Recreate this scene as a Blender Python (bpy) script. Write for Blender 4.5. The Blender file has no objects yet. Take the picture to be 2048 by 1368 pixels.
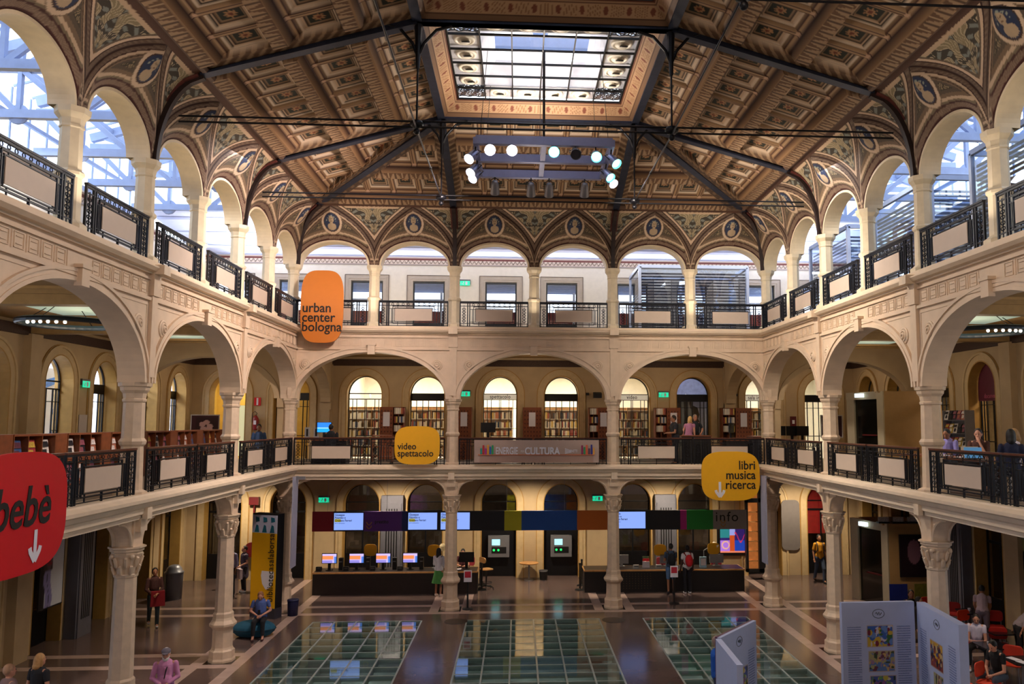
SKY = 2.8; HALL = 2300; CEIL = 190; COVE = 20; G1 = 42; G0 = 230; U2 = 440; RM = 230
import bpy, bmesh, math, random
from mathutils import Vector, Matrix
import numpy as np
random.seed(7)
SC = bpy.context.scene
COL = SC.collection
PI = math.pi

# ---------------------------------------------------------------- camera
cam = bpy.data.cameras.new('camera'); camo = bpy.data.objects.new('camera', cam); COL.objects.link(camo)
F = 1597.83
_pi, _ya, _ro = .089, .0594, .0021
_f = Vector((math.sin(_ya)*math.cos(_pi), math.cos(_ya)*math.cos(_pi), math.sin(_pi)))
_r = Vector((math.cos(_ya), -math.sin(_ya), 0)); _u = _r.cross(_f)
_r2 = _r*math.cos(_ro)+_u*math.sin(_ro); _u2 = -_r*math.sin(_ro)+_u*math.cos(_ro)
M = Matrix.Identity(4)
for i in range(3):
    M[i][0] = _r2[i]; M[i][1] = _u2[i]; M[i][2] = -_f[i]
M[0][3], M[1][3], M[2][3] = -.5518, -27.0935, 6.1337
camo.matrix_world = M
cam.sensor_width = 36; cam.lens = F/2048*36
cam.shift_x = -(1129.586-1024)/2048; cam.shift_y = (701.6-684)/2048
cam.clip_start = .05; cam.clip_end = 300
SC.camera = camo
SC.view_settings.view_transform = 'Standard'; SC.view_settings.look = 'None'
SC.view_settings.exposure = 0.22; SC.view_settings.gamma = 1
SC.view_settings.use_curve_mapping = False

SC.cycles.max_bounces = 7; SC.cycles.diffuse_bounces = 4; SC.cycles.glossy_bounces = 3; SC.cycles.transparent_max_bounces = 8
SC.cycles.caustics_reflective = False; SC.cycles.caustics_refractive = False; SC.cycles.adaptive_threshold = .05
# ---------------------------------------------------------------- daylight
W = bpy.data.worlds.new('sky'); SC.world = W; W.use_nodes = True
nt = W.node_tree; nt.nodes.clear()
wo = nt.nodes.new('ShaderNodeOutputWorld'); wb = nt.nodes.new('ShaderNodeBackground')
tc = nt.nodes.new('ShaderNodeTexCoord'); nz = nt.nodes.new('ShaderNodeTexNoise'); nz.inputs['Scale'].default_value = 1.6
cr = nt.nodes.new('ShaderNodeValToRGB')
cr.color_ramp.elements[0].position = .35; cr.color_ramp.elements[0].color = (.52, .68, 1.0, 1)
cr.color_ramp.elements[1].position = .62; cr.color_ramp.elements[1].color = (.86, .93, 1.0, 1)
nt.links.new(tc.outputs['Generated'], nz.inputs['Vector']); nt.links.new(nz.outputs['Fac'], cr.inputs['Fac'])
nt.links.new(cr.outputs['Color'], wb.inputs['Color']); wb.inputs['Strength'].default_value = SKY
nt.links.new(wb.outputs[0], wo.inputs[0])

def lamp(kind, loc, energy, color=(1, 1, 1), size=.3, aim=None, angle=60, blend=.6, sizey=None, name='lamp_light'):
    l = bpy.data.lights.new(name, kind); l.energy = energy; l.color = color
    if kind == 'AREA':
        l.size = size
        if sizey: l.shape = 'RECTANGLE'; l.size_y = sizey
    else: l.shadow_soft_size = size
    if kind == 'SPOT': l.spot_size = math.radians(angle); l.spot_blend = blend
    o = bpy.data.objects.new(name, l); COL.objects.link(o); o.location = loc
    if aim is not None:
        d = Vector(aim)-Vector(loc); o.rotation_euler = d.to_track_quat('-Z', 'Y').to_euler()
    return o
WARM = (1.0, .78, .56); AMB = (1.0, .62, .30); NEUT = (1.0, .86, .70); COOL = (.80, .88, 1.0)
# hall floods below the suspended rig, and unseen near-end copies added as fill
for yy in (-7.3, -20.):
    for sx in (-1.95, 1.95):
        lamp('SPOT', (sx, yy, 12.3), HALL*(1 if yy>-10 else .25), (1.0, .81, .73) if sx < 0 else (1.0, .86, .72), .25, aim=(sx*5.5, yy+5.5, 7.0), angle=125, blend=.9)
        lamp('SPOT', (sx, yy, 12.3), HALL*.35, (1.0, .88, .78), .25, aim=(sx*3.0, yy-4, 6.0), angle=120, blend=.9)
    # unseen upward area lamps added above the rig to brighten the painted ceiling
    lamp('AREA', (0, yy, 13.05), CEIL, (1.0, .85, .72), 1.2, aim=(0, yy+.01, 20), sizey=1.2)
# uplights without fixtures, added over the upper cornice to brighten the coved vault
for sy in range(5):
    for sx in (-1, 1):
        lamp('AREA', (sx*7.35, -2.7-5.4*sy, 9.55), COVE*(1.15 if sx < 0 else .85), (1.0, .84, .70), .5, aim=(sx*5.6, -2.7-5.4*sy, 14), sizey=.3)
for sx in (-1, 0, 1):
    lamp('AREA', (sx*5.4, -.75, 9.55), COVE, (1.0, .84, .68), .5, aim=(sx*5.4, -2.6, 14), sizey=.3)
# gallery lamps under each ceiling
for sy in range(5):
    for sx in (-1, 1):
        lamp('POINT', (sx*10.7, -2.7-5.4*sy, 8.0), G1*.8, WARM, .25)
        lamp('SPOT', (sx*10.6, -2.7-5.4*sy, 4.0), G0*.7, WARM, .1, aim=(sx*10.6, -2.7-5.4*sy, 0), angle=120, blend=.8)
for sx in (-2, -1, 0, 1, 2):
    lamp('POINT', (sx*5.4, 2.7, 8.0), G1, WARM, .25)
    lamp('SPOT', (sx*5.35, 3.3, 4.05), G0*2.2, (1.0, .82, .6), .1, aim=(sx*5.35, 4.2, 0), angle=140, blend=.8)
lamp('SPOT', (0, 3.6, 4.1), 160, (1, .8, .58), .05, aim=(.6, 3.2, 0), angle=55, blend=.7)
# ---------------------------------------------------------------- helpers
def lin(h):
    if not isinstance(h, str): return tuple(h)[:3]
    h = h.lstrip('#'); o = []
    for i in (0, 2, 4):
        c = int(h[i:i+2], 16)/255
        o.append(c/12.92 if c <= .04045 else ((c+.055)/1.055)**2.4)
    return tuple(o)
MATS = {}
def mat(name, col, rough=.6, metal=0., spec=.5, var=.12, scale=6., emit=0., ecol=None, bump=0., coat=0.):
    if name in MATS: return MATS[name]
    m = bpy.data.materials.new(name); m.use_nodes = True; t = m.node_tree; b = t.nodes['Principled BSDF']
    c = lin(col)
    b.inputs['Roughness'].default_value = rough; b.inputs['Metallic'].default_value = metal
    b.inputs['Specular IOR Level'].default_value = spec; b.inputs['Coat Weight'].default_value = coat
    b.inputs['Base Color'].default_value = (*c, 1)
    if var:
        tcn = t.nodes.new('ShaderNodeTexCoord'); n = t.nodes.new('ShaderNodeTexNoise')
        n.inputs['Scale'].default_value = scale; n.inputs['Detail'].default_value = 5
        r = t.nodes.new('ShaderNodeValToRGB')
        r.color_ramp.elements[0].position = .3; r.color_ramp.elements[1].position = .7
        r.color_ramp.elements[0].color = (*[x*(1-var) for x in c], 1)
        r.color_ramp.elements[1].color = (*[min(1, x*(1+var)) for x in c], 1)
        t.links.new(tcn.outputs['Object'], n.inputs['Vector']); t.links.new(n.outputs['Fac'], r.inputs['Fac'])
        t.links.new(r.outputs['Color'], b.inputs['Base Color'])
        if bump:
            bp = t.nodes.new('ShaderNodeBump'); bp.inputs['Strength'].default_value = bump; bp.inputs['Distance'].default_value = .01
            t.links.new(n.outputs['Fac'], bp.inputs['Height']); t.links.new(bp.outputs[0], b.inputs['Normal'])
    if emit:
        b.inputs['Emission Color'].default_value = (*(lin(ecol) if ecol else c), 1); b.inputs['Emission Strength'].default_value = emit
    MATS[name] = m; return m
def attr_mat(name, rough=.6, spec=.3, emit=0.):
    if name in MATS: return MATS[name]
    m = bpy.data.materials.new(name); m.use_nodes = True; t = m.node_tree; b = t.nodes['Principled BSDF']
    a = t.nodes.new('ShaderNodeAttribute'); a.attribute_name = 'Col'
    t.links.new(a.outputs['Color'], b.inputs['Base Color']); b.inputs['Roughness'].default_value = rough
    b.inputs['Specular IOR Level'].default_value = spec
    if emit:
        t.links.new(a.outputs['Color'], b.inputs['Emission Color']); b.inputs['Emission Strength'].default_value = emit
    MATS[name] = m; return m
def glass_mat(name, tint=(1, 1, 1), refl=.12, rough=.02):
    if name in MATS: return MATS[name]
    m = bpy.data.materials.new(name); m.use_nodes = True; t = m.node_tree; t.nodes.clear()
    o = t.nodes.new('ShaderNodeOutputMaterial'); mx = t.nodes.new('ShaderNodeMixShader')
    tr = t.nodes.new('ShaderNodeBsdfTransparent'); gl = t.nodes.new('ShaderNodeBsdfGlossy')
    lw = t.nodes.new('ShaderNodeLayerWeight'); lw.inputs['Blend'].default_value = .5
    pw = t.nodes.new('ShaderNodeMath'); pw.operation = 'POWER'; pw.inputs[1].default_value = 4.0
    ma = t.nodes.new('ShaderNodeMath'); ma.operation = 'MULTIPLY_ADD'; ma.inputs[1].default_value = .8; ma.inputs[2].default_value = refl*.6
    ma.use_clamp = True
    tr.inputs['Color'].default_value = (*tint, 1); gl.inputs['Roughness'].default_value = rough
    t.links.new(lw.outputs['Facing'], pw.inputs[0]); t.links.new(pw.outputs[0], ma.inputs[0]); t.links.new(ma.outputs[0], mx.inputs['Fac'])
    t.links.new(tr.outputs[0], mx.inputs[1]); t.links.new(gl.outputs[0], mx.inputs[2]); t.links.new(mx.outputs[0], o.inputs[0])
    MATS[name] = m; return m

class MB:
    def __init__(s): s.v = []; s.f = []; s.m = []; s.k = 0
    def mi(s, k): s.k = k; return s
    def add(s, vs, fs):
        n = len(s.v); s.v += [tuple(p) for p in vs]
        s.f += [tuple(i+n for i in f) for f in fs]; s.m += [s.k]*len(fs); return s
    def box(s, x0, x1, y0, y1, z0, z1):
        if x0 > x1: x0, x1 = x1, x0
        if y0 > y1: y0, y1 = y1, y0
        if z0 > z1: z0, z1 = z1, z0
        return s.add([(x0,y0,z0),(x1,y0,z0),(x1,y1,z0),(x0,y1,z0),(x0,y0,z1),(x1,y0,z1),(x1,y1,z1),(x0,y1,z1)],
              [(0,3,2,1),(4,5,6,7),(0,1,5,4),(1,2,6,5),(2,3,7,6),(3,0,4,7)])
    def prism(s, poly, axis, a, b):
        n = len(poly)
        def P(u, w, d):
            return (d, u, w) if axis == 'x' else (u, d, w) if axis == 'y' else (u, w, d)
        vs = [P(u, w, a) for u, w in poly]+[P(u, w, b) for u, w in poly]
        fs = [tuple(range(n))[::-1], tuple(range(n, 2*n))]+[(i, (i+1) % n, (i+1) % n+n, i+n) for i in range(n)]
        return s.add(vs, fs)
    def lathe(s, prof, n=24, c=(0, 0, 0), ph=0., capb=True, capt=True):
        vs = []
        for r, z in prof:
            for i in range(n):
                a = 2*PI*i/n+ph; vs.append((c[0]+r*math.cos(a), c[1]+r*math.sin(a), c[2]+z))
        fs = []
        for j in range(len(prof)-1):
            for i in range(n):
                a = j*n+i; b = j*n+(i+1) % n; fs.append((a, b, b+n, a+n))
        if capb: fs.append(tuple(range(n))[::-1])
        if capt: fs.append(tuple(range((len(prof)-1)*n, len(prof)*n)))
        return s.add(vs, fs)
    def tube(s, pts, r, n=8, closed=False, cap=True, ph=0.):
        pts = [Vector(p) for p in pts]; m = len(pts); rs = r if isinstance(r, (list, tuple)) else [r]*m
        vs = []; up = None
        for i, p in enumerate(pts):
            if closed: d = pts[(i+1) % m]-pts[i-1]
            else: d = pts[min(i+1, m-1)]-pts[max(i-1, 0)]
            if d.length < 1e-9: d = Vector((0, 0, 1))
            d.normalize()
            if up is None:
                up = Vector((0, 0, 1)) if abs(d.z) < .9 else Vector((0, 1, 0))
            up = (up-d*up.dot(d))
            if up.length < 1e-6: up = Vector((1, 0, 0))-d*d.x
            up.normalize(); q = d.cross(up)
            for k in range(n):
                a = 2*PI*k/n+ph; vs.append(p+(up*math.cos(a)+q*math.sin(a))*rs[i])
        fs = []
        for j in range(m if closed else m-1):
            for i in range(n):
                a = j*n+i; b = j*n+(i+1) % n; j2 = ((j+1) % m)*n
                fs.append((a, b, j2+(i+1) % n, j2+i))
        if cap and not closed: fs += [tuple(range(n))[::-1], tuple(range((m-1)*n, m*n))]
        return s.add(vs, fs)
    def bar(s, p, q, w, h=None, up=(0, 0, 1)):
        p, q, up = Vector(p), Vector(q), Vector(up); h = h or w; d = (q-p).normalized()
        if abs(d.dot(up)) > .99: up = Vector((0, 1, 0))
        x = d.cross(up).normalized(); u = x.cross(d).normalized()
        vs = [b+x*sx*w/2+u*su*h/2 for b in (p, q) for sx, su in ((-1, -1), (1, -1), (1, 1), (-1, 1))]
        return s.add(vs, [(0,1,2,3),(7,6,5,4),(0,4,5,1),(1,5,6,2),(2,6,7,3),(3,7,4,0)])
    def ball(s, c, r, n=12, m=8, rot=None):
        r = r if isinstance(r, (list, tuple)) else (r, r, r)
        vs = [Vector((0, 0, 1))]
        for j in range(1, m):
            t = PI*j/m
            for i in range(n):
                a = 2*PI*i/n; vs.append(Vector((math.sin(t)*math.cos(a), math.sin(t)*math.sin(a), math.cos(t))))
        vs.append(Vector((0, 0, -1))); o = []
        for p in vs:
            p = Vector((p.x*r[0], p.y*r[1], p.z*r[2]))
            if rot: p = rot @ p
            o.append(p+Vector(c))
        fs = [(0, 1+i, 1+(i+1) % n) for i in range(n)]
        for j in range(m-2):
            for i in range(n):
                a = 1+j*n+i; b = 1+j*n+(i+1) % n; fs.append((a, a+n, b+n, b))
        e = len(vs)-1; k = 1+(m-2)*n
        fs += [(e, k+(i+1) % n, k+i) for i in range(n)]
        return s.add(o, fs)
    def strip(s, A, B, flip=False):
        n = len(A); fs = [(i, i+1, n+i+1, n+i) for i in range(n-1)]
        if flip: fs = [f[::-1] for f in fs]
        return s.add(list(A)+list(B), fs)
    def sweep(s, prof, path, closed_prof=True):
        """prof: list of (d, z); path: list of (x, y, nx, ny) with outward normal"""
        n = len(prof); vs = []
        for x, y, nx, ny in path:
            for d, z in prof: vs.append((x+nx*d, y+ny*d, z))
        fs = []
        for j in range(len(path)-1):
            for i in range(n if closed_prof else n-1):
                a = j*n+i; b = j*n+(i+1) % n; fs.append((a, a+n, b+n, b))
        return s.add(vs, fs)
    def xf(s, M, start=0):
        for i in range(start, len(s.v)): s.v[i] = tuple(M @ Vector(s.v[i]))
        return s
    def mesh(s, name, mats, smooth=False):
        me = bpy.data.meshes.new(name); me.from_pydata(s.v, [], s.f)
        for m in (mats if isinstance(mats, (list, tuple)) else [mats]): me.materials.append(m)
        if len(me.materials) > 1: me.polygons.foreach_set('material_index', s.m)
        if smooth: me.polygons.foreach_set('use_smooth', [True]*len(me.polygons))
        me.update(); return me
def lk(name, me, parent=None, loc=(0, 0, 0), rot=0.):
    o = bpy.data.objects.new(name, me); COL.objects.link(o); o.location = loc
    o.rotation_euler = (0, 0, rot) if not isinstance(rot, (tuple, list)) else rot
    if parent: o.parent = parent
    return o
def tag(o, label=None, cat=None, group=None, kind=None):
    if label: o['label'] = label
    if cat: o['category'] = cat
    if group: o['group'] = group
    if kind: o['kind'] = kind
    return o
def struct(name, me, loc=(0, 0, 0), rot=0., parent=None):
    o = lk(name, me, parent, loc, rot)
    if not parent: o['kind'] = 'structure'
    return o
def thing(name, label, cat, loc=(0, 0, 0), rot=0., group=None):
    o = bpy.data.objects.new(name, None); o.empty_display_size = .1; COL.objects.link(o)
    o.location = loc; o.rotation_euler = (0, 0, rot) if not isinstance(rot, (tuple, list)) else rot
    return tag(o, label, cat, group)
def dup(root, loc, rot=0., label=None, group=None):
    def cp(o, par):
        c = o.copy(); COL.objects.link(c); c.parent = par
        for ch in KIDS(o): cp(ch, c)
        return c
    r = cp(root, None); r.location = loc; r.rotation_euler = (0, 0, rot) if not isinstance(rot, (tuple, list)) else rot
    if label: r['label'] = label
    if group: r['group'] = group
    return r
def KIDS(o): return list(o.children)
def rrect(w, h, r, n=8):
    p = []
    for cx, cy, a0 in ((w/2-r, h/2-r, 0), (-w/2+r, h/2-r, 90), (-w/2+r, -h/2+r, 180), (w/2-r, -h/2+r, 270)):
        for i in range(n+1):
            a = math.radians(a0+90*i/n); p.append((cx+r*math.cos(a), cy+r*math.sin(a)))
    return p
def squircle(w, h, e=3.6, n=72):
    p = []
    for i in range(n):
        a = 2*PI*i/n; c, s = math.cos(a), math.sin(a)
        p.append((w/2*math.copysign(abs(c)**(2/e), c), h/2*math.copysign(abs(s)**(2/e), s)))
    return p
def text(body, size, m, parent, loc, rot=(PI/2, 0, 0), align='LEFT', name='lettering', depth=.006, shear=0., sx=1., spacing=1., bold=0.):
    cu = bpy.data.curves.new(name, 'FONT'); cu.body = body; cu.size = size; cu.extrude = depth; cu.align_x = align
    cu.shear = shear; cu.space_character = spacing; cu.offset = bold; cu.resolution_u = 3
    t = bpy.data.objects.new('t', cu); me = bpy.data.meshes.new_from_object(t)
    bpy.data.objects.remove(t); me.materials.clear(); me.materials.append(m)
    o = lk(name, me, parent, loc, rot); o.scale = (sx, 1, 1); return o
def grid_attr(name, P, C, m, flip=False, smooth=True, keep=None):
    """P (n,m,3) points, C (n,m,3) linear colours -> mesh with a point colour attribute"""
    n, k = P.shape[:2]; idx = np.arange(n*k).reshape(n, k)
    q = np.stack([idx[:-1, :-1], idx[1:, :-1], idx[1:, 1:], idx[:-1, 1:]], -1).reshape(-1, 4)
    if flip: q = q[:, ::-1]
    if keep is not None: q = q[keep.reshape(-1)[q].any(1)]
    me = bpy.data.meshes.new(name); me.from_pydata(P.reshape(-1, 3).tolist(), [], q.tolist())
    a = me.color_attributes.new('Col', 'FLOAT_COLOR', 'POINT')
    c = np.ones((n*k, 4), dtype=np.float32); c[:, :3] = C.reshape(-1, 3); a.data.foreach_set('color', c.ravel())
    me.materials.append(m); me.polygons.foreach_set('use_smooth', [smooth]*len(me.polygons)); me.update(); return me
def ordw(i):
    if i < 20: return ['first', 'second', 'third', 'fourth', 'fifth', 'sixth', 'seventh', 'eighth', 'ninth', 'tenth', 'eleventh', 'twelfth', 'thirteenth', 'fourteenth', 'fifteenth', 'sixteenth', 'seventeenth', 'eighteenth', 'nineteenth', 'twentieth'][i]
    return 'twenty-'+ordw(i-20) if i < 29 else 'thirty-'+ordw(i-30) if i > 29 else 'thirtieth'
def ordn(i): return ['first', 'second', 'third', 'fourth', 'fifth', 'sixth', 'seventh', 'eighth', 'ninth', 'tenth'][i]

# common materials
CREAM = mat('painted_stucco_cream', '#d8c0a5', .62, var=.07, scale=3)
CREAM2 = mat('painted_stucco_light', '#e0cbb0', .6, var=.06, scale=3)
TAN = mat('stucco_tan_band', '#a8813f', .65, var=.08)
OCHRE = mat('gallery_wall_ochre', '#b59d78', .7, var=.08, scale=1.6)
STONE = mat('column_stone', '#d6bea2', .5, var=.08, scale=7, bump=.1)
IRON = mat('cast_iron_dark', '#1a1b22', .4, .5, var=.2)
STEELB = mat('truss_iron_blue_grey', '#2a3144', .45, .5, var=.2)
WOOD = mat('rail_wood', '#5b2f20', .35, var=.25, scale=12)
WOODR = mat('shelf_wood_red', '#7a4020', .45, var=.2, scale=9)
WOODL = mat('desk_wood_light', '#b5854f', .45, var=.15, scale=9)
WHITE = mat('matt_white', '#d8d6d2', .5, var=.03)
PLACARD = mat('placard_cream', '#c9b6a4', .5, var=.02)
WSTEEL = mat('roof_steel_white', '#aebbd8', .5, .1, var=.06)
BLACK = mat('black_paint', '#0c0c0e', .45, var=.1)
DARK = mat('desk_dark_brown', '#1d1413', .4, var=.2, scale=10)
GREY = mat('mid_grey_metal', '#8a8a90', .4, .4, var=.06)
DUCT = mat('duct_grey', '#6f6f78', .45, .3, var=.05)
GLASS = glass_mat('window_glass'); GLASSV = glass_mat('vitrine_glass', (.8, .87, .95), .25)
BRICKRED = mat('deep_red', '#571517', .6, var=.12)
YEL = mat('sign_yellow', '#e8aa18', .45, var=.02); ORANGE = mat('sign_orange', '#d07826', .45, var=.02)
RED = mat('sign_red', '#c90e1c', .4, var=.02); INK = mat('ink_black', '#14110f', .6, var=0)
PW = mat('print_white', '#dedce6', .5, var=0)
EXITG = mat('exit_green_lit', '#0fae84', .5, var=0, emit=1.0, ecol='#13c493')
mat('exit_white_lit', '#cfe0e4', .4, var=0, emit=1.4); mat('fire_red', '#5c1216', .4); mat('notice_white', '#b9b0ac', .6, var=.03); mat('chevron_ochre', '#b07a30', .5, var=0)
# ---------------------------------------------------------------- the shell
ROT = {'far': 0., 'left': PI/2, 'right': -PI/2}
def bayloc(side, k):           # centre of a 5.4 m bay
    return {'far': (-5.4+5.4*k, 0, 0), 'left': (-8.1, -2.7-5.4*k, 0), 'right': (8.1, -2.7-5.4*k, 0)}[side]
def hbloc(side, k):            # centre of a 2.7 m half bay
    return {'far': (-6.75+2.7*k, 0, 0), 'left': (-8.1, -1.35-2.7*k, 0), 'right': (8.1, -1.35-2.7*k, 0)}[side]
NB = {'far': 3, 'left': 5, 'right': 5}
ZU = 11.39; Z1 = 6.89

# floor with pale marble bands
FL = mat('floor_dark_marble', '#64534e', .16, spec=.6, var=.22, scale=1.2, coat=.0)
FB = mat('floor_pale_band', '#b59c92', .2, spec=.5, var=.1, scale=3)
FS = mat('floor_black_inset', '#241c1b', .15, spec=.5, var=.1)
bx = set(); 
colx = [-13.5, -8.1, -2.7, 2.7, 8.1, 13.5]; coly = [5.4, 0, -5.4, -10.8, -16.2, -21.6, -27]
def bands(cs): return [(c-.66, c-.36) for c in cs]+[(c+.36, c+.66) for c in cs]
XB = bands([-8.1, 8.1]); XBs = bands([-2.7, 2.7]); YB = bands([0]); YBs = bands(coly[2:])
PITS = [(-6.75, -3.45), (-2.06, 2.06), (3.45, 6.75)]; PY = (-21.0, -1.5)
xs = sorted({-17.2, 17.2, -8.46, -7.74, 7.74, 8.46, -3.06, -2.34, 2.34, 3.06}|{v for b in XB+XBs+PITS for v in b})
ys = sorted({-32.5, 9.2, .36, -.36}|{v for b in YB+YBs for v in b}|set(PY)|{c+s*.36 for c in coly[1:] for s in (-1, 1)})
mb = MB()
for x0, x1 in zip(xs, xs[1:]):
    for y0, y1 in zip(ys, ys[1:]):
        cx, cy = (x0+x1)/2, (y0+y1)/2
        if PY[0] < cy < PY[1] and any(a < cx < b for a, b in PITS): continue
        k = 0
        inb = lambda v, B: any(a < v < b for a, b in B)
        if inb(cx, XB): k = 1
        if inb(cy, YB) : k = 1
        if inb(cx, XBs) and cy > -.66: k = 1
        if inb(cy, YBs) and abs(cx) > 7.44: k = 1
        if any(abs(cy-c) < .36 for c in coly[1:]) and abs(abs(cx)-8.1) < .36 or (abs(cy) < .36 and abs(abs(cx)-2.7) < .36): k = 2
        mb.mi(k).add([(x0, y0, 0), (x1, y0, 0), (x1, y1, 0), (x0, y1, 0)], [(0, 1, 2, 3)])
struct('floor', mb.mesh('floor', [FL, FB, FS]))
# archaeological pits under the glass floors
PITM = mat('pit_ruins_green_grey', '#9aa29c', .8, var=.5, scale=1.5); JOIST = mat('glass_floor_joist', '#c0ccc8', .35, .4, var=.05)
PG = glass_mat('glass_floor_pane', (.66, .70, .69), .16, .03)
mb = MB()
for a, b in PITS:
    n0 = len(mb.v)
    mb.add([(a, PY[0], -1.1), (b, PY[0], -1.1), (b, PY[1], -1.1), (a, PY[1], -1.1), (a, PY[0], 0), (b, PY[0], 0), (b, PY[1], 0), (a, PY[1], 0)],
           [(0, 1, 2, 3), (0, 4, 5, 1), (1, 5, 6, 2), (2, 6, 7, 3), (3, 7, 4, 0)])
struct('floor', mb.mesh('floor_pit', PITM))
for pi_, (a, b) in enumerate(PITS):
    nc = 6 if pi_ == 1 else 5; dx = (b-a)/nc
    t = thing('glass_floor', ['left walk-on glass floor panel with pale steel grid, below the first long counter', 'middle walk-on glass floor panel with steel grid, between the two front columns',
        'right walk-on glass floor panel with steel grid, behind the white standing display'][pi_], 'glass floor', ((a+b)/2, (PY[0]+PY[1])/2, 0))
    ox, oy = (a+b)/2, (PY[0]+PY[1])/2
    fr = MB()
    for i in range(nc+1): fr.box(a+i*dx-.022-ox, a+i*dx+.022-ox, PY[0]-oy, PY[1]-oy, -.16, .004)
    nr = 29; dy = (PY[1]-PY[0])/nr
    for i in range(nr+1): fr.box(a-ox, b-ox, PY[0]+i*dy-.017-oy, PY[0]+i*dy+.017-oy, -.12, .0035)
    lk('steel_grid', fr.mesh('steel_grid', JOIST), t)
    lk('glass_pane', MB().box(a-ox, b-ox, PY[0]-oy, PY[1]-oy, -.03, .0).mesh('glass_pane', PG), t)
    lamp('AREA', ((a+b)/2, -7, -.25), 85, (.9, 1.0, .96), b-a-.6, aim=((a+b)/2, -7.01, -2), sizey=9)

# generic wall with openings: ops = (cx, halfw, zb, zspring, rise)
def perfwall(x0, x1, z0, z1, ops, y0, y1, n=14):
    X = {x0, x1}
    for cx, hw, zb, zs, ri in ops:
        for i in range(n+1):
            v = cx-hw*math.cos(PI*i/n) if ri > 0 else (cx-hw if i == 0 else cx+hw)
            if x0 <= v <= x1: X.add(round(v, 5))
    X = sorted(X); mb = MB()
    def top(o, x):
        cx, hw, zb, zs, ri = o; t = max(0, 1-((x-cx)/hw)**2); return zs+ri*math.sqrt(t) if ri > 0 else zs
    for a, b in zip(X, X[1:]):
        c = (a+b)/2; op = [o for o in ops if abs(c-o[0]) < o[1]]
        if not op:
            mb.add([(a, y0, z0), (b, y0, z0), (b, y0, z1), (a, y0, z1)], [(0, 1, 2, 3)])
            mb.add([(a, y1, z0), (b, y1, z0), (b, y1, z1), (a, y1, z1)], [(3, 2, 1, 0)]); continue
        o = op[0]; ta, tb = top(o, a), top(o, b); zb = o[2]
        for yy, fl in ((y0, 0), (y1, 1)):
            q = [(a, yy, ta), (b, yy, tb), (b, yy, z1), (a, yy, z1)]; mb.add(q, [(3, 2, 1, 0) if fl else (0, 1, 2, 3)])
            if zb > z0: mb.add([(a, yy, z0), (b, yy, z0), (b, yy, zb), (a, yy, zb)], [(3, 2, 1, 0) if fl else (0, 1, 2, 3)])
        mb.add([(a, y0, ta), (b, y0, tb), (b, y1, tb), (a, y1, ta)], [(3, 2, 1, 0)])
        if zb > z0: mb.add([(a, y0, zb), (b, y0, zb), (b, y1, zb), (a, y1, zb)], [(0, 1, 2, 3)])
    for cx, hw, zb, zs, ri in ops:
        for sx in (-1, 1):
            xx = cx+sx*hw
            if x0 < xx < x1 or True:
                mb.add([(xx, y0, zb), (xx, y1, zb), (xx, y1, zs), (xx, y0, zs)], [(0, 1, 2, 3)])
    return mb
def arch_path(cx, hw, zs, ri, n=20, jamb=None, off=0.):
    p = []
    if jamb is not None: p.append((cx-hw-off, jamb))
    for i in range(n+1):
        a = PI*(1-i/n); p.append((cx+(hw+off)*math.cos(a), zs+(ri+off)*math.sin(a)))
    if jamb is not None: p.append((cx+hw+off, jamb))
    return p
def arch_band(mb, cx, hw, zs, ri, o0, o1, y0, y1, n=20, jamb=None):
    """flat moulding following an arch between offsets o0 and o1, standing from y1 (wall) out to y0"""
    A = arch_path(cx, hw, zs, ri, n, jamb, o0); B = arch_path(cx, hw, zs, ri, n, jamb, o1)
    f = lambda P, y: [(x, y, z) for x, z in P]
    mb.strip(f(A, y0), f(B, y0)); mb.strip(f(A, y1), f(A, y0)); mb.strip(f(B, y0), f(B, y1)); return mb

# --- first floor arcade wall per bay (local frame: hall side is -y)
TH = .24
bw = perfwall(-2.7, 2.7, Z1, 9.05, [(0, 2.46, Z1-1, Z1, 1.55)], -TH, TH, n=36)
bw.v = [(x, y, max(z, Z1-.0)) for x, y, z in bw.v]
for o0, o1, d in ((0, .07, .05), (.07, .15, .03), (.15, .21, .06)): arch_band(bw, 0, 2.46, Z1, 1.55, o0, o1, -TH-d, -TH, 36)
bw.box(-.12, .12, -TH-.13, -TH, 8.36, 8.68); bw.box(-.15, .15, -TH-.15, -TH, 8.66, 8.72)   # keystone
for sx in (-1, 1):                                          # half pilaster over each column
    bw.box(sx*2.7, sx*2.58, -TH-.07, -TH, 7.0, 8.62); bw.box(sx*2.7, sx*2.55, -TH-.1, -TH, 8.62, 9.05)
    for r, d in ((.17, .03), (.12, .05), (.055, .07)):       # roundel
        m0 = len(bw.v); bw.lathe([(r+.02, 0), (r+.02, d*.6), (r, d), (r-.02, d), (r-.03, d*.5)], 24)
        bw.xf(Matrix.Translation((sx*2.16, -TH, 8.02)) @ Matrix.Rotation(PI/2, 4, 'X'), m0)
    # sunk panel border lines of the spandrel
    bw.box(sx*2.5, sx*2.485, -TH-.012, -TH, 7.3, 8.42); bw.box(sx*2.5, sx*.9, -TH-.012, -TH, 8.42, 8.435)
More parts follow.
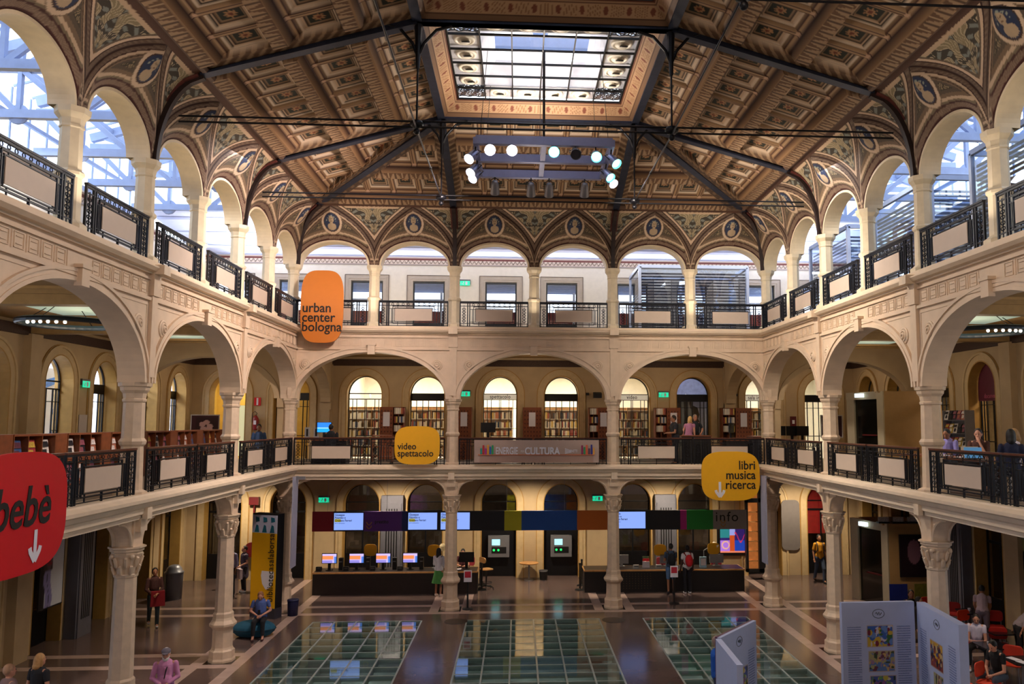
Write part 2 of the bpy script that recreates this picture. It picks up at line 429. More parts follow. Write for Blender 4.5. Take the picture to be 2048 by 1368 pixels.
# frieze with greek-key relief
bw.box(-2.7, 2.7, -TH-.05, -TH, 8.52, 8.58); bw.box(-2.7, 2.7, -TH-.04, -TH, 8.93, 8.97)
for i in range(14):
    c = -2.34+i*.36
    if abs(c) < .2: continue
    for (a, b, p, q) in ((-.12, .12, .27, .28), (-.12, .12, .04, .05), (-.12, -.11, .04, .28), (.11, .12, .04, .28), (-.07, .07, .21, .22), (-.07, .07, .10, .11), (.175, .19, .02, .30)):
        bw.box(c+a, c+b, -TH-.014, -TH, 8.61+p, 8.61+q)
ME_ARC = bw.mesh('arcade_wall', CREAM)
# cornice and upper plinth (z 9.05 .. 9.3), 2F floor edge
def cornice(prof, L, m, name):
    b = MB(); b.sweep(prof, [(-L/2, 0, 0, -1), (L/2, 0, 0, -1)]); return b.mesh(name, m)
ME_COR = cornice([(-.1, 9.05), (.30, 9.05), (.30, 9.08), (.38, 9.10), (.44, 9.16), (.44, 9.19), (.34, 9.22), (.30, 9.24), (.30, 9.32), (-.1, 9.32)], 5.4, CREAM2, 'cornice')
ME_SLAB = cornice([(-.1, 4.24), (.27, 4.24), (.27, 4.32), (.33, 4.34), (.33, 4.44), (.38, 4.47), (.42, 4.55), (.47, 4.58), (.47, 4.64), (.36, 4.69), (.33, 4.72), (-.1, 4.72)], 5.4, CREAM2, 'slab_edge')
bo = MB()
for sx in (-1, 1):
    bo.box(sx*2.7, sx*2.55, -.52, -.3, 9.05, 9.24)
    bo.box(sx*2.7, sx*2.60, -.40, -.3, 4.24, 4.46)
ME_BLK = bo.mesh('cornice_block', CREAM2)
for side, n in NB.items():
    for k in range(n):
        loc = bayloc(side, k)
        w = struct('wall_'+side, ME_ARC, loc, ROT[side])
        struct('trim_1', ME_COR, loc, ROT[side]); struct('trim_2', ME_SLAB, loc, ROT[side]); struct('trim_3', ME_BLK, loc, ROT[side])
# --- upper arcade: thin arched wall per half bay, white soffit
SOFF = mat('upper_arch_cream', '#e6d5b4', .55, var=.05)
uw = perfwall(-1.35, 1.35, ZU, 12.75, [(0, 1.13, ZU-1, ZU, .79)], -.12, .30, n=30)
uw.v = [(x, y, max(z, ZU)) for x, y, z in uw.v]
arch_band(uw, 0, 1.13, ZU, .79, 0, .06, -.15, -.12, 30)
ME_UA = uw.mesh('upper_arcade', SOFF)
for side, n in NB.items():
    for k in range(2*n): struct('wall_'+side, ME_UA, hbloc(side, k), ROT[side])

# --- painted coved vault
VM = attr_mat('painted_vault', .62, .25)
def L3(h):
    v = np.array(lin(h)); g = v @ np.array([.3, .59, .11]); return (v*.80+g*.20)*np.array([1.0, .97, 1.0])
def vault(corner=0):
    nx, nl, nc = 150, 46, 80
    s = np.linspace(-1.35, 1.35, nx+1); a = np.abs(s)
    zw = np.where(a < 1.19, ZU+.85*np.sqrt(np.clip(1-(a/1.19)**2, 0, 1)), ZU)
    t = np.clip(a/1.42, 0, 1); c = .75
    zg = ZU+.02+1.80*(np.sqrt(np.clip((1+c)**2-(t+c)**2, 0, None))/math.sqrt((1+c)**2-c*c))
    zg = np.maximum(zg, zw+.004)
    TOP = 13.27; RI = 1.0; H = TOP-ZU
    def inset(z): q = np.clip((z-ZU)/H, 0, 1); return RI*(1-np.sqrt(1-q*q*.9999))
    P = np.zeros((nx+1, nl+nc, 3))
    for j in range(nl):
        v = j/(nl-1); z = zw+(zg-zw)*v; d = inset(zg)*np.sin(v*PI/2)**1.0*1.0
        P[:, j] = np.stack([s, -.13-d, z], -1)
    for j in range(nc):
        v = (j+1)/nc; z = zg+(TOP-zg)*v
        P[:, nl+j] = np.stack([s, -.13-inset(z), z], -1)
    S = P[:, :, 0]; Z = P[:, :, 2]; A = np.abs(S)
    GZ = np.interp(A, a[nx//2:], zg[nx//2:]); WZ = np.interp(A, a[nx//2:], zw[nx//2:])
    gs = np.interp(A, a[nx//2:], np.abs(np.gradient(zg, s))[nx//2:]); ws = np.interp(A, a[nx//2:], np.clip(np.abs(np.gradient(zw, s))[nx//2:], 0, 6))
    dg = (Z-GZ)/np.sqrt(1+gs**2); da = (Z-WZ)/np.sqrt(1+ws**2)
    C = np.zeros(P.shape); C[:] = L3('#7d6446')
    def put(m, h): C[m] = L3(h)
    low = dg < 0
    arc = np.arctan2(Z-12.2, S)
    # lunette
    put(low & (dg < -.17) & (dg > -.19), '#4c3826'); 
    mz = 12.74; rr = np.hypot(S/.95, (Z-mz))
    tri = low & (da > .30) & (dg < -.22) & (rr > .36)
    put(tri, '#5d4f3c')
    orn = np.sin(S*58+np.sin(Z*40)*2)*np.sin(Z*52+np.cos(S*33)*2)
    put(tri & (da > .36) & (dg < -.26) & (rr > .42), '#48402f')
    put(tri & (orn > .35) & (da > .36) & (dg < -.26) & (rr > .42), '#a08a5c')
    put(low & (da < .235) & (da > .185), '#c9ac84'); put(low & (da < .18) & (da > .15), '#7a6a4c'); put(low & (da < .15), '#4d2c22'); put(low & (da < .12), '#7a6048')
    put(low & (da < .12) & (np.sin(arc*150) > .2), '#8d735a'); put(low & (da < .04), '#4a2019')
    put(rr < .36, '#7a6448'); put(rr < .345, '#d0b48e'); put(rr < .275, '#4a3326'); put(rr < .25, '#2c3854')
    fig = ((np.hypot(S/.085, (Z-mz-.07)/.1) < 1) | (np.hypot(S/.14, (Z-mz+.13)/.1) < 1) | ((np.abs(S) < .04) & (np.abs(Z-mz) < .15)))
    put(fig, '#b39a72'); put((rr < .25) & (np.abs(np.hypot(S, Z-mz-.02)-.15) < .018) & (Z > mz+.02) & (np.sin(np.arctan2(Z-mz, S)*14) > 0), '#8f9a86')
    put((np.hypot((A-.03)/.016, (Z-mz-.085)/.012) < 1), '#5a4630'); put(fig & (np.abs(Z-mz-.02) < .01) & (A < .035), '#6d4a34')
    # groin bands
    put(np.abs(dg) < .10, '#6b5541'); put((np.abs(dg) < .085) & (np.abs(dg) > .035) & (np.sin(Z*95) > .1), '#7d6750')
    put(np.abs(dg) < .018, '#3c231a'); put((np.abs(dg) > .085) & (np.abs(dg) < .105), '#42261c')
    put((dg > .105) & (dg < .15), '#d2b48e'); put(low & (dg < -.105) & (dg > -.15), '#c6a982')
    # foliage triangles
    up = (dg > .15); put(up, '#6b5a44'); put(up & (dg > .18), '#453f33')
    cx = 1.35-A; rz = Z-12.35
    an = np.arctan2(rz, cx+1e-6); rd = np.hypot(cx, rz)
    leaf = np.sin(an*11+np.sin(rd*15)*1.2); ribl = np.abs(leaf) < .2
    fin = np.sin(an*34+np.sin(rd*22)*2.2)
    put(up & (dg > .18) & (rz > .10) & (leaf > -.15) & (np.sin(rd*13+an*4) > -.6), '#8f8058'); put(up & (dg > .18) & (rz > .10) & (leaf > .1) & (np.abs(fin) < .35), '#c0ae84'); put(up & (dg > .18) & (rz > .10) & (np.abs(leaf+.15) < .13), '#b8a67e'); put(up & (dg > .18) & (rz > .1) & (leaf < -.6) & (np.sin(rd*40+an*9) > .3), '#7c8478')
    sc = np.sin(rd*46+an*3)*np.cos(an*5-rd*12)
    put(up & (dg > .18) & (rz <= .14) & (sc > .1), '#93a08c'); put(up & (dg > .18) & (rz <= .14) & (sc > .55), '#d3c9a0')
    put(up & (np.hypot(cx/.10, (Z-12.30)/.12) < 1), '#7a5a2c'); put(up & (np.hypot(cx/.06, (Z-12.30)/.07) < 1), '#c48a3c')
    put((Z > 13.17) & (dg > .2), '#c9aa80'); put(Z > 13.215, '#5a3a28')
    P = P.copy()
    if corner:
        x = P[:, :, 0]; lim = 1.35-(-P[:, :, 1]-.0)
        P[:, :, 0] = np.minimum(x, lim) if corner > 0 else np.maximum(x, -lim)
    K = None
    if corner: K = (x < lim+.02) if corner > 0 else (x > -lim-.02)
    return grid_attr('painted_cove', P, C, VM, keep=K)
ME_V = vault(0); ME_VR = vault(1); ME_VL = vault(-1)
for side, n in NB.items():
    for k in range(2*n):
        me = ME_V
        if side == 'far': me = ME_VL if k == 0 else ME_VR if k == 5 else ME_V
        if side == 'left' and k == 0: me = ME_VR       # local +x points to the far corner
        if side == 'right' and k == 0: me = ME_VL
        struct('ceiling', me, hbloc(side, k), ROT[side])
# eave cornice above the cove
EAV = mat('eave_moulding', '#5a4232', .6, var=.2)
for side, n in NB.items():
    for k in range(n):
        L = 5.4; a, b = -2.7, 2.7
        if side == 'far' and k == 0 or side == 'right' and k == 0: a = -1.62
        if side == 'far' and k == 2 or side == 'left' and k == 0: b = 1.62
        m = MB(); m.sweep([(1.08, 13.22), (1.16, 13.24), (1.2, 13.3), (1.2, 13.40), (1.08, 13.40)], [(a, 0, 0, -1), (b, 0, 0, -1)])
        struct('trim_4', m.mesh('eave', EAV), bayloc(side, k), ROT[side])

# --- coffered slopes
CM = attr_mat('painted_coffers', .6, .25)
ALP = math.atan2(1.28, 4.28); SL = 4.28/math.cos(ALP)
def coffers(corner=0):
    nu, nv = 168, 152
    u = np.linspace(-2.7, 2.7, nu+1); v = np.linspace(0, SL, nv+1); U, V = np.meshgrid(u, v, indexing='ij')
    rp = SL/3; rv = np.mod(V, rp); rv[V >= SL-1e-6] = rp
    C = np.zeros(U.shape+(3,)); C[:] = L3('#4c3424'); Hh = np.zeros(U.shape)
    put = lambda m, h: C.__setitem__(m, L3(h))
    # ornament band (carved purlin) rv < .40
    band = rv < .42
    put(band, '#6b4a2a')
    w = (U*2.4) % 1.0; lv = (rv-.04)/.34
    leaf = np.abs(w-.5)*2 < np.clip(1-lv, 0, 1)**.5*.8
    put(band & leaf, '#a5845a'); put(band & leaf & (np.abs(w-.5) < .08), '#5a4028'); put(band & (np.abs(w-.5) > .45) & (lv > .2), '#b5976a')
    put(band & (rv < .05), '#3a241a'); put(band & (rv > .37), '#8f6a3c')
    Hh[band] = .22; Hh[band & (rv < .04)] = .1; Hh[(rv > .42) & (rv < .47)] = .06
    put((rv > .42) & (rv < .46), '#3a1f16')
    # coffer row
    cell = rv >= .46; cu = (U+2.49)/.83; inr = (np.abs(U) < 2.49)
    fu = (cu % 1.0-.5)*.83; fv = rv-(.46+(rp-.46)/2); hv = (rp-.46)/2
    put(cell, '#a88455')
    put(cell & (np.abs(np.abs(fu)-.39) < .012), '#4a2618'); put(cell & (np.abs(np.abs(fu)-.335) < .012), '#4a2618')
    put(cell & (np.abs(np.abs(fv)-(hv-.08)) < .012), '#4a2618')
    put(cell & (np.abs(fu) > .36) & (np.abs(fv) > hv-.08), '#c49a72')
    q = np.maximum(np.abs(fu)/.33, np.abs(fv)/(hv-.09))
    inner = cell & (q < 1) & inr
    put(inner, '#8f7048'); put(inner & (q < .95), '#d2bb98'); put(inner & (q < .80), '#2c2118'); put(inner & (q < .76), '#c0a078'); put(inner & (q < .66), '#3a2a1e')
    put(inner & (q < .60), '#9a7a50'); put(inner & (q < .5), '#2a3028')
    rr = np.hypot(fu, fv); an = np.arctan2(fv, fu)
    put(inner & (rr < .11+.03*np.cos(an*8)), '#b58248'); put(inner & (rr < .05), '#7a3a20')
    Hh[cell] = 0.; Hh[inner] = -.05; Hh[inner & (q < .80)] = -.09; Hh[inner & (q < .6)] = -.12
    Hh[cell & (np.abs(fu) > .33) & ~inner] = .02
    # side leaf borders next to the rafters
    e = np.abs(U) > 2.40; put(e, '#6e5034'); put(e & (np.sin(V*26+np.abs(U)*20) > .3), '#a5845a'); Hh[e] = .10
    if corner:
        hd = ((2.7-(1.12+V*math.cos(ALP)))-U) if corner > 0 else (U+(2.7-(1.12+V*math.cos(ALP))))
        hb = hd < .42; put(hb, '#4a3626'); put(hb & (np.abs(hd-.37) < .03), '#8f6f48'); put(hb & (hd < .3) & (np.sin(V*20+hd*14)*np.sin(hd*24) > .25), '#6e5436'); Hh[hb] = .20; Hh[hb & (hd > .36)] = .12
    P = np.zeros(U.shape+(3,)); dn = Hh
    ins = 1.12+V*math.cos(ALP); zz = 13.42+V*math.sin(ALP)
    P[..., 0] = U; P[..., 1] = -ins-dn*math.sin(ALP)*-1; P[..., 2] = zz-dn*math.cos(ALP)
    if corner:
        lim = 2.7-ins
        P[..., 0] = np.minimum(P[..., 0], lim) if corner > 0 else np.maximum(P[..., 0], -lim)
    K = None
    if corner: K = (U < lim+.01) if corner > 0 else (U > -lim-.01)
    return grid_attr('coffered_slope', P, C, CM, smooth=False, keep=K)
ME_C = coffers(0); ME_CR = coffers(1); ME_CL = coffers(-1)
for side, n in NB.items():
    for k in range(n):
        me = ME_C
        if side == 'far': me = ME_CL if k == 0 else ME_CR if k == 2 else ME_C
        if side == 'left' and k == 0: me = ME_CR
        if side == 'right' and k == 0: me = ME_CL
        struct('ceiling', me, bayloc(side, k), ROT[side])
# opaque roof shell above the coffers
mb = MB()
mb.strip([(-8.1, .3, 13.5), (8.1, .3, 13.5)], [(-2.75, -5.3, 15.1), (2.75, -5.3, 15.1)])
mb.strip([(-8.1, .3, 13.5), (-8.1, -32, 13.5)], [(-2.75, -5.3, 15.1), (-2.75, -32, 15.1)])
mb.strip([(8.1, .3, 13.5), (8.1, -32, 13.5)], [(2.75, -5.3, 15.1), (2.75, -32, 15.1)])
mb.add([(-2.75, -27, 15.1), (2.75, -27, 15.1), (2.75, -32, 15.1), (-2.75, -32, 15.1)], [(0, 1, 2, 3)])
for sx in (-1, 1): mb.strip([(sx*8.1, .3, 12.7), (sx*8.1, -32, 12.7)], [(sx*8.1, .3, 13.5), (sx*8.1, -32, 13.5)])
mb.strip([(-8.1, .3, 12.7), (8.1, .3, 12.7)], [(-8.1, .3, 13.5), (8.1, .3, 13.5)])
struct('ceiling', mb.mesh('roof_shell', DUCT))

# --- iron trusses
def truss_rib(name, label, base, inward, group, zt=14.45, ins_t=5.4, diag=False):
    """iron rib from a capital up the cove, then as a rafter up to the skylight ring; inward = unit direction"""
    t = thing(name, label, 'truss', base, 0, group); d = Vector((*inward, 0)); k = math.sqrt(2) if diag else 1
    P = lambda i, z: d*(i*k)+Vector((0, 0, z))
    mb = MB(); cv = []
    for j in range(17):
        q = j/16*.995; z = ZU+1.80*q; i = .17+.98*(1-math.sqrt(1-q*q)); cv.append(P(i, z))
    for a, b in zip(cv, cv[1:]): mb.bar(a, b+(b-a)*.08, .13, .10, up=d)
    lk('curved_bracket', mb.mesh('curved_bracket', IRONBR), t)
    mb = MB()
    for a, b in zip(cv, cv[1:]): mb.bar(a-d*.09, b-d*.09+(b-a)*.08, .24, .05, up=d)
    lk('painted_flange', mb.mesh('painted_flange', [FLG]), t)
    mb = MB()
    p0, p1 = P(1.02, 13.22), P(ins_t, zt)
    mb.bar(p0, p1, .22, .04); mb.bar(p0+Vector((0, 0, .14)), p1+Vector((0, 0, .14)), .05, .28); mb.bar(p0+Vector((0, 0, .25)), p1+Vector((0, 0, .25)), .3, .1)
    lk('rafter', mb.mesh('rafter', STEELB), t)
    return t
IRONBR = mat('bracket_iron_brown', '#2a1c1a', .5, .2, var=.2); FLG = mat('flange_red_brown', '#5b2b24', .6, var=.1)
BEADM = mat('flange_beads', '#c9b193', .6, var=.1)
grp = 'iron truss ribs'
for k in (2, 4, 6, 8):
    for sx, w in ((-1, 'left'), (1, 'right')):
        if k > 6: continue
        truss_rib('truss_rib', 'dark iron roof rib rising from the %s wall, %s from the far corner' % (w, ordn(k//2-1)), (sx*8.1, -2.7*k, 0), (-sx, 0), grp)
for x, w in ((-2.7, 'left'), (2.7, 'right')):
    truss_rib('truss_rib', 'dark iron rib rising from the far wall to the %s corner of the skylight' % w, (x, 0, 0), (0, -1), grp)
for sx, w in ((-1, 'left'), (1, 'right')):
    truss_rib('hip_rib', 'dark iron hip rib rising diagonally from the far %s corner' % w, (sx*8.1, 0, 0), (-sx*.7071, -.7071), grp, diag=True)
# ring beams, skylight frames
RINGM = attr_mat('painted_ring', .6, .25)
def ring_frame(cy):
    t = thing('skylight', 'glazed skylight with black bars and a painted border, %s' % ('over the suspended lights' if cy == -8.1 else 'nearest the camera overhead'), 'skylight', (0, cy, 0))
    mb = MB(); H = 2.7
    for a, b in (((-H, H, 14.5), (H, H, 14.5)), ((-H, -H, 14.5), (H, -H, 14.5)), ((-H, -H, 14.5), (-H, H, 14.5)), ((H, -H, 14.5), (H, H, 14.5))):
        mb.bar(a, b, .2, .05); mb.bar(Vector(a)+Vector((0, 0, .16)), Vector(b)+Vector((0, 0, .16)), .06, .3)
    lk('ring_beam', mb.mesh('ring_beam', STEELB), t)
    # painted border, sloping up to the glass
    n, m = 160, 22
    for q in range(4):
        u = np.linspace(-1, 1, n+1); v = np.linspace(0, 1, m+1); U, V = np.meshgrid(u, v, indexing='ij')
        hw = 2.62-.42*V; P = np.zeros(U.shape+(3,)); P[..., 0] = U*hw; P[..., 1] = hw; P[..., 2] = 14.55+.38*V
        C = np.zeros(P.shape); C[:] = L3('#b08a5c'); X = U*hw
        C[V < .2] = L3('#7a5a3a'); C[(V > .2) & (V < .26)] = L3('#4a2a1c'); C[V > .86] = L3('#6a3a24'); C[(V > .74) & (V < .8)] = L3('#5a3320')
        w = (X*2.0) % 1.0; mid = (V > .3) & (V < .7)
        C[mid & (np.hypot((w-.5)*.5/.055, (V-.5)/.16) < 1)] = L3('#7a3f24'); C[mid & (np.abs(w-.5) > .2) & (np.abs((w*10) % 1-.5) < .16)] = L3('#8a5f34')
        a = q*PI/2; R = np.array([[math.cos(a), -math.sin(a), 0], [math.sin(a), math.cos(a), 0], [0, 0, 1]]); P = P @ R.T
        lk('painted_border', grid_attr('painted_border', P, C, RINGM), t)
    G = 2.2; st = 2*G/6; zg = 14.93
    mb = MB()
    for i in range(7):
        p = -G+i*st; mb.box(p-.016, p+.016, -G, G, zg-.05, zg); mb.box(-G, G, p-.016, p+.016, zg-.05, zg)
    lk('glazing_bar', mb.mesh('glazing_bar', BLACK), t)
    lk('glass_pane', MB().box(-G, G, -G, G, zg, zg+.01).mesh('glass_pane', GLASS), t)
    # white service ring with spot fixtures, dark lattice corners
    mb = MB(); I = G-st
    for x0, x1, y0, y1 in ((-G, -I, -I, I), (I, G, -I, I), (-I, I, I, G), (-I, I, -G, -I)): mb.box(x0, x1, y0, y1, zg+.05, zg+.08)
    J = I-.30; Kz = zg+.62
    for q in range(4):
        n0 = len(mb.v); mb.add([(-I, I, zg+.08), (I, I, zg+.08), (J, J, Kz), (-J, J, Kz)], [(0, 1, 2, 3)]); mb.xf(Matrix.Rotation(q*PI/2, 4, 'Z'), n0)
    lk('white_reveal', mb.mesh('white_reveal', mat('reveal_white', '#dcdfe8', .5, var=.02, emit=.0)), t)
    mb = MB()
    for sx in (-1, 1):
        for sy in (-1, 1):
            for i in range(9):
                for j in range(2):
                    a = i/8*st; cx = sx*(I+st/2)
                    pts = [(cx-st/2+a, sy*(I+st/2)-st/2+w*st/8+.0, zg+.06+.0) for w in range(9)]
                    pts = [(p[0]+.03*math.sin(w*2.2+i), p[1], p[2]) for w, p in enumerate(pts)]
                    if j: pts = [(cx-st/2+w*st/8, sy*(I+st/2)-st/2+a+.03*math.sin(w*2+i), zg+.06) for w in range(9)]
                    mb.tube(pts, .018, 4)
    lk('corner_lattice', mb.mesh('corner_lattice', IRON), t)
    # gimbal spots
    gs = MB(); gs.mi(0).lathe([(.20, 0), (.19, -.05), (.15, -.07), (.15, -.05)], 20, capb=False); gs.ball((0, 0, -.03), (.13, .13, .10), 14, 8); gs.mi(1)
    n0 = len(gs.v); gs.lathe([(.075, 0), (.075, .02)], 16); gs.xf(Matrix.Translation((.03, -.05, -.13)) @ Matrix.Rotation(.5, 4, 'X'), n0)
    me = gs.mesh('gimbal_spot', [mat('gimbal_white', '#d8d2c2', .4, var=.02), BLACK], True)
    for i in range(4):
        c = -I+st/2+i*st
        for p in ((-G+st/2, c), (G-st/2, c), (c, G-st/2), (c, -G+st/2)): lk('gimbal_spot', me, t, (p[0], p[1], zg+.05)).scale = (1.3, 1.3, 1.0)
    return t
for k in range(4):
    if k < 2: ring_frame(-8.1-5.4*k)
mb = MB()
for k in range(2, 4):  # plain glazed ridge behind the camera
    pass
mb.add([(-2.75, -16.2, 14.9), (2.75, -16.2, 14.9), (2.75, -27, 14.9), (-2.75, -27, 14.9)], [(0, 1, 2, 3)])
struct('ceiling', mb.mesh('ridge', CREAM))
# roof steel above the skylight
def steel(name, label, loc, mesh_mb, cat='roof truss', grp=None): 
    o = lk(name, mesh_mb.mesh(name, WSTEEL), None, loc); tag(o, label, cat, grp); return o
for i, yy in enumerate((-6.6, -8.1, -9.7)):
    m = MB(); m.bar((-4, 0, 16.2), (4, 0, 16.2), .18, .3); m.bar((-4, 0, 18.2), (4, 0, 18.2), .2, .2)
    for x in range(-4, 4, 2): m.bar((x, 0, 16.2), (x+1, 0, 18.2), .12); m.bar((x+1, 0, 18.2), (x+2, 0, 16.2), .12); m.bar((x, 0, 16.2), (x, 0, 18.2), .1)
    steel('roof_truss', 'pale blue steel truss seen through the skylight, %s' % ['nearest the far wall', 'middle of three', 'nearest the camera'][i], (0, yy, 0), m, grp=None)

# --- 1F / 2F gallery slabs and ceilings, outer walls
def ringslab(z0, z1, m, inner=.0, name='floor'):
    mb = MB()
    mb.box(-13.4, -8.1+inner, -32.5, 5.3, z0, z1); mb.box(8.1-inner, 13.4, -32.5, 5.3, z0, z1); mb.box(-8.1+inner, 8.1-inner, 0-inner, 5.3, z0, z1)
    struct(name, mb.mesh(name, m))
ringslab(4.28, 4.66, mat('gallery_floor', '#6a5a4c', .5, var=.1), .1)
ringslab(8.72, 9.22, mat('gallery_ceiling', '#9a7c4c', .7, var=.1), .1)
# ceiling beams of the first floor gallery
CB = mat('ceiling_beam_tan', '#a98c5c', .65, var=.1)
mb = MB()
for k in range(1, 7):
    for sx in (-1, 1):
        mb.box(sx*8.3, sx*13.35, -5.4*k-.16, -5.4*k+.16, 8.42, 8.72); mb.box(sx*8.3, sx*13.35, -5.4*k-.24, -5.4*k+.24, 8.62, 8.72)
for x in (-2.7, 2.7): mb.box(x-.16, x+.16, .3, 5.3, 8.42, 8.72); mb.box(x-.24, x+.24, .3, 5.3, 8.62, 8.72)
for sx in (-1, 1):
    for k in range(6):
        for a in (.25, 1.1): mb.box(sx*(8.3+a), sx*(13.35-a), -5.4*k-.3-a, -5.4*k-.34-a, 8.66, 8.72); mb.box(sx*(8.3+a), sx*(13.35-a), -5.4*k-5.1+a, -5.4*k-5.06+a, 8.66, 8.72)
struct('trim_5', mb.mesh('ceiling_beams', CB))
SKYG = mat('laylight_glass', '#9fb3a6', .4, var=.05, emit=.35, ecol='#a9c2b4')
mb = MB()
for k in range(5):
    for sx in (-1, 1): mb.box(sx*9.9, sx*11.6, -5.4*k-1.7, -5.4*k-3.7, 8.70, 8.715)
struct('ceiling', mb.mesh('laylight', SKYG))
# brown painted frieze under the ceiling
FRZ = mat('painted_frieze_brown', '#3f2a20', .7, var=.3, scale=30)
mb = MB(); mb.box(-13.3, 13.3, 5.19, 5.25, 8.36, 8.62)
for sx in (-1, 1): mb.box(sx*13.24, sx*13.35, -32, 5.2, 8.36, 8.62)
struct('trim_6', mb.mesh('frieze', FRZ))
# diagonal cross arches in the corner bays of both floors
for sx in (-1, 1):
    for ax in (0, 1):
        m = perfwall(-2.5, 2.5, 6.9, 8.72, [(0, 2.2, 6, 6.9, 1.35)], -.18, .18, 24); m.v = [(x, y, max(z, 6.9)) for x, y, z in m.v]
        arch_band(m, 0, 2.2, 6.9, 1.35, 0, .18, -.21, -.18, 24)
        m2 = [(-2.5, -2.3), (2.3, 2.5)]
        for a, b in m2: m.box(a, b, -.22, .22, 6.6, 6.9); m.box(a, b, -.16, .16, 4.66, 6.6)
        if ax == 0: struct('wall_'+('left' if sx < 0 else 'right'), m.mesh('corner_arch', OCHRE), (sx*10.75, 0, 0), 0)
        else: struct('wall_'+('left' if sx < 0 else 'right'), m.mesh('corner_arch', OCHRE), (sx*8.1, 2.7, 0), PI/2)
# ---------------------------------------------------------------- gallery rear walls
CEN = [-11.96, -9.48]+[c+s*1.24 for c in (-5.4, 0, 5.4) for s in (-1, 1)]+[9.48, 11.96]
SCEN = [3.94, 1.46]+[-2.7-5.4*k+s*1.24 for k in range(6) for s in (1, -1)]
def rear(z0, z1, ops_far, ops_side, m, th=.5):
    a = perfwall(-13.35, 13.35, z0, z1, ops_far, 0, th); struct('wall_far', a.mesh('rear_wall', m), (0, 5.25, 0), 0)
    for sx, nm in ((-1, 'left'), (1, 'right')):
        ops = [((c if sx < 0 else -c),)+o for c, o in ops_side]
        ops.sort()
        x0, x1 = (-32.5, 5.3) if sx < 0 else (-5.3, 32.5)
        w = perfwall(x0, x1, z0, z1, ops, 0, th); struct('wall_'+nm, w.mesh('rear_wall', m), (sx*13.35, 0, 0), -sx*PI/2)
O1 = (.7, 4.66, 7.22, .76); O0 = (.7, 0, 2.90, .76)
rear(4.5, 8.8, [(c,)+O1 for c in CEN], [(c, O1) for c in SCEN], OCHRE)
rear(0, 4.4, [(c,)+O0 for c in CEN], [(c, O0) for c in SCEN], OCHRE)
WALL2 = mat('upper_gallery_wall', '#ddd3bf', .7, var=.04)
C2 = CEN
O2 = (.64, 9.22, 11.82, 0)
rear(9.1, 12.9, [(c,)+O2 for c in C2], [], WALL2, .35)
# archivolts
def archivolt(z0, zs, ri):
    m = MB()
    arch_band(m, 0, .7, zs, ri, .0, .20, -.03, 0, 20, z0); arch_band(m, 0, .7, zs, ri, .20, .27, -.06, 0, 20, z0)
    m.mi(1); arch_band(m, 0, .7, zs, ri, .27, .30, -.02, 0, 20, z0); arch_band(m, 0, .7, zs, ri, -.015, .02, -.035, .5, 20, z0)
    return m.mesh('archivolt', [mat('archivolt_tan', '#c2a97e', .65, var=.07), TAN])
AV1 = archivolt(4.66, 7.22, .76); AV0 = archivolt(0, 2.90, .76)
m = MB()
for o0, o1, d in ((.0, .08, .03), (.08, .14, .05), (.14, .22, .03)):
    m.box(-.64-o1, -.64-o0, -d, 0, 9.22, 11.82+o1); m.box(.64+o0, .64+o1, -d, 0, 9.22, 11.82+o1); m.box(-.64-o0, .64+o0, -d, 0, 11.82+o0, 11.82+o1)
m.mi(1).box(-.88, -.86, -.055, 0, 9.22, 12.06); m.box(.86, .88, -.055, 0, 9.22, 12.06); m.box(-.88, .88, -.055, 0, 12.04, 12.06)
AV2 = m.mesh('door_surround', [mat('surround_stone', '#b3a593', .6, var=.06), mat('surround_grey_brown', '#6c5b50', .6, var=.1)])
def sideplace(side, c):
    return {'far': ((c, 5.25, 0), 0.), 'left': ((-13.35, c, 0), PI/2), 'right': ((13.35, c, 0), -PI/2)}[side]
VIS = {'far': CEN, 'left': SCEN[:7], 'right': SCEN[:7]}
for side, cs in VIS.items():
    for c in cs:
        l, r = sideplace(side, c); struct('trim_7', AV1, l, r); struct('trim_8', AV0, l, r)
        if side == 'far': struct('trim_9', AV2, l, r)
# string course between piers on ground floor, pilaster strips
m = MB()
m.box(-13.3, 13.3, 5.20, 5.25, 4.02, 4.14)
for sx in (-1, 1): m.box(sx*13.30, sx*13.35, -32, 5.2, 4.02, 4.14)
struct('trim_10', m.mesh('string_course', CREAM))
m = MB()
for sx in (-1, 1):
    for y in (0, -5.4, -10.8): m.box(sx*13.1, sx*13.35, y-.3, y+.3, 0, 4.3); m.box(sx*13.15, sx*13.35, y-.25, y+.25, 4.66, 8.4)
for x in (-8.1, 8.1):
    if abs(x) > 8: m.box(x-.22, x+.22, 5.1, 5.25, 4.66, 8.4)
struct('trim_11', m.mesh('pilaster', OCHRE))
# upper cornice on 2F walls with painted frieze
def frieze_mesh(L):
    n, k = int(L*28), 18; u = np.linspace(-L/2, L/2, n+1); v = np.linspace(0, 1, k+1); U, V = np.meshgrid(u, v, indexing='ij')
    P = np.zeros(U.shape+(3,)); P[..., 0] = U; P[..., 1] = -.03-.10*np.clip((V-.6)/.4, 0, 1); P[..., 2] = 12.46+.32*V
    C = np.zeros(P.shape); C[:] = L3('#cdb99b'); w = (U*6) % 1
    C[(V < .12)] = L3('#9c8c80'); C[(V > .2) & (V < .62) & (np.abs(np.abs(w-.5)*2-(V-.2)/.42) < .25)] = L3('#7a6654')
    C[(V > .66)] = L3('#6a3228'); C[V > .88] = L3('#a89684')
    return grid_attr('frieze', P, C, attr_mat('upper_frieze', .6))
fm = frieze_mesh(26.7); struct('trim_12', fm, (0, 5.25, 0), 0)
struct('trim_12', fm, (-13.35, -8.1, 0), PI/2); struct('trim_12', fm, (13.35, -8.1, 0), -PI/2)
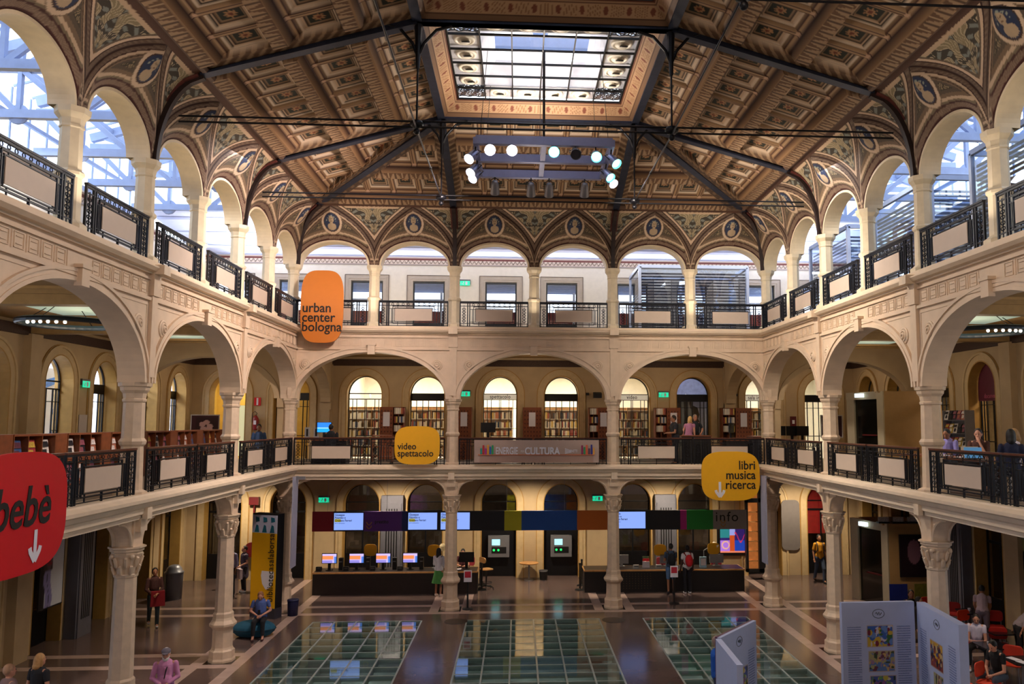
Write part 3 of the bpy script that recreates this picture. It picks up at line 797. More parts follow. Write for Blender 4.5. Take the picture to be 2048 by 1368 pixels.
# sloping white soffit over the far upper gallery, glazed roofs over the side ones
SOFFW = mat('soffit_pale_lilac', '#d3d8ee', .6, var=.03)
m = MB(); m.box(-13.4, 13.4, 5.2, 5.6, 12.8, 12.9)
m.add([(-13.4, 5.3, 12.82), (13.4, 5.3, 12.82), (13.4, .3, 13.5), (-13.4, .3, 13.5)], [(0, 1, 2, 3)])
for i in range(3): m.box(-13.3, 13.3, 4.2-i*1.4, 4.3-i*1.4, 12.86+i*.19, 12.95+i*.19)
struct('ceiling', m.mesh('far_soffit', SOFFW))
RG = glass_mat('roof_glass', (.93, .96, 1.0), .06)
for sx, w in ((-1, 'left'), (1, 'right')):
    m = MB(); m.strip([(sx*8.15, .3, 16.3), (sx*8.15, -32, 16.3)], [(sx*13.6, .3, 14.7), (sx*13.6, -32, 14.7)])
    m.strip([(sx*13.6, .3, 14.7), (sx*13.6, -32, 14.7)], [(sx*13.6, .3, 12.9), (sx*13.6, -32, 12.9)])
    struct('window_20', m.mesh('roof_glazing', RG))
    m = MB()
    m.box(sx*8.1, sx*8.3, -32, .3, 12.75, 16.3)      # lilac back of the hall roof
    struct('wall_'+w, m.mesh('roof_upstand', SOFFW))
    for k in range(0, 8):
        y = -2.7*k-.2
        m = MB(); X = lambda v: sx*v
        m.bar((X(8.3), 0, 13.25), (X(13.4), 0, 13.25), .16, .2); m.bar((X(8.3), 0, 14.35), (X(13.4), 0, 14.35), .14, .16); m.bar((X(8.3), 0, 16.1), (X(13.4), 0, 14.6), .16, .24)
        for v, z in ((9.6, 15.7), (10.9, 15.3), (12.2, 14.95)): m.bar((X(v), 0, 13.25), (X(v), 0, z), .1, .12)
        for a, za, b, zb in ((8.4, 14.35, 9.6, 13.25), (9.6, 14.35, 10.9, 13.25), (10.9, 13.25, 12.2, 14.35), (12.2, 13.25, 13.3, 14.35), (8.4, 16.0, 9.6, 14.35), (9.6, 14.35, 10.9, 15.3), (10.9, 15.3, 12.2, 14.35), (12.2, 14.35, 13.2, 14.7)):
            m.bar((X(a), 0, za), (X(b), 0, zb), .13, .10, up=(0, 1, 0))
        m.ball((X(10.9), 0, 14.35), (.28, .05, .28), 12, 6); m.ball((X(9.6), 0, 13.25), (.25, .05, .25), 12, 6); m.ball((X(12.2), 0, 13.25), (.25, .05, .25), 12, 6)
        steel('roof_truss', 'pale steel truss under the %s gallery glass roof, %s from the far end' % (w, ordn(k)), (0, y, 0), m, grp=None)
    for i, (v, z, s) in enumerate(((9.0, 15.95, .12), (10.2, 15.55, .12), (11.5, 15.15, .12), (12.8, 14.8, .12), (13.45, 12.95, .16), (8.45, 13.25, .14), (10.9, 14.3, .18), (13.45, 13.9, .08))):
        m = MB(); m.bar((0, -32, 0), (0, .3, 0), s, s*1.3)
        steel('roof_purlin', 'long pale steel beam under the glass roof of the %s gallery, %s from the hall' % (w, ordn(i)), (sx*v, 0, z), m, 'beam')
    m = MB()
    for k in range(40): m.bar((sx*8.3, -.8*k, 16.27), (sx*13.55, -.8*k, 14.73), .035, .06); m.bar((sx*13.58, -.8*k, 14.7), (sx*13.58, -.8*k, 12.95), .035, .05, up=(0, 1, 0))
    tag(lk('glazing_bars', m.mesh('glazing_bars', WSTEEL)), 'pale glazing bars carrying the glass roof of the %s upper gallery' % w, 'glazing bars')
lamp('AREA', (0, .75, 12.85), U2*.8, (1.0, .96, .95), 24, aim=(0, 5.2, 10.6), sizey=.3); lamp('AREA', (0, 4.9, 12.3), U2*.45, (.72, .8, 1.0), 24, aim=(0, 3.6, 14), sizey=.2)  # unseen area lamps added: rear wall wash, and cool stand-in for soffit daylight
for sx in (-1, 1): lamp('AREA', (sx*10.8, 2.6, 11.9), U2*.3, (.72, .8, 1.0), 3, aim=(sx*10.8, 2.6, 14), sizey=3)  # unseen cool lamps added to brighten the far corners like daylight
for sx in (-1, 1): lamp('AREA', (sx*10.8, -7, 13.1), U2*.45, (.9, .93, 1.0), 1, aim=(sx*11.2, -7, 9), sizey=9)

# --- windows and what stands behind them
FRM = mat('window_frame_black', '#101014', .4, .3, var=.1)
def frame_mesh(z0, zs, ri, style):
    m = MB(); hw = .7; y = .34
    arch_band(m, 0, hw, zs, ri, -.05, 0, y, y+.05, 20, z0)
    m.box(-hw, hw, y, y+.05, zs+.02, zs+.06)
    if style == 'grid':
        m.box(-hw, hw, y, y+.05, zs-.20, zs-.16); m.box(-hw, hw, y, y+.05, zs-.55, zs-.53); 
        for x in (-.52, -.36, -.03, .03, .36, .52): m.box(x-.013, x+.013, y, y+.04, z0, zs-.18)
        m.box(-.36, .36, y, y+.04, z0+.9, z0+.93); m.box(-hw, -.36, y, y+.04, z0+1.2, z0+1.22); m.box(.36, hw, y, y+.04, z0+1.2, z0+1.22)
    elif style == 'dark':
        m.box(-hw, hw, y, y+.05, zs-.24, zs+.04); m.box(-hw, hw, y, y+.05, zs-.5, zs-.48)
        for x in (-.45, -.2, .03, .36, .52): m.box(x-.015, x+.015, y, y+.04, z0, zs-.2)
        m.box(-hw, hw, y, y+.04, z0+.9, z0+.93)
    elif style == 'door':
        m.box(-hw, hw, y, y+.05, zs-.36, zs-.28); m.box(-.03, .03, y, y+.05, z0, zs-.3)
        for s in (-1, 1): m.box(s*hw, s*(hw-.06), y, y+.05, z0, zs)
        m.box(-.68, .68, y+.005, y+.045, z0, z0+.95)
    elif style == 'solid':
        m.box(-hw, hw, y, y+.05, z0, zs-.3)
    return m.mesh('window_frame', FRM)
FR = {(s, f): frame_mesh(*a, s) for s in ('grid', 'dark', 'door', 'solid') for f, a in ((1, (4.66, 7.22, .76)), (0, (0, 2.9, .76)))}
def pane(z0, zs, ri):
    m = MB(); p = [(x, z) for x, z in arch_path(0, .69, zs, ri-.01, 20, z0)]; m.prism(p, 'y', .355, .365); return m.mesh('glass_pane', GLASS)
PN = {1: pane(4.68, 7.22, .76), 0: pane(.02, 2.9, .76)}
wn = [0]
def window(side, c, f, style):
    l, r = sideplace(side, c); wn[0] += 1
    w = struct(('door_%d' if style in ('door', 'solid') else 'window_%d') % wn[0], FR[(style, f)], l, r)
    lk('glass_pane', PN[f], w); return w
ST1 = ['door', 'dark', 'grid', 'dark', 'grid', 'dark', 'grid', 'dark', 'grid', 'dark']
WF = {}
for i, c in enumerate(CEN):
    if i > 0: WF[i] = window('far', c, 1, ST1[i])
    window('far', c, 0, 'solid' if i in (4, 5) else 'door')
for i, c in enumerate(SCEN[:7]):
    window('left', c, 1, 'dark' if i in (0, 2) else 'grid'); window('left', c, 0, 'door')
    window('right', c, 1, 'dark' if i in (1, 2) else 'grid'); window('right', c, 0, 'door')
# transom lettering on white strips above the far doors
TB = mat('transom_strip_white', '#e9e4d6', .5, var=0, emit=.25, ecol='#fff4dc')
for i, tx in ((4, 'spettacolo'), (6, 'video'), (8, 'sala incontri')):
    lk('name_strip', MB().box(-.66, .66, .33, .34, 7.04, 7.25).mesh('name_strip', TB), WF[i])
    text(tx, .23, INK, WF[i], (0 if i < 8 else .02, .325, 7.085), align='CENTER', depth=.002, sx=.78, spacing=1.1, bold=.002)
# second floor door leaves: black frame with glass showing the terrace
m = MB(); m.box(-.64, -.58, .1, .16, 9.22, 11.8); m.box(.58, .64, .1, .16, 9.22, 11.8); m.box(-.6, .6, .1, .16, 11.74, 11.8); m.box(-.6, .6, .1, .15, 9.22, 10.1)
m.box(-.6, .6, .1, .15, 10.08, 10.12); D2 = m.mesh('door_frame', FRM)
G2 = MB().box(-.58, .58, .12, .13, 10.1, 11.76).mesh('glass_pane', GLASS)
for i, c in enumerate(CEN):
    w = struct('door_%d' % (40+i), D2, (c, 5.25, 0)); lk('glass_pane', G2, w)
# terrace outside the second floor doors
mb = MB(); mb.mi(0).box(-13, 13, 9.0, 9.2, 9.2, 11.1); mb.mi(1).box(-13, 13, 5.65, 9.2, 12.5, 12.6); 
mb.mi(2)
for i in range(9): mb.bar((-13, 5.9+i*.38, 12.0), (13, 5.9+i*.38, 12.0), .05, .12)
for x in range(-12, 13, 2): mb.mi(3).box(x-.05, x+.05, 8.9, 9.0, 9.2, 12.5)
mb.mi(3).box(-13, 13, 8.95, 9.0, 11.5, 11.65)
tag(lk('terrace_wall', mb.mesh('terrace_wall', [mat('terracotta_wall', '#8a3018', .7, var=.3, scale=3), WSTEEL, WSTEEL, WHITE])), 'orange terracotta terrace wall with white posts seen through the upper floor doors', 'terrace wall')
# rooms behind the first floor windows
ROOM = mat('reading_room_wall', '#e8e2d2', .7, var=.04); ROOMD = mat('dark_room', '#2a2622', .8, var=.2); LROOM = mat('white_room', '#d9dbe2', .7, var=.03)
def room(x0, x1, y0, y1, z0, z1, m, open_side, name='wall_room'):
    b = MB(); V = [(x0,y0,z0),(x1,y0,z0),(x1,y1,z0),(x0,y1,z0),(x0,y0,z1),(x1,y0,z1),(x1,y1,z1),(x0,y1,z1)]
    fs = {'s': (0,1,5,4), 'e': (1,2,6,5), 'n': (2,3,7,6), 'w': (3,0,4,7)}
    b.add(V, [(0,3,2,1), (4,5,6,7)]+[v for k, v in fs.items() if k != open_side]); struct(name, b.mesh(name, m))
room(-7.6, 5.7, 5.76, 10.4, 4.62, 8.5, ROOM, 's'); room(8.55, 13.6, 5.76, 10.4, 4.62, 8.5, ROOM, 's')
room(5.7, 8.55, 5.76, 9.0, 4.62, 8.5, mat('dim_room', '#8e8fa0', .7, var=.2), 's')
for x in (-5.4, -1.5, 2.6): lamp('AREA', (x, 8.0, 8.3), RM, (1.0, .95, .82), 2.6, aim=(x, 7.99, 4), sizey=1.6)
lamp('AREA', (10.6, 8.0, 8.3), RM*.8, (1.0, .95, .82), 2.2, aim=(10.6, 7.99, 4), sizey=1.6); lamp('AREA', (7.1, 6.6, 8.3), RM*.25, (.75, .8, 1), .6, aim=(7.1, 8, 7), sizey=.6)
room(-13.6, -7.7, 5.76, 8.6, 4.62, 8.5, mat('yellow_room', '#c7a24a', .7, var=.05), 's'); lamp('AREA', (-12, 7.4, 8.2), RM*.35, (1, .9, .6), 1, aim=(-12, 7.39, 4))
for z0, z1 in ((4.62, 8.5),):
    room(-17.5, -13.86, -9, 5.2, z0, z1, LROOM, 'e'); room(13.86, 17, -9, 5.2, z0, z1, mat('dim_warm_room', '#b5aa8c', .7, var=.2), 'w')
for y in (3.9, 0, -3.9): lamp('AREA', (-15.5, y, 8.3), RM*1.5, COOL, 2, aim=(-15.5, y-.01, 4))
lamp('AREA', (15.4, -4, 8.3), RM*.9, WARM, 1.5, aim=(15.4, -4.01, 4))
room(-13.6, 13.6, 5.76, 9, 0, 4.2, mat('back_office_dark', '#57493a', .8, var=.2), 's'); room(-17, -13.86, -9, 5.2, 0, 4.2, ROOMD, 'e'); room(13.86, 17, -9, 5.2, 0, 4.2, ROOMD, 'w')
lamp('AREA', (-5, 7.4, 4.1), 30, WARM, 3, aim=(-5, 7.39, 0), sizey=1); lamp('AREA', (5, 7.4, 4.1), 24, WARM, 3, aim=(5, 7.39, 0), sizey=1)
# closing walls behind the camera
mb = MB(); mb.box(-13.4, 13.4, -32.6, -32.4, 0, 16.3); struct('wall_near', mb.mesh('near_wall', CREAM))
mb = MB(); 
mb.strip([(-13.4, 5.26, 12.9), (-13.4, 5.26, 12.9)], [(-13.4, 5.26, 12.9), (-13.4, 5.26, 12.9)])

# --- columns (octagonal)
OC = PI/8
def col0_parts():
    b = MB(); b.lathe([(.33, 0), (.33, .05), (.31, .10), (.31, .27), (.27, .31), (.25, .36), (.245, .80), (.27, .84), (.33, .90), (.335, .95), (.27, 1.04), (.25, 1.10), (.25, 1.2), (.225, 1.24)], 8, ph=OC)
    s = MB(); s.lathe([(.215, 1.24), (.205, 2.2), (.195, 3.12), (.215, 3.14), (.22, 3.18), (.2, 3.2)], 8, ph=OC)
    c = MB(); c.lathe([(.19, 3.18), (.2, 3.3), (.24, 3.5), (.28, 3.58), (.24, 3.6)], 16)
    for r0, z0, n, h, ph in ((.205, 3.2, 8, .16, 0), (.225, 3.34, 8, .18, OC)):      # acanthus leaves
        for i in range(n):
            a = 2*PI*i/n+ph; ca, sa = math.cos(a), math.sin(a)
            c.tube([(ca*r0, sa*r0, z0), (ca*(r0+.03), sa*(r0+.03), z0+h*.6), (ca*(r0+.055), sa*(r0+.055), z0+h), (ca*(r0+.075), sa*(r0+.075), z0+h*.86)], [.03, .038, .028, .014], 6)
    for i in range(4):
        a = PI/4+i*PI/2; c.ball((math.cos(a)*.265, math.sin(a)*.265, 3.54), .05, 8, 6)
    c.lathe([(.27, 3.58), (.27, 3.61), (.30, 3.63), (.30, 3.67), (.335, 3.69), (.335, 3.72)], 8, ph=OC)
    return b, s, c
def bracket_mb():     # quarter-arch brackets left and right and a block above the abacus
    m = MB(); m.box(-.20, .20, -.2, .2, 3.72, 4.26)
    for s in (-1, 1):
        pts = [(s*.2, 3.74)]+[(s*(.2+.5*(1-math.cos(a))), 3.74+.46*math.sin(a)) for a in [i*PI/2/10 for i in range(11)]]+[(s*.76, 4.22), (s*.76, 4.26), (s*.2, 4.26)]
        m.prism(pts, 'y', -.16, .16)
        pts2 = [(s*(.2+.5*(1-math.cos(a))), 3.74+.46*math.sin(a)) for a in [i*PI/2/10 for i in range(11)]]
        A = [(x, -.19, z) for x, z in pts2]; B = [(x+s*.05, -.19, z-.03) for x, z in pts2]
        m.tube([(x, -.17, z) for x, z in pts2], .03, 6); m.tube([(x, .17, z) for x, z in pts2], .03, 6)
    m.box(-.14, .14, -.3, -.2, 4.0, 4.26)
    return m
b, s, c = col0_parts(); MC = (b.mesh('base', STONE), s.mesh('shaft', STONE), c.mesh('capital', STONE), bracket_mb().mesh('bracket', STONE))
ground = []
def column0(x, y, rot, label):
    t = thing('ground_column', label, 'column', (x, y, 0), rot, 'ground floor columns')
    for n, me in zip(('base', 'shaft', 'capital', 'bracket'), MC): lk(n, me, t)
column0(-2.7, 0, 0, 'cream octagonal ground floor column at the right end of the left counter, rear row left')
column0(2.7, 0, 0, 'cream octagonal ground floor column in front of the right counter, rear row right')
column0(-8.1, 0, 0, 'cream ground floor corner column behind the yellow totem'); column0(8.1, 0, 0, 'cream ground floor corner column at the far right, under the yellow three-line sign')
for k, w in ((2, 'nearest the far corner'), (4, 'with carved capital beside the red sign'), (6, 'nearest the camera')):
    column0(-8.1, -2.7*k, PI/2, 'cream octagonal ground floor column of the left arcade, %s' % w)
for k, w in ((2, 'nearest the far corner'), (4, 'behind the white open-book display'), (6, 'nearest the camera')):
    column0(8.1, -2.7*k, PI/2, 'cream octagonal ground floor column of the right arcade, %s' % w)
def col1():
    b = MB(); b.lathe([(.30, 4.66), (.30, 4.76), (.215, 4.80), (.20, 5.64), (.235, 5.68), (.25, 5.74), (.21, 5.80)], 8, ph=OC)
    s = MB(); s.lathe([(.205, 5.80), (.195, 6.5), (.215, 6.52), (.22, 6.56), (.2, 6.58)], 8, ph=OC)
    c = MB(); c.lathe([(.2, 6.58), (.215, 6.68), (.26, 6.74), (.27, 6.80), (.30, 6.82), (.31, 6.89)], 8, ph=OC)
    return [q.mesh(n, STONE) for q, n in ((b, 'base'), (s, 'shaft'), (c, 'capital'))]
M1 = col1()
def column1(x, y, label):
    t = thing('gallery_column', label, 'column', (x, y, 0), 0, 'first floor columns')
    for n, me in zip(('base', 'shaft', 'capital'), M1): lk(n, me, t)
column1(-2.7, 0, 'cream octagonal first floor column right of the yellow two-line sign'); column1(2.7, 0, 'cream octagonal first floor column at the right end of the beige banner')
column1(-8.1, 0, 'cream first floor corner column below the orange sign'); column1(8.1, 0, 'cream first floor corner column at the far right corner')
for sx, w in ((-1, 'left'), (1, 'right')):
    for k, q in ((2, 'next to the far corner'), (4, 'second from the far corner'), (6, 'nearest the camera')): column1(sx*8.1, -2.7*k, 'cream octagonal first floor column of the %s arcade, %s' % (w, q))
def col2():
    b = MB(); b.lathe([(.30, 9.30), (.30, 9.40), (.24, 9.44), (.20, 9.48), (.195, 10.2), (.23, 10.24), (.235, 10.29), (.2, 10.33)], 8, ph=OC)
    s = MB(); s.lathe([(.185, 10.33), (.175, 11.04), (.195, 11.06), (.195, 11.09), (.18, 11.1)], 8, ph=OC)
    c = MB(); c.lathe([(.18, 11.1), (.20, 11.2), (.25, 11.26), (.27, 11.29), (.28, 11.39)], 8, ph=OC)
    return [q.mesh(n, mat('upper_column_stone', '#e2d2b2', .5, var=.06)) for q, n in ((b, 'base'), (s, 'shaft'), (c, 'capital'))]
M2 = col2()
def column2(x, y, label):
    t = thing('upper_column', label, 'column', (x, y, 0), 0, 'upper arcade columns')
    for n, me in zip(('base', 'shaft', 'capital'), M2): lk(n, me, t)
for i in range(1, 6): column2(-8.1+2.7*i, 0, 'slender cream upper floor column of the far arcade, %s of five from the left' % ordn(i-1))
for sx, w in ((-1, 'left'), (1, 'right')):
    column2(sx*8.1, 0, 'slender cream upper floor corner column at the far %s' % w)
    for k in range(1, 8): column2(sx*8.1, -2.7*k, 'slender cream upper floor column of the %s arcade, %s from the far corner' % (w, ordn(k-1)))

# --- railings
def ironwork(L, h, zb):
    m = MB(); a = L/2; t = .018
    for z in (zb+.03, zb+.12, zb+h-.13): m.box(-a, a, -.012, .012, z-.010, z+.010)
    m.box(-a, a, -.02, .02, zb+h-.04, zb+h)
    for s in (-1, 1):
        for x in (a-.01, a-.26, a-.33): m.box(s*x-t/2-.008, s*x+t/2+.008, -.02, .02, zb, zb+h)
        for j in range(5):                                  # leaf ladder
            z = zb+.16+j*(h-.34)/5; e = (h-.34)/5
            for q in (-1, 1): m.tube([(s*(a-.135), 0, z), (s*(a-.135)+q*.06, 0, z+e*.35), (s*(a-.135)+q*.055, 0, z+e*.6), (s*(a-.135), 0, z+e*.8)], .011, 4)
        m.box(s*(a-.135)-.006, s*(a-.135)+.006, -.01, .01, zb, zb+h-.1)
        m.box(s*(a-.42)-.01, s*(a-.42)+.01, -.015, .015, zb+.1, zb+h-.25)
    for z in (zb+.17, zb+h-.24): m.box(-(a-.33), a-.33, -.01, .01, z-.008, z+.008)
    w, zc, hh = .64, zb+h*.47, .24
    for o in (0.0, .06): 
        m.box(-w-o, w+o, -.018, .018, zc+hh-.02+o, zc+hh+o); m.box(-w-o, w+o, -.018, .018, zc-hh-o, zc-hh+.02-o)
        for s in (-1, 1): m.box(s*(w+o), s*(w+o-.02), -.018, .018, zc-hh-o, zc+hh+o)
    n = 9
    for i in range(n):                                       # scroll frieze under the handrail
        x = -(a-.36)+(2*a-.72)*(i+.5)/n; r = .037
        m.tube([(x+r*math.cos(q*PI/4), 0, zb+h-.085+r*math.sin(q*PI/4)) for q in range(8)], .009, 4, closed=True)
        if i % 3 == 1: m.box(x-.008, x+.008, -.012, .012, zb+.03, zc-hh); m.box(x-.008, x+.008, -.012, .012, zc+hh, zb+h-.1)
    m.box(-.01, .01, -.02, .02, zb, zc-hh)
    return m.mesh('ironwork', IRON)
def rail_meshes(L, h, zb, hr):
    H = MB(); H.box(-L/2, L/2, -.035, .035, zb+h, zb+h+.035); 
    P = MB(); P.box(-.62, .62, -.03, -.015, zb+h*.47-.2, zb+h*.47+.2)
    return ironwork(L, h, zb), H.mesh('handrail', hr), P.mesh('placard', PLACARD)
R2 = rail_meshes(2.3, .84, 9.32, IRON); R1 = rail_meshes(2.42, .86, 4.72, WOOD)
def railing(R, loc, rot, label, group, d=-.18, placard=True):
    t = thing('railing', label, 'railing', loc, rot, group)
    for n, me in zip(('ironwork', 'handrail', 'placard'), R):
        if n == 'placard' and not placard: continue
        lk(n, me, t, (0, d, 0))
for side, n in NB.items():
    for k in range(min(2*n, 8)):
        q = {'far': 'far side, %s from the left', 'left': 'left side, %s from the far corner', 'right': 'right side, %s from the far corner'}[side] % ordn(k)
        railing(R2, hbloc(side, k), ROT[side], 'black iron railing with blank beige plate, upper floor %s' % q, 'upper floor railings')
        railing(R1, tuple(np.array(hbloc(side, k))+np.array({'far': (.10*(1 if k % 2 == 0 else -1), 0, 0), 'left': (0, .10*(-1 if k % 2 == 0 else 1), 0), 'right': (0, .10*(-1 if k % 2 == 0 else 1), 0)}[side])), ROT[side],
                'black iron railing with brown handrail, first floor %s' % q, 'first floor railings', placard=not (side == 'far' and k in (1, 2, 3)))
# ---------------------------------------------------------------- pixel helpers: a photo pixel on a known plane
_C = Vector((-.5518, -27.0935, 6.1337))
def ray(x, y): return _f+_r2*((x-1129.586)/F)-_u2*((y-701.607)/F)
def PY(x, y, Y): d = ray(x, y); return _C+d*((Y-_C.y)/d.y)
def PX(x, y, X): d = ray(x, y); return _C+d*((X-_C.x)/d.x)
def PZ(x, y, Z=0.): d = ray(x, y); return _C+d*((Z-_C.z)/d.z)
def plate(w, h, d=.03, r=None, e=None):          # upright plate centred at origin, front at y = -d
    m = MB(); m.prism(squircle(w, h, e) if e else rrect(w, h, r or .01), 'y', -d, 0); return m
# ---- hanging squircle signs
def sign(name, label, c, w, h, m, lines, size, col, e=3.4, rot=0., lx=None, align='LEFT', arrow=None, gap=1.15, shear=0., ty=0., sx=1.):
    t = thing(name, label, 'sign', c, rot)
    lk('sign_plate', plate(w, h, .05, e=e).mesh('sign_plate', m), t)
    for i, l in enumerate(lines):
        text(l, size, col, t, (lx, -.056, ty-i*size*gap), align=align, shear=shear, sx=sx, bold=.012*size)
    if arrow:
        ax, az, s = arrow; mb = MB()
        mb.tube([(ax, -.056, az+s), (ax, -.056, az-s*.55)], s*.16, 8)
        for q in (-1, 1): mb.tube([(ax+q*s*.52, -.056, az), (ax+q*s*.45, -.056, az-s*.25), (ax, -.056, az-s*.85)], s*.17, 8)
        mb.v = [(x, -.056+(y+.056)*.06-.002, z) for x, y, z in mb.v]
        lk('arrow', mb.mesh('arrow', PW), t)
    hg = MB()
    for q in (-1, 1): hg.box(q*w*.3-.02, q*w*.3+.02, 0, .12, -h*.2, h*.2)
    lk('bracket', hg.mesh('bracket', IRON), t); return t
sign('hanging_sign', 'tall orange rounded sign reading urban center bologna', (-6.97, -.62, 9.9), 1.38, 2.40, ORANGE, ['urban', 'center', 'bologna'], .44, INK, e=3.6, lx=-.64, ty=-.19, gap=.715, sx=.93)
sign('hanging_sign', 'small yellow rounded sign reading video spettacolo', (-3.79, -.62, 5.37), 1.46, 1.24, YEL, ['video', 'spettacolo'], .30, INK, lx=-.63, ty=-.13, gap=.76, sx=.92)
sign('hanging_sign', 'wide yellow rounded sign reading libri musica ricerca with white arrow', (6.55, -.62, 4.36), 1.96, 1.62, YEL, ['libri', 'musica', 'ricerca'], .41, INK, lx=.84, ty=.22, align='RIGHT', gap=.78, arrow=(-.37, -.46, .27), sx=.90)
t = sign('hanging_sign', 'large red rounded sign cut by the left edge of the picture', (-7.46, PX(35, 1028, -7.46).y, PX(35, 1028, -7.46).z), 2.25, 1.70, RED, ['bebè'], .80, INK, e=3.2, rot=PI/2, lx=.68, ty=-.18, align='RIGHT', shear=.18, arrow=(.36, -.50, .24), sx=.84)
# small grey banners hanging edge-on at the far corners
for sx, w in ((-1, 'left'), (1, 'right')):
    t = thing('hanging_screen', 'long pale grey blank panel hanging edge-on beside the far %s corner column' % w, 'panel', (sx*7.62, -.75, 2.98))
    lk('panel', MB().box(-.02, .02, -.28, .26, -1.45, 1.4).mesh('panel', mat('panel_pale_lilac', '#a8a9bd', .6, var=.03)), t)
    lk('bracket', MB().box(-sx*.3 if sx<0 else 0, 0 if sx<0 else .3, -.03, .03, 1.3, 1.4).mesh('bracket', GREY), t)
# ---- banner on the first floor railing
BAN = mat('banner_cloth_beige', '#b79f92', .7, var=.04)
t = thing('banner', 'long beige cloth banner reading ENERGIE per CULTURA tied to the first floor railing', 'banner', (.11, -.5, 5.17))
n, k = 80, 14; u = np.linspace(-2.06, 2.06, n+1); v = np.linspace(-.37, .37, k+1); U, V = np.meshgrid(u, v, indexing='ij')
P = np.stack([U, .018*np.sin(U*2.1+V*4)*np.cos(V*5), V], -1); C = np.zeros(P.shape); C[:] = lin('#b79f92'); C[(V < -.115) & (np.abs(U) < 1.9)] = lin('#a98a7c')
lk('cloth', grid_attr('cloth', P, C, attr_mat('banner_print', .75)), t)
lk('cloth_back', MB().box(-2.06, 2.06, .022, .03, -.37, .37).mesh('cloth_back', BAN), t)
text('ENERGIE', .34, PW, t, (-1.36, -.025, -.10), sx=.56, bold=.006, depth=.003); text('PER', .09, PW, t, (-.53, -.025, -.03), sx=.8, depth=.003, name='small_lettering')
text('CULTURA', .33, PW, t, (-.40, -.025, -.10), sx=.78, bold=.010, depth=.003); 
mb = MB(); 
for i in range(4): mb.prism([(.93, .10-.05*i), (1.15, .03-.018*i), (1.15, .018-.018*i), (.93, .07-.05*i)], 'y', -.028, -.022)
lk('fan_emblem', mb.mesh('fan_emblem', PW), t); text('BENETTI', .12, PW, t, (1.06, -.025, -.03), sx=.62, bold=.002, depth=.003, name='small_lettering')
bc = ['#1f8f80', '#b3202a', '#b02a8c', '#e8a030', '#2867b5', '#1fa060', '#8c1f55', '#2a8a50', '#e0623a', '#5a3a50', '#2a2a80', '#d89a40']
for i in range(12):
    x = (-1.83+i*.075) if i < 6 else (1.50+(i-6)*.078); h = (.2, .30, .2, .31, .25, .30, .3, .24, .31, .2, .32, .22)[i]
    lk('printed_book', MB().box(x-.028, x+.028, -.03, -.022, -.10, -.10+h).mesh('printed_book', mat('book_'+bc[i][1:], bc[i], .6, var=0)), t)
lk('printed_shelf', MB().box(-1.93, 1.9, -.03, -.022, -.125, -.10).mesh('printed_shelf', mat('shelf_orange', '#c4663a', .6, var=0)), t)
# ---- coloured strip over the counters
t = thing('sign_band', 'long strip of coloured panels and screens hanging over the two counters', 'sign', (0, 2.4, 2.57))
SEG = [(-7.83, -7.09, '#8c1028'), (-6.0, -4.66, '#5e2c8c'), (-4.66, -4.40, '#13226c'), (-3.37, -3.30, '#10121c'), (-2.2, -.98, '#0d101c'), (-.98, -.36, '#c4c228'), (-.36, 1.66, '#1656b4'), (1.66, 2.85, '#c86818'),
       (4.2, 5.46, '#101018'), (5.46, 5.70, '#b01a7c'), (5.70, 6.68, '#12882e'), (6.68, 7.94, '#989088')]
for i, (a, b, c) in enumerate(SEG): lk('colour_panel', MB().box(a, b, -.03, .03, -.35, .35).mesh('colour_panel', mat('band_'+c[1:], c, .5, var=.02)), t)
SCRN = mat('screen_lit_blue', '#7f9fe8', .3, var=0, emit=.95, ecol='#86a4ef'); SYEL = mat('screen_mark_yellow', '#c9c450', .4, var=0, emit=.5)
for a, b in ((-7.09, -6.0), (-4.46, -3.37), (-3.30, -2.20), (2.85, 4.2)):
    s = lk('screen', MB().box(a, b, -.03, .05, -.35, .35).mesh('screen', BLACK), t)
    lk('display', MB().box(a+.03, b-.03, -.036, -.03, -.30, .30).mesh('display', SCRN), s)
    for i, (l, z) in enumerate((('Giuseppe', .2), ('Palumbo e', .1), ('Graziano Ferrari', 0.))): text(l, .105, INK, s, (a+.06, -.040, z), depth=.002, sx=.85, bold=.002)
    text('dal 7 al 28 ottobre', .055, INK, s, (a+.06, -.040, -.08), depth=.002, sx=.85, name='small_lettering')
    lk('highlight', MB().box(a+.05, a+.27, -.038, -.036, -.02, .09).mesh('highlight', SYEL), s)
text('prestito', .17, INK, t, (-5.62, -.034, -.07), depth=.002, sx=.9, bold=.003); text('info', .5, INK, t, (6.76, -.034, -.06), depth=.002, sx=1.0, spacing=1.15)
mb = MB()
for x in (-5.82, 7.05):
    for dz in (0, -.13): mb.tube([(x-.09, -.035, -.02+dz), (x-.06, -.035, -.09+dz), (x, -.035, -.13+dz), (x+.06, -.035, -.09+dz), (x+.09, -.035, -.02+dz)], .016, 6)
lk('chevron', mb.mesh('chevron', mat('chevron_ochre', '#b07a30', .5, var=0)), t)
for x in (-7.3, -5.2, -2.8, -.9, 1.2, 3.4, 5.3, 7.5): mb = MB(); mb.tube([(x, 0, .35), (x, 0, 1.7)], .006, 5); lk('wire', mb.mesh('wire', GREY), t)
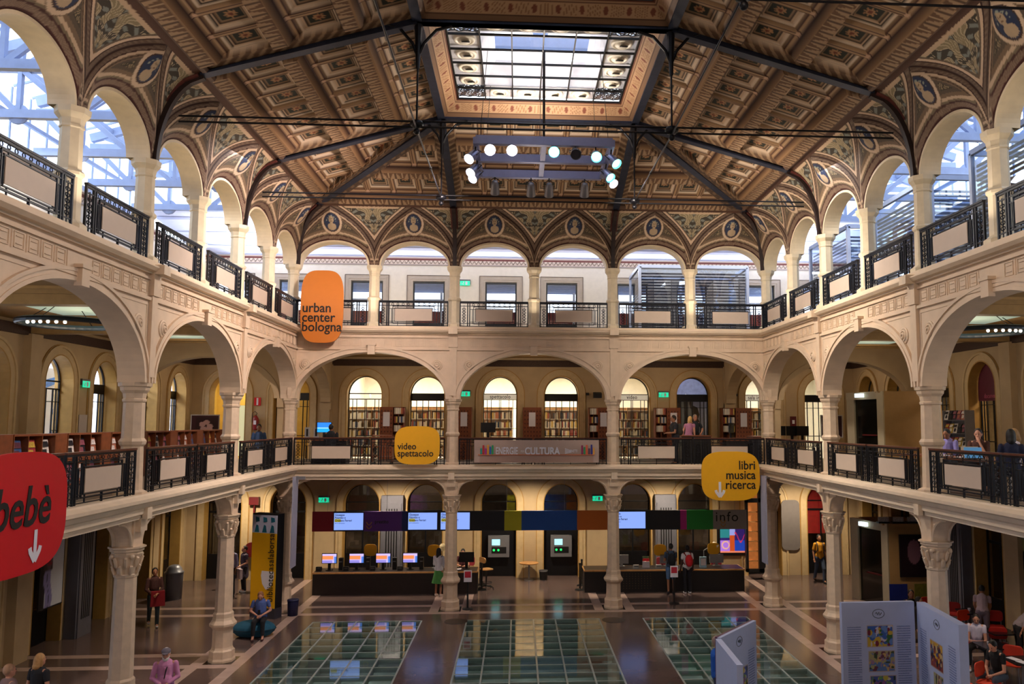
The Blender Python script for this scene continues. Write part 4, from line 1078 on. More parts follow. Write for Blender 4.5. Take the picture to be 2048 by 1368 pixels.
# ---- counters
def counter(x0, x1, name, label, perf=False):
    t = thing(name, label, 'counter', ((x0+x1)/2, 2.75, 0)); L = (x1-x0)/2
    m = MB(); m.box(-L, L, -.42, -.38, 0, .74); m.box(-L, -L+.04, -.4, .45, 0, .74); m.box(L-.04, L, -.4, .45, 0, .74)
    lk('front_panel', m.mesh('front_panel', DARK if not perf else mat('counter_black', '#121012', .4, var=.1)), t)
    lk('worktop', MB().box(-L-.02, L+.02, -.45, .5, .74, .79).mesh('worktop', WOODL), t)
    lk('inlay', MB().box(-L+.02, L-.02, -.40, .46, .79, .795).mesh('inlay', DARK), t)
    if perf:
        m = MB()
        for i in range(12):
            for j in range(7): m.box(-1.75+i*.11, -1.72+i*.11, -.424, -.42, .12+j*.085, .15+j*.085)
        lk('perforation', m.mesh('perforation', mat('hole_brass', '#4a3c22', .5)), t)
    return t
counter(-7.75, -1.93, 'reception_counter', 'long dark left reception counter with pale wood edge and four lit monitors')
counter(1.93, 7.8, 'reception_counter', 'long black right reception counter below the info strip, with a perforated patch', True)
# monitors
SC1 = attr_mat('monitor_screen', .3, emit=1.0)
def screen_mesh(w, h):
    u = np.linspace(-w/2, w/2, 17); v = np.linspace(-h/2, h/2, 13); U, V = np.meshgrid(u, v, indexing='ij'); P = np.stack([U, 0*U, V], -1)
    C = np.zeros(P.shape); C[:] = lin('#c9b8f0'); C[(V < h*.28) & (V > -h*.14) & (U < w*.3)] = lin('#e88a50'); C[(V < -h*.2) & (U < w*.2)] = lin('#8f86d8'); C[(U > w*.32) & (V < h*.2)] = lin('#4a78d0')
    return grid_attr('display', P, C, SC1, smooth=False)
def monitor(loc, label, lit=True, rot=0., disp=None, z=0.):
    t = thing('monitor', label, 'monitor', loc, rot, None)
    m = MB(); m.box(-.27, .27, -.02, .02, .24, .60); lk('casing', m.mesh('casing', BLACK), t)
    m = MB(); m.box(-.05, .05, 0, .04, .02, .3); m.lathe([(.13, 0), (.13, .02)], 16); lk('stand', m.mesh('stand', BLACK), t)
    if lit:
        o = lk('display', disp or DISP, t, (0, -.024, .42))
    return t
DISP = screen_mesh(.50, .32)
for i, x in enumerate((-7.27, -6.30, -5.35, -4.38)):
    q = ['leftmost of the four', 'second from the left', 'third from the left', 'rightmost of the four, nearest the woman in green'][i]
    monitor((x, 2.75, .795), 'lit computer monitor on the left counter, %s' % q)
    t = thing('computer_tower', 'slim black computer on the left counter beside the %s monitor' % ['first', 'second', 'third', 'fourth'][i], 'computer', (x+.40, 2.85, .795))
    lk('case', MB().box(-.07, .07, -.1, .1, 0, .42).mesh('case', BLACK), t); lk('drive_slot', MB().box(-.05, .05, -.105, -.1, .28, .31).mesh('drive_slot', GREY), t)
    t = thing('card_reader', 'small black desk printer left of the %s lit monitor' % ordn(i), 'printer', (x-.34, 2.65, .795))
    m = MB(); m.prism([(-.10, 0), (.10, 0), (.10, .08), (.02, .15), (-.10, .15)], 'x', -.09, .09); lk('casing', m.mesh('casing', BLACK), t); lk('slot', MB().box(-.06, .06, -.105, -.1, .09, .10).mesh('slot', GREY), t)
# yellow squircle plates on stems
for i, (px_, py_, w) in enumerate(((741, 1100, 'left counter, over the third monitor'), (868, 1101, 'left counter, behind the woman in green'), (1320, 1100, 'right counter, beside the man in blue shorts'), (1427, 1097, 'right counter, under the framed screen'))):
    p = PY(px_, py_, 3.05); t = thing('desk_sign', 'small yellow rounded desk sign of the %s' % w, 'sign', (p.x, 3.05, .795))
    lk('plate', plate(.46, .42, .03, e=3.4).mesh('plate', YEL), t, ).location = (0, 0, p.z-.795)
    m = MB(); m.tube([(0, .01, 0), (0, .01, p.z-.9)], .012, 6); m.lathe([(.07, 0), (.07, .015)], 12); lk('stem', m.mesh('stem', GREY), t)
# right counter clutter
RSET = mat('desk_grey', '#9a9a9c', .5, var=.05); CHAIRP = mat('chair_pink_red', '#a83a48', .6, var=.1)
for px_, w in ((1243, 'behind the front column'), (1334, 'beside the man in blue shorts'), (1433, 'under the right yellow desk sign')):
    p = PY(px_, 1130, 3.05)
    t = thing('monitor', 'grey monitor seen from behind on the right counter, %s' % w, 'monitor', (p.x, 3.05, .795), PI)
    m = MB(); m.box(-.26, .26, -.03, .03, .10, .42); m.box(-.12, .12, -.07, -.03, .14, .34); lk('casing', m.mesh('casing', RSET), t); lk('stand', MB().box(-.05, .05, -.03, .03, 0, .12).box(-.12, .12, -.1, .1, 0, .02).mesh('stand', RSET), t)
def office_chair(loc, rot, label, seatm, tall=.0, wood=False):
    t = thing('office_chair', label, 'chair', loc, rot); sh = .48+tall
    m = MB(); m.prism(rrect(.44, .42, .12), 'z', sh, sh+(.03 if wood else .08)); lk('seat', m.mesh('seat', seatm), t)
    n = 9; A = MB()
    m = MB(); m.prism(rrect(.42, .34 if not wood else .2, .09), 'y', .18, .18+(.03 if wood else .06)); m.v = [(x, y+x*x*-.6, z+sh+.36) for x, y, z in m.v]; lk('backrest', m.mesh('backrest', seatm), t)
    m = MB(); m.tube([(0, 0, .1), (0, 0, sh)], .025, 10); m.tube([(0, .1, sh-.02), (0, .22, sh), (0, .24, sh+.3)], .014, 6)
    if wood: m.tube([(.2*math.cos(a*PI/10), .2*math.sin(a*PI/10), .24) for a in range(20)], .012, 6, closed=True)
    lk('gas_lift', m.mesh('gas_lift', BLACK), t)
    for i in range(5):
        a = i*2*PI/5; m = MB(); m.tube([(0, 0, .12), (.28*math.cos(a), .28*math.sin(a), .07)], [.025, .018], 6); m.ball((.28*math.cos(a), .28*math.sin(a), .035), .033, 8, 6); lk('caster_leg', m.mesh('caster_leg', BLACK), t)
    return t
office_chair((-1.64, 3.15, 0), 2.2, 'tall draughting stool with light plywood seat beside the left cash machine', WOODL, .22, True)
office_chair((PY(1322, 1120, 3.9).x, 3.9, 0), PI, 'pink-red office chair behind the right counter, left of the man in shorts', CHAIRP)
office_chair((PY(1430, 1120, 3.9).x, 3.9, 0), PI, 'pink-red office chair behind the right counter, below the framed screen', CHAIRP)
office_chair((PY(938, 1130, 4.0).x, 4.0, 0), 0, 'pink-red office chair of the receptionist at the left counter', CHAIRP)
t = thing('leaflet_stand', 'small red and white leaflet stand on the right counter', 'leaflet stand', (PY(1292, 1128, 2.75).x, 2.75, .795))
lk('pocket', MB().box(-.13, .13, -.03, .03, 0, .22).mesh('pocket', PW), t); lk('red_leaflet', MB().box(-.12, .12, .03, .05, 0, .32).mesh('red_leaflet', RED), t); lk('green_leaflet', MB().box(-.12, .12, .05, .07, 0, .40).mesh('green_leaflet', mat('leaflet_green', '#7fa070', .6)), t)
t = thing('leaflet_box', 'clear blue-white leaflet box on the right counter beside the person with the red backpack', 'leaflet stand', (PY(1406, 1133, 2.7).x, 2.7, .795))
lk('box', MB().box(-.12, .12, -.06, .06, 0, .38).mesh('box', mat('perspex_blue', '#8fb4cc', .2, var=.1)), t); lk('leaflet', MB().box(-.09, .09, -.065, -.06, .08, .32).mesh('leaflet', PW), t)
for px_, w in ((1272, 'beside the red leaflet stand'), (1317, 'left of the man in blue shorts')):
    t = thing('card_terminal', 'small grey terminal on the right counter, %s' % w, 'printer', (PY(px_, 1137, 2.6).x, 2.62, .795)); m = MB(); m.prism([(-.09, 0), (.09, 0), (.09, .06), (0, .13), (-.09, .13)], 'x', -.1, .1); lk('casing', m.mesh('casing', RSET), t); lk('slot', MB().box(-.07, .07, -.095, -.09, .07, .09).mesh('slot', BLACK), t)
t = thing('desk_lamp', 'pale adjustable desk lamp leaning over the right counter', 'lamp', (PY(1408, 1133, 3.1).x, 3.1, .795))
m = MB(); m.lathe([(.09, 0), (.09, .02)], 14); m.tube([(0, 0, 0), (0, 0, .55), (.42, 0, .80)], .015, 6); lk('arm', m.mesh('arm', GREY), t)
m = MB(); m.tube([(.36, 0, .84), (.52, 0, .70)], [.04, .10], 12); lk('lamp_shade', m.mesh('lamp_shade', WHITE), t)
t = thing('desk_lamp', 'white desk lamp with round shade at the right end of the left counter', 'lamp', (PY(901, 1137, 3.1).x-.3, 3.1, .795)); m = MB(); m.lathe([(.09, 0), (.09, .02)], 14); m.tube([(0, 0, 0), (0, 0, .7)], .015, 6); lk('pole', m.mesh('pole', GREY), t)
m = MB(); m.lathe([(.16, .62), (.13, .78), (.06, .86)], 16); lk('lamp_shade', m.mesh('lamp_shade', mat('shade_cream', '#e0cda0', .6, var=.02)), t)
t = thing('desk_lamp', 'spare', 'lamp'); bpy.data.objects.remove(t)
monitor((-2.35, 2.8, .795), 'dark monitor seen from behind at the right end of the left counter', False, PI)
t = thing('paper_stack', 'white papers lying at the right end of the left counter', 'papers', (-2.75, 2.6, .795)); 
for i in range(3): lk('sheet', MB().box(-.15+i*.08, .06+i*.08, -.1+i*.03, .18+i*.03, i*.006, i*.006+.005).mesh('sheet', PW), t)
# ---- cash machines in the two black doors, vents, small table
for cx, w in ((-1.24, 'left'), (1.25, 'right')):
    t = thing('self_service_terminal', 'grey wall terminal with lit screen in the %s black door' % w, 'terminal', (cx, 5.5, 1.2))
    lk('housing', MB().box(-.42, .42, -.16, .06, -.42, .42).mesh('housing', mat('terminal_grey', '#77777c', .4, .3, var=.05)), t)
    lk('screen', MB().box(-.27, .05, -.17, -.16, .05, .28).mesh('screen', mat('terminal_screen', '#8fd4ec', .3, var=0, emit=1.2)), t)
    lk('tray', MB().box(-.28, .30, -.17, -.155, -.27, -.02).mesh('tray', BLACK), t)
    for x in (-.19, -.01): lk('green_light', MB().ball((x, -.17, -.14), .045, 10, 6).mesh('green_light', mat('led_green', '#20d860', .3, var=0, emit=1.5)), t)
    m = MB(); m.tube([(-.12, 0, .12), (-.08, 0, .03), (0, 0, -.02), (.08, 0, .03), (.12, 0, .12)], .02, 6)
    o = lk('door_emblem', m.mesh('door_emblem', mat('chevron_ochre', '', )), None, (cx-.1, 5.54, 2.06)); tag(o, 'small ochre smile-shaped mark above the terminal in the %s black door' % w, 'emblem')
t = thing('round_table', 'small round pale wood table between the two black doors', 'table', (-.04, 4.75, 0))
m = MB(); m.lathe([(.37, .63), (.38, .66)], 28); lk('table_top', m.mesh('table_top', WOODL), t); m = MB(); m.lathe([(.2, 0), (.2, .02), (.03, .03), (.03, .63)], 16); lk('pedestal', m.mesh('pedestal', GREY), t)
t = thing('waste_bin', 'low dark waste bin at the foot of the right black door', 'bin', (.52, 4.7, 0)); m = MB(); m.lathe([(.14, 0), (.17, .36)], 18, capt=False); lk('bucket', m.mesh('bucket', BLACK), t); m = MB(); m.lathe([(.175, .34), (.175, .38)], 18, capt=False); lk('rim', m.mesh('rim', GREY), t)
def duct(loc, rot, label, h=3.55):
    t = thing('air_duct', label, 'ventilation duct', loc, rot)
    m = MB(); m.box(-.42, .42, -.32, 0, 0, h); m.box(-.36, .36, -.36, 0, 0, h-.3); lk('casing', m.mesh('casing', DUCT), t)
    m = MB()
    for i in range(5): m.box(-.22+i*.1, -.18+i*.1, -.372, -.36, .5, h-.5)
    lk('grille_slots', m.mesh('grille_slots', BLACK), t)
duct((-5.4, 5.22, 0), 0, 'tall grey ventilation duct with dark slots behind the left counter', 3.25); duct((5.4, 5.22, 0), 0, 'tall grey ventilation duct with dark slots behind the right counter', 3.25)
duct((-13.3, -2.7, 0), PI/2, 'tall grey ventilation duct on the left wall beside the red sign'); duct((13.3, -2.7, 0), -PI/2, 'tall grey ventilation duct on the right wall behind the red chairs')
duct((13.3, -8.1, 0), -PI/2, 'tall grey ventilation duct on the right wall nearest the camera')
for x, w in ((-5.4, 'above the left counter duct'), (5.4, 'above the right counter duct')):
    t = thing('small_wall_sign', 'small framed white restroom sign %s' % w, 'sign', (x, 5.2, 3.0)); 
    bpy.data.objects.remove(t)
# ---- posts with card holders and belt posts
def post(loc, label, card=True, h=1.0):
    t = thing('stanchion', label, 'post', loc); m = MB(); m.lathe([(.18, 0), (.18, .02), (.05, .04), (.032, .05), (.032, h)], 16); lk('pole', m.mesh('pole', BLACK), t)
    if card:
        c = lk('card', MB().box(-.13, .13, -.045, -.033, h-.12, h+.26).mesh('card', PW), t)
        lk('red_square', MB().box(-.10, .10, -.05, -.045, h+.02, h+.22).mesh('red_square', mat('card_red', '#b8243a', .5, var=.02)), c)
    else: m = MB(); m.lathe([(.04, h), (.04, h+.07)], 12); lk('belt_head', m.mesh('belt_head', BLACK), t)
post((-2.13, -.02, 0), 'black floor post with red and white card beside the left front column'); post((4.83, .45, 0), 'black floor post with red and white card in front of the man in blue shorts')
post((1.93, 3.6, 0), 'black belt post farther back beside the left end of the right counter', False, .9); post((1.80, 2.8, 0), 'black belt post nearer, touching the left end of the right counter', False, .9)
post((-1.80, 3.0, 0), 'black belt post nearer, at the right end of the left counter', False, .9); post((-1.9, 3.9, 0), 'black belt post farther back behind the right end of the left counter', False, .9)
for x, y, w in ((PZ(912, 1243).x, PZ(912, 1243).y, 'left'), (PZ(1227, 1240).x, PZ(1227, 1240).y, 'right')):
    t = lk('floor_hatch', MB().lathe([(.36, 0), (.36, .006), (.3, .008)], 28).mesh('floor_hatch', mat('hatch_dark', '#2b2321', .3)), None, (x, y, 0)); tag(t, 'round dark floor cover between glass floors, in front of the %s front column' % w, 'floor cover')
# ---- exit signs
def exit_sign(loc, rot, label, white=False):
    t = thing('exit_sign', label, 'exit sign', loc, rot); lk('housing', MB().box(-.22, .22, -.08, 0, -.06, .12).mesh('housing', mat('sign_housing', '#5a5a5a', .5)), t)
    lk('lit_panel', MB().box(-.20, .20, -.085, -.08, -.13, .06).mesh('lit_panel', EXITG if not white else mat('exit_white_lit', '#cfe0e4', .4, var=0, emit=1.4)), t)
    m = MB(); m.box(.02, .10, -.09, -.085, -.10, .03); m.ball((-.06, -.088, .015), (.018, .004, .018), 8, 6)
    m.bar((-.06, -.088, .0), (-.08, -.088, -.05), .022, .004, up=(0, 1, 0)); m.bar((-.08, -.088, -.05), (-.045, -.088, -.10), .016, .004, up=(0, 1, 0)); m.bar((-.08, -.088, -.05), (-.12, -.088, -.08), .016, .004, up=(0, 1, 0))
    m.bar((-.065, -.088, -.015), (-.02, -.088, -.03), .012, .004, up=(0, 1, 0)); m.bar((-.15, -.088, -.035), (-.18, -.088, -.035), .03, .004, up=(0, 1, 0))
    lk('running_figure', m.mesh('running_figure', PW), t)
for q, w in (((648, 998), 'ground floor left, above the left counter'), ((1195, 995), 'ground floor right, above the right counter'), ((930, 786), 'first floor, left of the word spettacolo'), ((1327, 788), 'first floor, right of the word video'), ((930, 565), 'upper floor, between two doors')):
    p = PY(*q, 5.2); exit_sign((p.x, 5.25, p.z), 0, 'small glowing green exit sign on the far wall, %s' % w)
exit_sign((-13.34, -2.7, PX(157, 765, -13.3).z), PI/2, 'small glowing green exit sign on the left wall of the first floor')
# ---- framed lit poster behind right counter
t = thing('framed_screen', 'lit colourful poster screen in black frame behind the right counter', 'screen', (PY(1465, 1080, 5.15).x, 5.22, PY(1465, 1080, 5.15).z))
lk('frame', MB().box(-.62, .62, -.06, 0, -.62, .62).mesh('frame', BLACK), t)
u = np.linspace(-.5, .5, 41); U, V = np.meshgrid(u, u, indexing='ij'); C = np.zeros(U.shape+(3,)); C[:] = lin('#2a1c60')
C[(U < -.05) & (V < 0)] = lin('#a070d8'); C[(U > .05) & (V < 0)] = lin('#1c3fa8'); C[(np.abs(U) < .1)] = lin('#b84a20'); C[(V > .1) & (U < -.12)] = lin('#2a7a80'); C[(V > .2) & (np.abs(U) < .12)] = lin('#8f9ae0')
C[(np.abs(np.hypot(U+.28, V+.2)-.14) < .02)] = lin('#e0b080'); C[(U > .1) & (np.abs(np.sin(U*14)*.18-V+.1) < .03)] = lin('#c03050'); C[V < -.44] = lin('#e08060')
lk('display', grid_attr('display', np.stack([U, 0*U-.065, V], -1), C, attr_mat('poster_lit', .3, emit=.7), smooth=False), t)
# ---- orange-lit shelves visible through the right ground floor door (9.48)
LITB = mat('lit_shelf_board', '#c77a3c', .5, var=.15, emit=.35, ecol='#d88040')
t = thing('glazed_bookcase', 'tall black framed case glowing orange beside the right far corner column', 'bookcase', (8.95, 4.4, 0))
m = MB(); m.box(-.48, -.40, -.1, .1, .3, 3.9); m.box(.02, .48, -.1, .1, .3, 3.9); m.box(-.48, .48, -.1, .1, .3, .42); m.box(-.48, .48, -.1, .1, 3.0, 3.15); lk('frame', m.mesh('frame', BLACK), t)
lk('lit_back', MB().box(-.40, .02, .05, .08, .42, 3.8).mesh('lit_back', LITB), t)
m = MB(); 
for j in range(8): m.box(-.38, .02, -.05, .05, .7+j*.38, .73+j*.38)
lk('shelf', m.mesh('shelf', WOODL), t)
t = lk('arch_panel', MB().prism(arch_path(0, .62, 2.9, .7, 16, 1.6), 'y', 0, .03).mesh('arch_panel', mat('red_orange_glow', '#8a1a18', .5, var=.2, emit=.03)), None, (11.96, 5.62, 0)); tag(t, 'red panel filling the arched door behind the man in the yellow shirt', 'panel')
t = lk('red_awning', MB().prism(arch_path(0, .66, 7.22, .72, 16, 6.8), 'y', 0, .03).mesh('red_awning', mat('awning_crimson', '#5c0f2a', .6, var=.1)), None, (13.62, -3.94, 0), -PI/2); tag(t, 'dark crimson arched panel reading document in the right wall window', 'panel')
text('documenti', .2, mat('letter_pink', '#c9607c', .5, var=0), t, (0, -.01, 6.88), align='CENTER', depth=.003, sx=.8)
# ---- yellow totem with blue bin
t = thing('totem', 'tall yellow and black library totem with vertical lettering beside the far left corner', 'totem', (-8.42, -.75, 0), -.42)
lk('body', MB().box(-.48, .48, -.16, .16, .32, 3.22).mesh('body', BLACK), t); lk('plinth', MB().box(-.48, .48, -.17, .17, 0, .32).mesh('plinth', mat('totem_plinth', '#34323c', .5)), t)
lk('side_panel', MB().box(-.49, -.48, -.17, .17, .32, 3.22).mesh('side_panel', BLACK), t)
lk('yellow_face', MB().box(-.48, .48, -.175, -.16, .32, 2.62).mesh('yellow_face', mat('totem_yellow', '#e0a80c', .5, var=.02)), t)
lk('picture_strip', MB().box(-.48, .48, -.175, -.16, 2.62, 3.18).mesh('picture_strip', mat('totem_white', '#c9cbe0', .5, var=.02)), t)
m = MB()
for i, (x, c) in enumerate(((-.3, 0), (0, 1), (.3, 0))): m.prism([(x-.09, 2.64), (x+.09, 2.64), (x+.05, 2.85), (x-.02, 2.88)], 'y', -.182, -.175); m.prism([(x-.04, 2.95), (x+.10, 2.98), (x+.08, 3.1), (x-.06, 3.12)], 'y', -.182, -.175)
lk('teal_shapes', m.mesh('teal_shapes', mat('teal_print', '#1f6a80', .5)), t)
m = MB(); m.prism([(-.05, 1.45), (.42, 1.45), (.42, 1.25), (.30, .95), (.12, .88), (-.02, 1.05), (-.08, 1.3)], 'y', -.18, -.175); lk('white_shape', m.mesh('white_shape', PW), t); m = MB(); m.prism([(-.05, .45), (.3, .52), (.3, .42), (.1, .36)], 'y', -.18, -.175); lk('white_shape', m.mesh('white_shape', PW), t)
text('bibliotecasalaborsa', .33, INK, t, (.40, -.185, .52), rot=(PI/2, -PI/2, 0), depth=.003, sx=.78, spacing=1.06)
def bin_(loc, label, m_, dome=False, r=.19, h=.5):
    t = thing('waste_bin', label, 'bin', loc); m = MB(); m.lathe([(r*.9, 0), (r, h)], 20, capt=False); m.lathe([(r*.85, .02), (r*.93, h)], 20); lk('bucket', m.mesh('bucket', m_, True), t)
    m = MB(); m.lathe([(r*1.05, h-.01), (r*1.05, h+.03), (r*.9, h+.05)]+([(r*.8, h+.16), (r*.5, h+.25), (.02, h+.28)] if dome else []), 20); lk('lid', m.mesh('lid', GREY if dome else m_, True), t)
bin_((-7.62, -.6, 0), 'dark blue waste bin beside the yellow totem', mat('bin_blue', '#161c48', .5), False, .17, .46)
p = PZ(350, 1170); bin_((-12.4, 2.0, 0), 'grey dome-topped waste bin by the dark far left doorway', DUCT, True, .3, .9)
t = lk('blue_post', MB().box(-.09, .09, -.06, .06, 0, 1.0).mesh('blue_post', mat('post_blue', '#1b2450', .5)), None, (-11.3, 3.4, 0)); tag(t, 'narrow dark blue upright box standing at the back of the left aisle', 'post')
t = thing('fire_hydrant_reel', 'red fire hose pipe and reel on the far wall of the left aisle', 'fire hose', (-10.75, 5.12, 0)); m = MB(); m.tube([(0, 0, .5), (0, 0, 3.1)], .035, 8); m.box(-.18, .18, -.08, .08, 2.9, 3.2); lk('pipe', m.mesh('pipe', mat('fire_red', '#7a1418', .4)), t); m = MB(); m.lathe([(.28, -.06), (.28, .06)], 20); m.xf(Matrix.Translation((0, -.12, 1.2)) @ Matrix.Rotation(PI/2, 4, 'X')); lk('reel', m.mesh('reel', mat('fire_red', '')), t)
# wall posters on the left
def poster(loc, rot, w, h, label, paint, name='poster', frame='#2a1416', cat='poster', n=30, m_=None):
    t = thing(name, label, cat, loc, rot); lk('frame', MB().box(-w/2-.04, w/2+.04, -.04, 0, -h/2-.04, h/2+.04).mesh('frame', mat('frame_'+frame[1:], frame, .5)), t)
    u = np.linspace(-w/2, w/2, n); v = np.linspace(-h/2, h/2, n); U, V = np.meshgrid(u, v, indexing='ij'); C = np.zeros(U.shape+(3,)); paint(U/w*2, V/h*2, C)
    lk('picture', grid_attr('picture', np.stack([U, 0*U-.045, V], -1), C, m_ or attr_mat('printed_picture', .5), smooth=False), t); return t
rng = np.random.default_rng(3)
def pt_red(u, v, C):
    C[:] = lin('#3a1018'); C[np.hypot(u*.9+.1, v-.15) < .5] = lin('#8a5a58'); C[np.hypot(u-.3, v+.2) < .3] = lin('#a07470'); C[(v < -.6)] = lin('#4a1420')
def pt_face(u, v, C):
    C[:] = lin('#cfd3d8'); C[u < -.6] = lin('#15141a'); C[(np.abs(u+.35) < .38) & (v > -.1) & (v < .85)] = lin('#3a2a2a'); C[np.hypot((u+.3)/.3, (v-.35)/.4) < 1] = lin('#5c4a50'); C[np.hypot((u+.3)/.22, (v-.12)/.08) < 1] = lin('#8a2030')
    C[np.hypot((u+.15)/.09, (v-.5)/.06) < 1] = lin('#d8d8dc'); C[np.hypot((u+.42)/.07, (v-.5)/.06) < 1] = lin('#d8d8dc'); C[(np.abs(u+.35-.1*np.sin(v*6)) < .3) & (v < -.1)] = lin('#8c86b4'); C[(np.abs(u+.35-.1*np.sin(v*6)) < .02) & (v < -.1)] = lin('#1a1a22')
def pt_box(u, v, C):
    C[:] = lin('#38131c'); C[(np.abs(u-.1) < .8) & (np.abs(v) < .8)] = lin('#2a0e14')
    for a, b in ((-.2, .1), (.1, .3), (.35, -.1), (-.1, -.35), (.3, -.4)): C[np.hypot(u-a, v-b) < .24] = lin('#b08a84')
poster((-13.05, -.0, 1.9), PI/2, 1.0, 1.15, 'dark red framed notice with pale picture on the left aisle pillar', pt_red)
poster((-13.28, -3.94, 2.15), PI/2, 1.05, 2.1, 'tall window poster of a drawn face with long hair under the red sign', pt_face, frame='#0e0e10')
# first floor notices
p = PY(385, 848, 4.9); t = poster((-12.55, 4.6, 5.98), .35, .95, .75, 'dark red framed picture board on the first floor beside the left bookcases', pt_box, name='picture_board', frame='#a09a90')
poster((PY(1716, 855, 0).x-.3, 1.6, 6.0), 0, .75, .75, 'dark red picture board behind the beige kiosk on the first floor right', pt_box, name='picture_board', frame='#b8b2a8')
t = lk('notice', MB().box(-.22, .22, -.02, 0, -.3, .3).mesh('notice', mat('notice_white', '#b9b0ac', .6, var=.03)), None, (-13.31, -2.7, 6.02), PI/2); tag(t, 'pale paper notice between two left wall windows under the exit sign', 'notice')
t = lk('notice', MB().box(-.22, .22, -.02, 0, -.2, .2).mesh('notice', mat('notice_white', '')), None, (13.31, -2.7, 6.3), -PI/2); tag(t, 'small pale notice on the right wall between the dark arch and the document arch', 'notice')
t = thing('fire_extinguisher', 'red fire extinguisher hanging on the first floor far left wall', 'fire extinguisher', (PY(511, 845, 5.1).x, 5.12, PY(511, 845, 5.1).z-.3))
m = MB(); m.lathe([(.02, 0), (.10, .01), (.11, .05), (.11, .46), (.06, .54), (.03, .58)], 16); lk('cylinder', m.mesh('cylinder', mat('extinguisher_red', '#8c1420', .35), True), t)
m = MB(); m.tube([(0, 0, .58), (.05, -.02, .66), (-.02, -.05, .74), (-.12, -.05, .66), (-.12, -.05, .3)], .012, 6); lk('hose', m.mesh('hose', BLACK), t); lk('label_plate', MB().box(-.05, .05, -.115, -.108, .22, .38).mesh('label_plate', PW), t)
p = PY(514, 803, 5.15); t = lk('fire_sign', MB().box(-.13, .13, -.02, 0, -.16, .16).mesh('fire_sign', RED), None, (p.x, 5.22, p.z)); tag(t, 'small red and white fire sign above the extinguisher', 'sign'); lk('white_stripe', MB().box(-.035, .035, -.025, -.02, -.14, .14).mesh('white_stripe', PW), t)
p = PY(1588, 850, 5.1); t = lk('fire_sign', MB().box(-.12, .12, -.06, 0, -.45, .35).mesh('fire_cabinet', mat('fire_red', '')), None, (p.x, 5.22, p.z)); tag(t, 'red fire equipment box on the first floor far wall right of the corner column', 'fire box'); lk('white_stripe', MB().box(-.05, .05, -.065, -.06, .05, .2).mesh('white_stripe', PW), t)
# ---- wall speakers / cameras
def speaker(loc, label, rot=0.):
    t = thing('wall_speaker', label, 'speaker', loc, rot); m = MB(); m.prism([(-.3, -.12), (0, -.12), (0, .12), (-.3, .06)], 'x', -.16, .16); lk('box', m.mesh('box', BLACK), t); lk('bracket', MB().box(-.02, .02, -.02, .12, -.02, .02).mesh('bracket', GREY), t)
for q, w in (((1195, 790), 'left of the word video'), ((1726, 728), 'right of the far right corner arch')):
    p = PY(*q, 4.9); speaker((p.x, 5.05, p.z), 'small black loudspeaker on the first floor far wall, %s' % w)
p = PY(322, 727, 0); speaker((-12.6, .3, 8.0), 'small black loudspeaker under the left gallery ceiling, beside the second arch'); speaker((-9.3, 3.2, 8.1), 'small black loudspeaker by the far left corner arch')
for q, w in (((1175, 788), 'right of the dark transom arch'), ((1472, 790), 'right of the poster arch')):
    p = PY(*q, 5.2); t = lk('motion_sensor', MB().box(-.06, .06, -.06, 0, -.05, .05).mesh('motion_sensor', BLACK), None, (p.x, 5.24, p.z)); tag(t, 'tiny black sensor box, first floor far wall, %s' % w, 'sensor')
# ---- kiosks at the right (lift lobby)
KW = mat('kiosk_beige', '#9d7a4c', .6, var=.05); KF = mat('kiosk_frame_cream', '#b7a98c', .55, var=.04)
def kiosk(z0, z1, label):
    t = thing('lift_kiosk', label, 'kiosk', (11.35, -.8, z0)); h = z1-z0
    m = MB(); m.box(.45, 1.9, 0, .06, 0, h); m.box(.3, 1.9, .06, 2.0, h-.05, h); m.box(1.85, 1.9, 0, 2, 0, h); lk('wall_panel', m.mesh('wall_panel', KW), t)
    m = MB(); m.bar((0, 1.9, h/2), (.12, 1.55, h/2), .12, h); m.bar((.33, .22, h/2), (.45, .0, h/2), .12, h); m.bar((0, 1.9, h-.13), (.45, 0, h-.13), .14, .26); lk('door_frame', m.mesh('door_frame', KF), t)
    m = MB(); m.bar((.14, 1.6, (h-.26)/2), (.36, .25, (h-.26)/2), .03, h-.26); lk('glass_door', m.mesh('glass_door', mat('kiosk_dark_glass', '#15140f', .12, var=.1)), t)
    m = MB(); m.bar((.12, .95, 1.05), (.34, .3, 1.05), .09, .04); lk('door_handle', m.mesh('door_handle', mat('fire_red', '')), t)
    m = MB(); m.bar((-.02, 1.15, h-.12), (.07, .8, h-.12), .12, .14); lk('lit_sign', m.mesh('lit_sign', mat('exit_white_lit', '')), t)
    return t
k1 = kiosk(4.66, 7.2, 'beige box kiosk with cream door frame on the first floor right gallery')
k0 = kiosk(0, 2.78, 'beige box kiosk with cream door frame on the ground floor behind the white display')
lk('call_plate', MB().box(.95, 1.1, -.02, 0, 1.55, 1.75).mesh('call_plate', GREY), k0); lk('phone', MB().box(.95, 1.08, -.04, 0, 1.15, 1.4).mesh('phone', BLACK), k0)
for i, x in enumerate((11.75, 12.25, 12.75)):
    t = thing('leaflet_tray', 'small tray of leaflets on top of the ground floor kiosk, %s' % ['left', 'middle', 'right'][i], 'leaflets', (x, -.55, 2.78)); lk('tray', MB().box(-.2, .2, -.1, .1, 0, .05).mesh('tray', BLACK), t); m = MB(); m.box(-.18, .18, -.04, .0, .05, .2); lk('leaflet', m.mesh('leaflet', mat('leaflet_mixed', '#a59a94', .6, var=.5, scale=30)), t)
t = lk('blue_board', MB().box(-.3, .3, -.02, .02, 0, .85).mesh('blue_board', mat('board_blue', '#10206a', .5)), None, (12.0, -.95, 0)); tag(t, 'low dark blue board leaning on the ground floor kiosk', 'board')
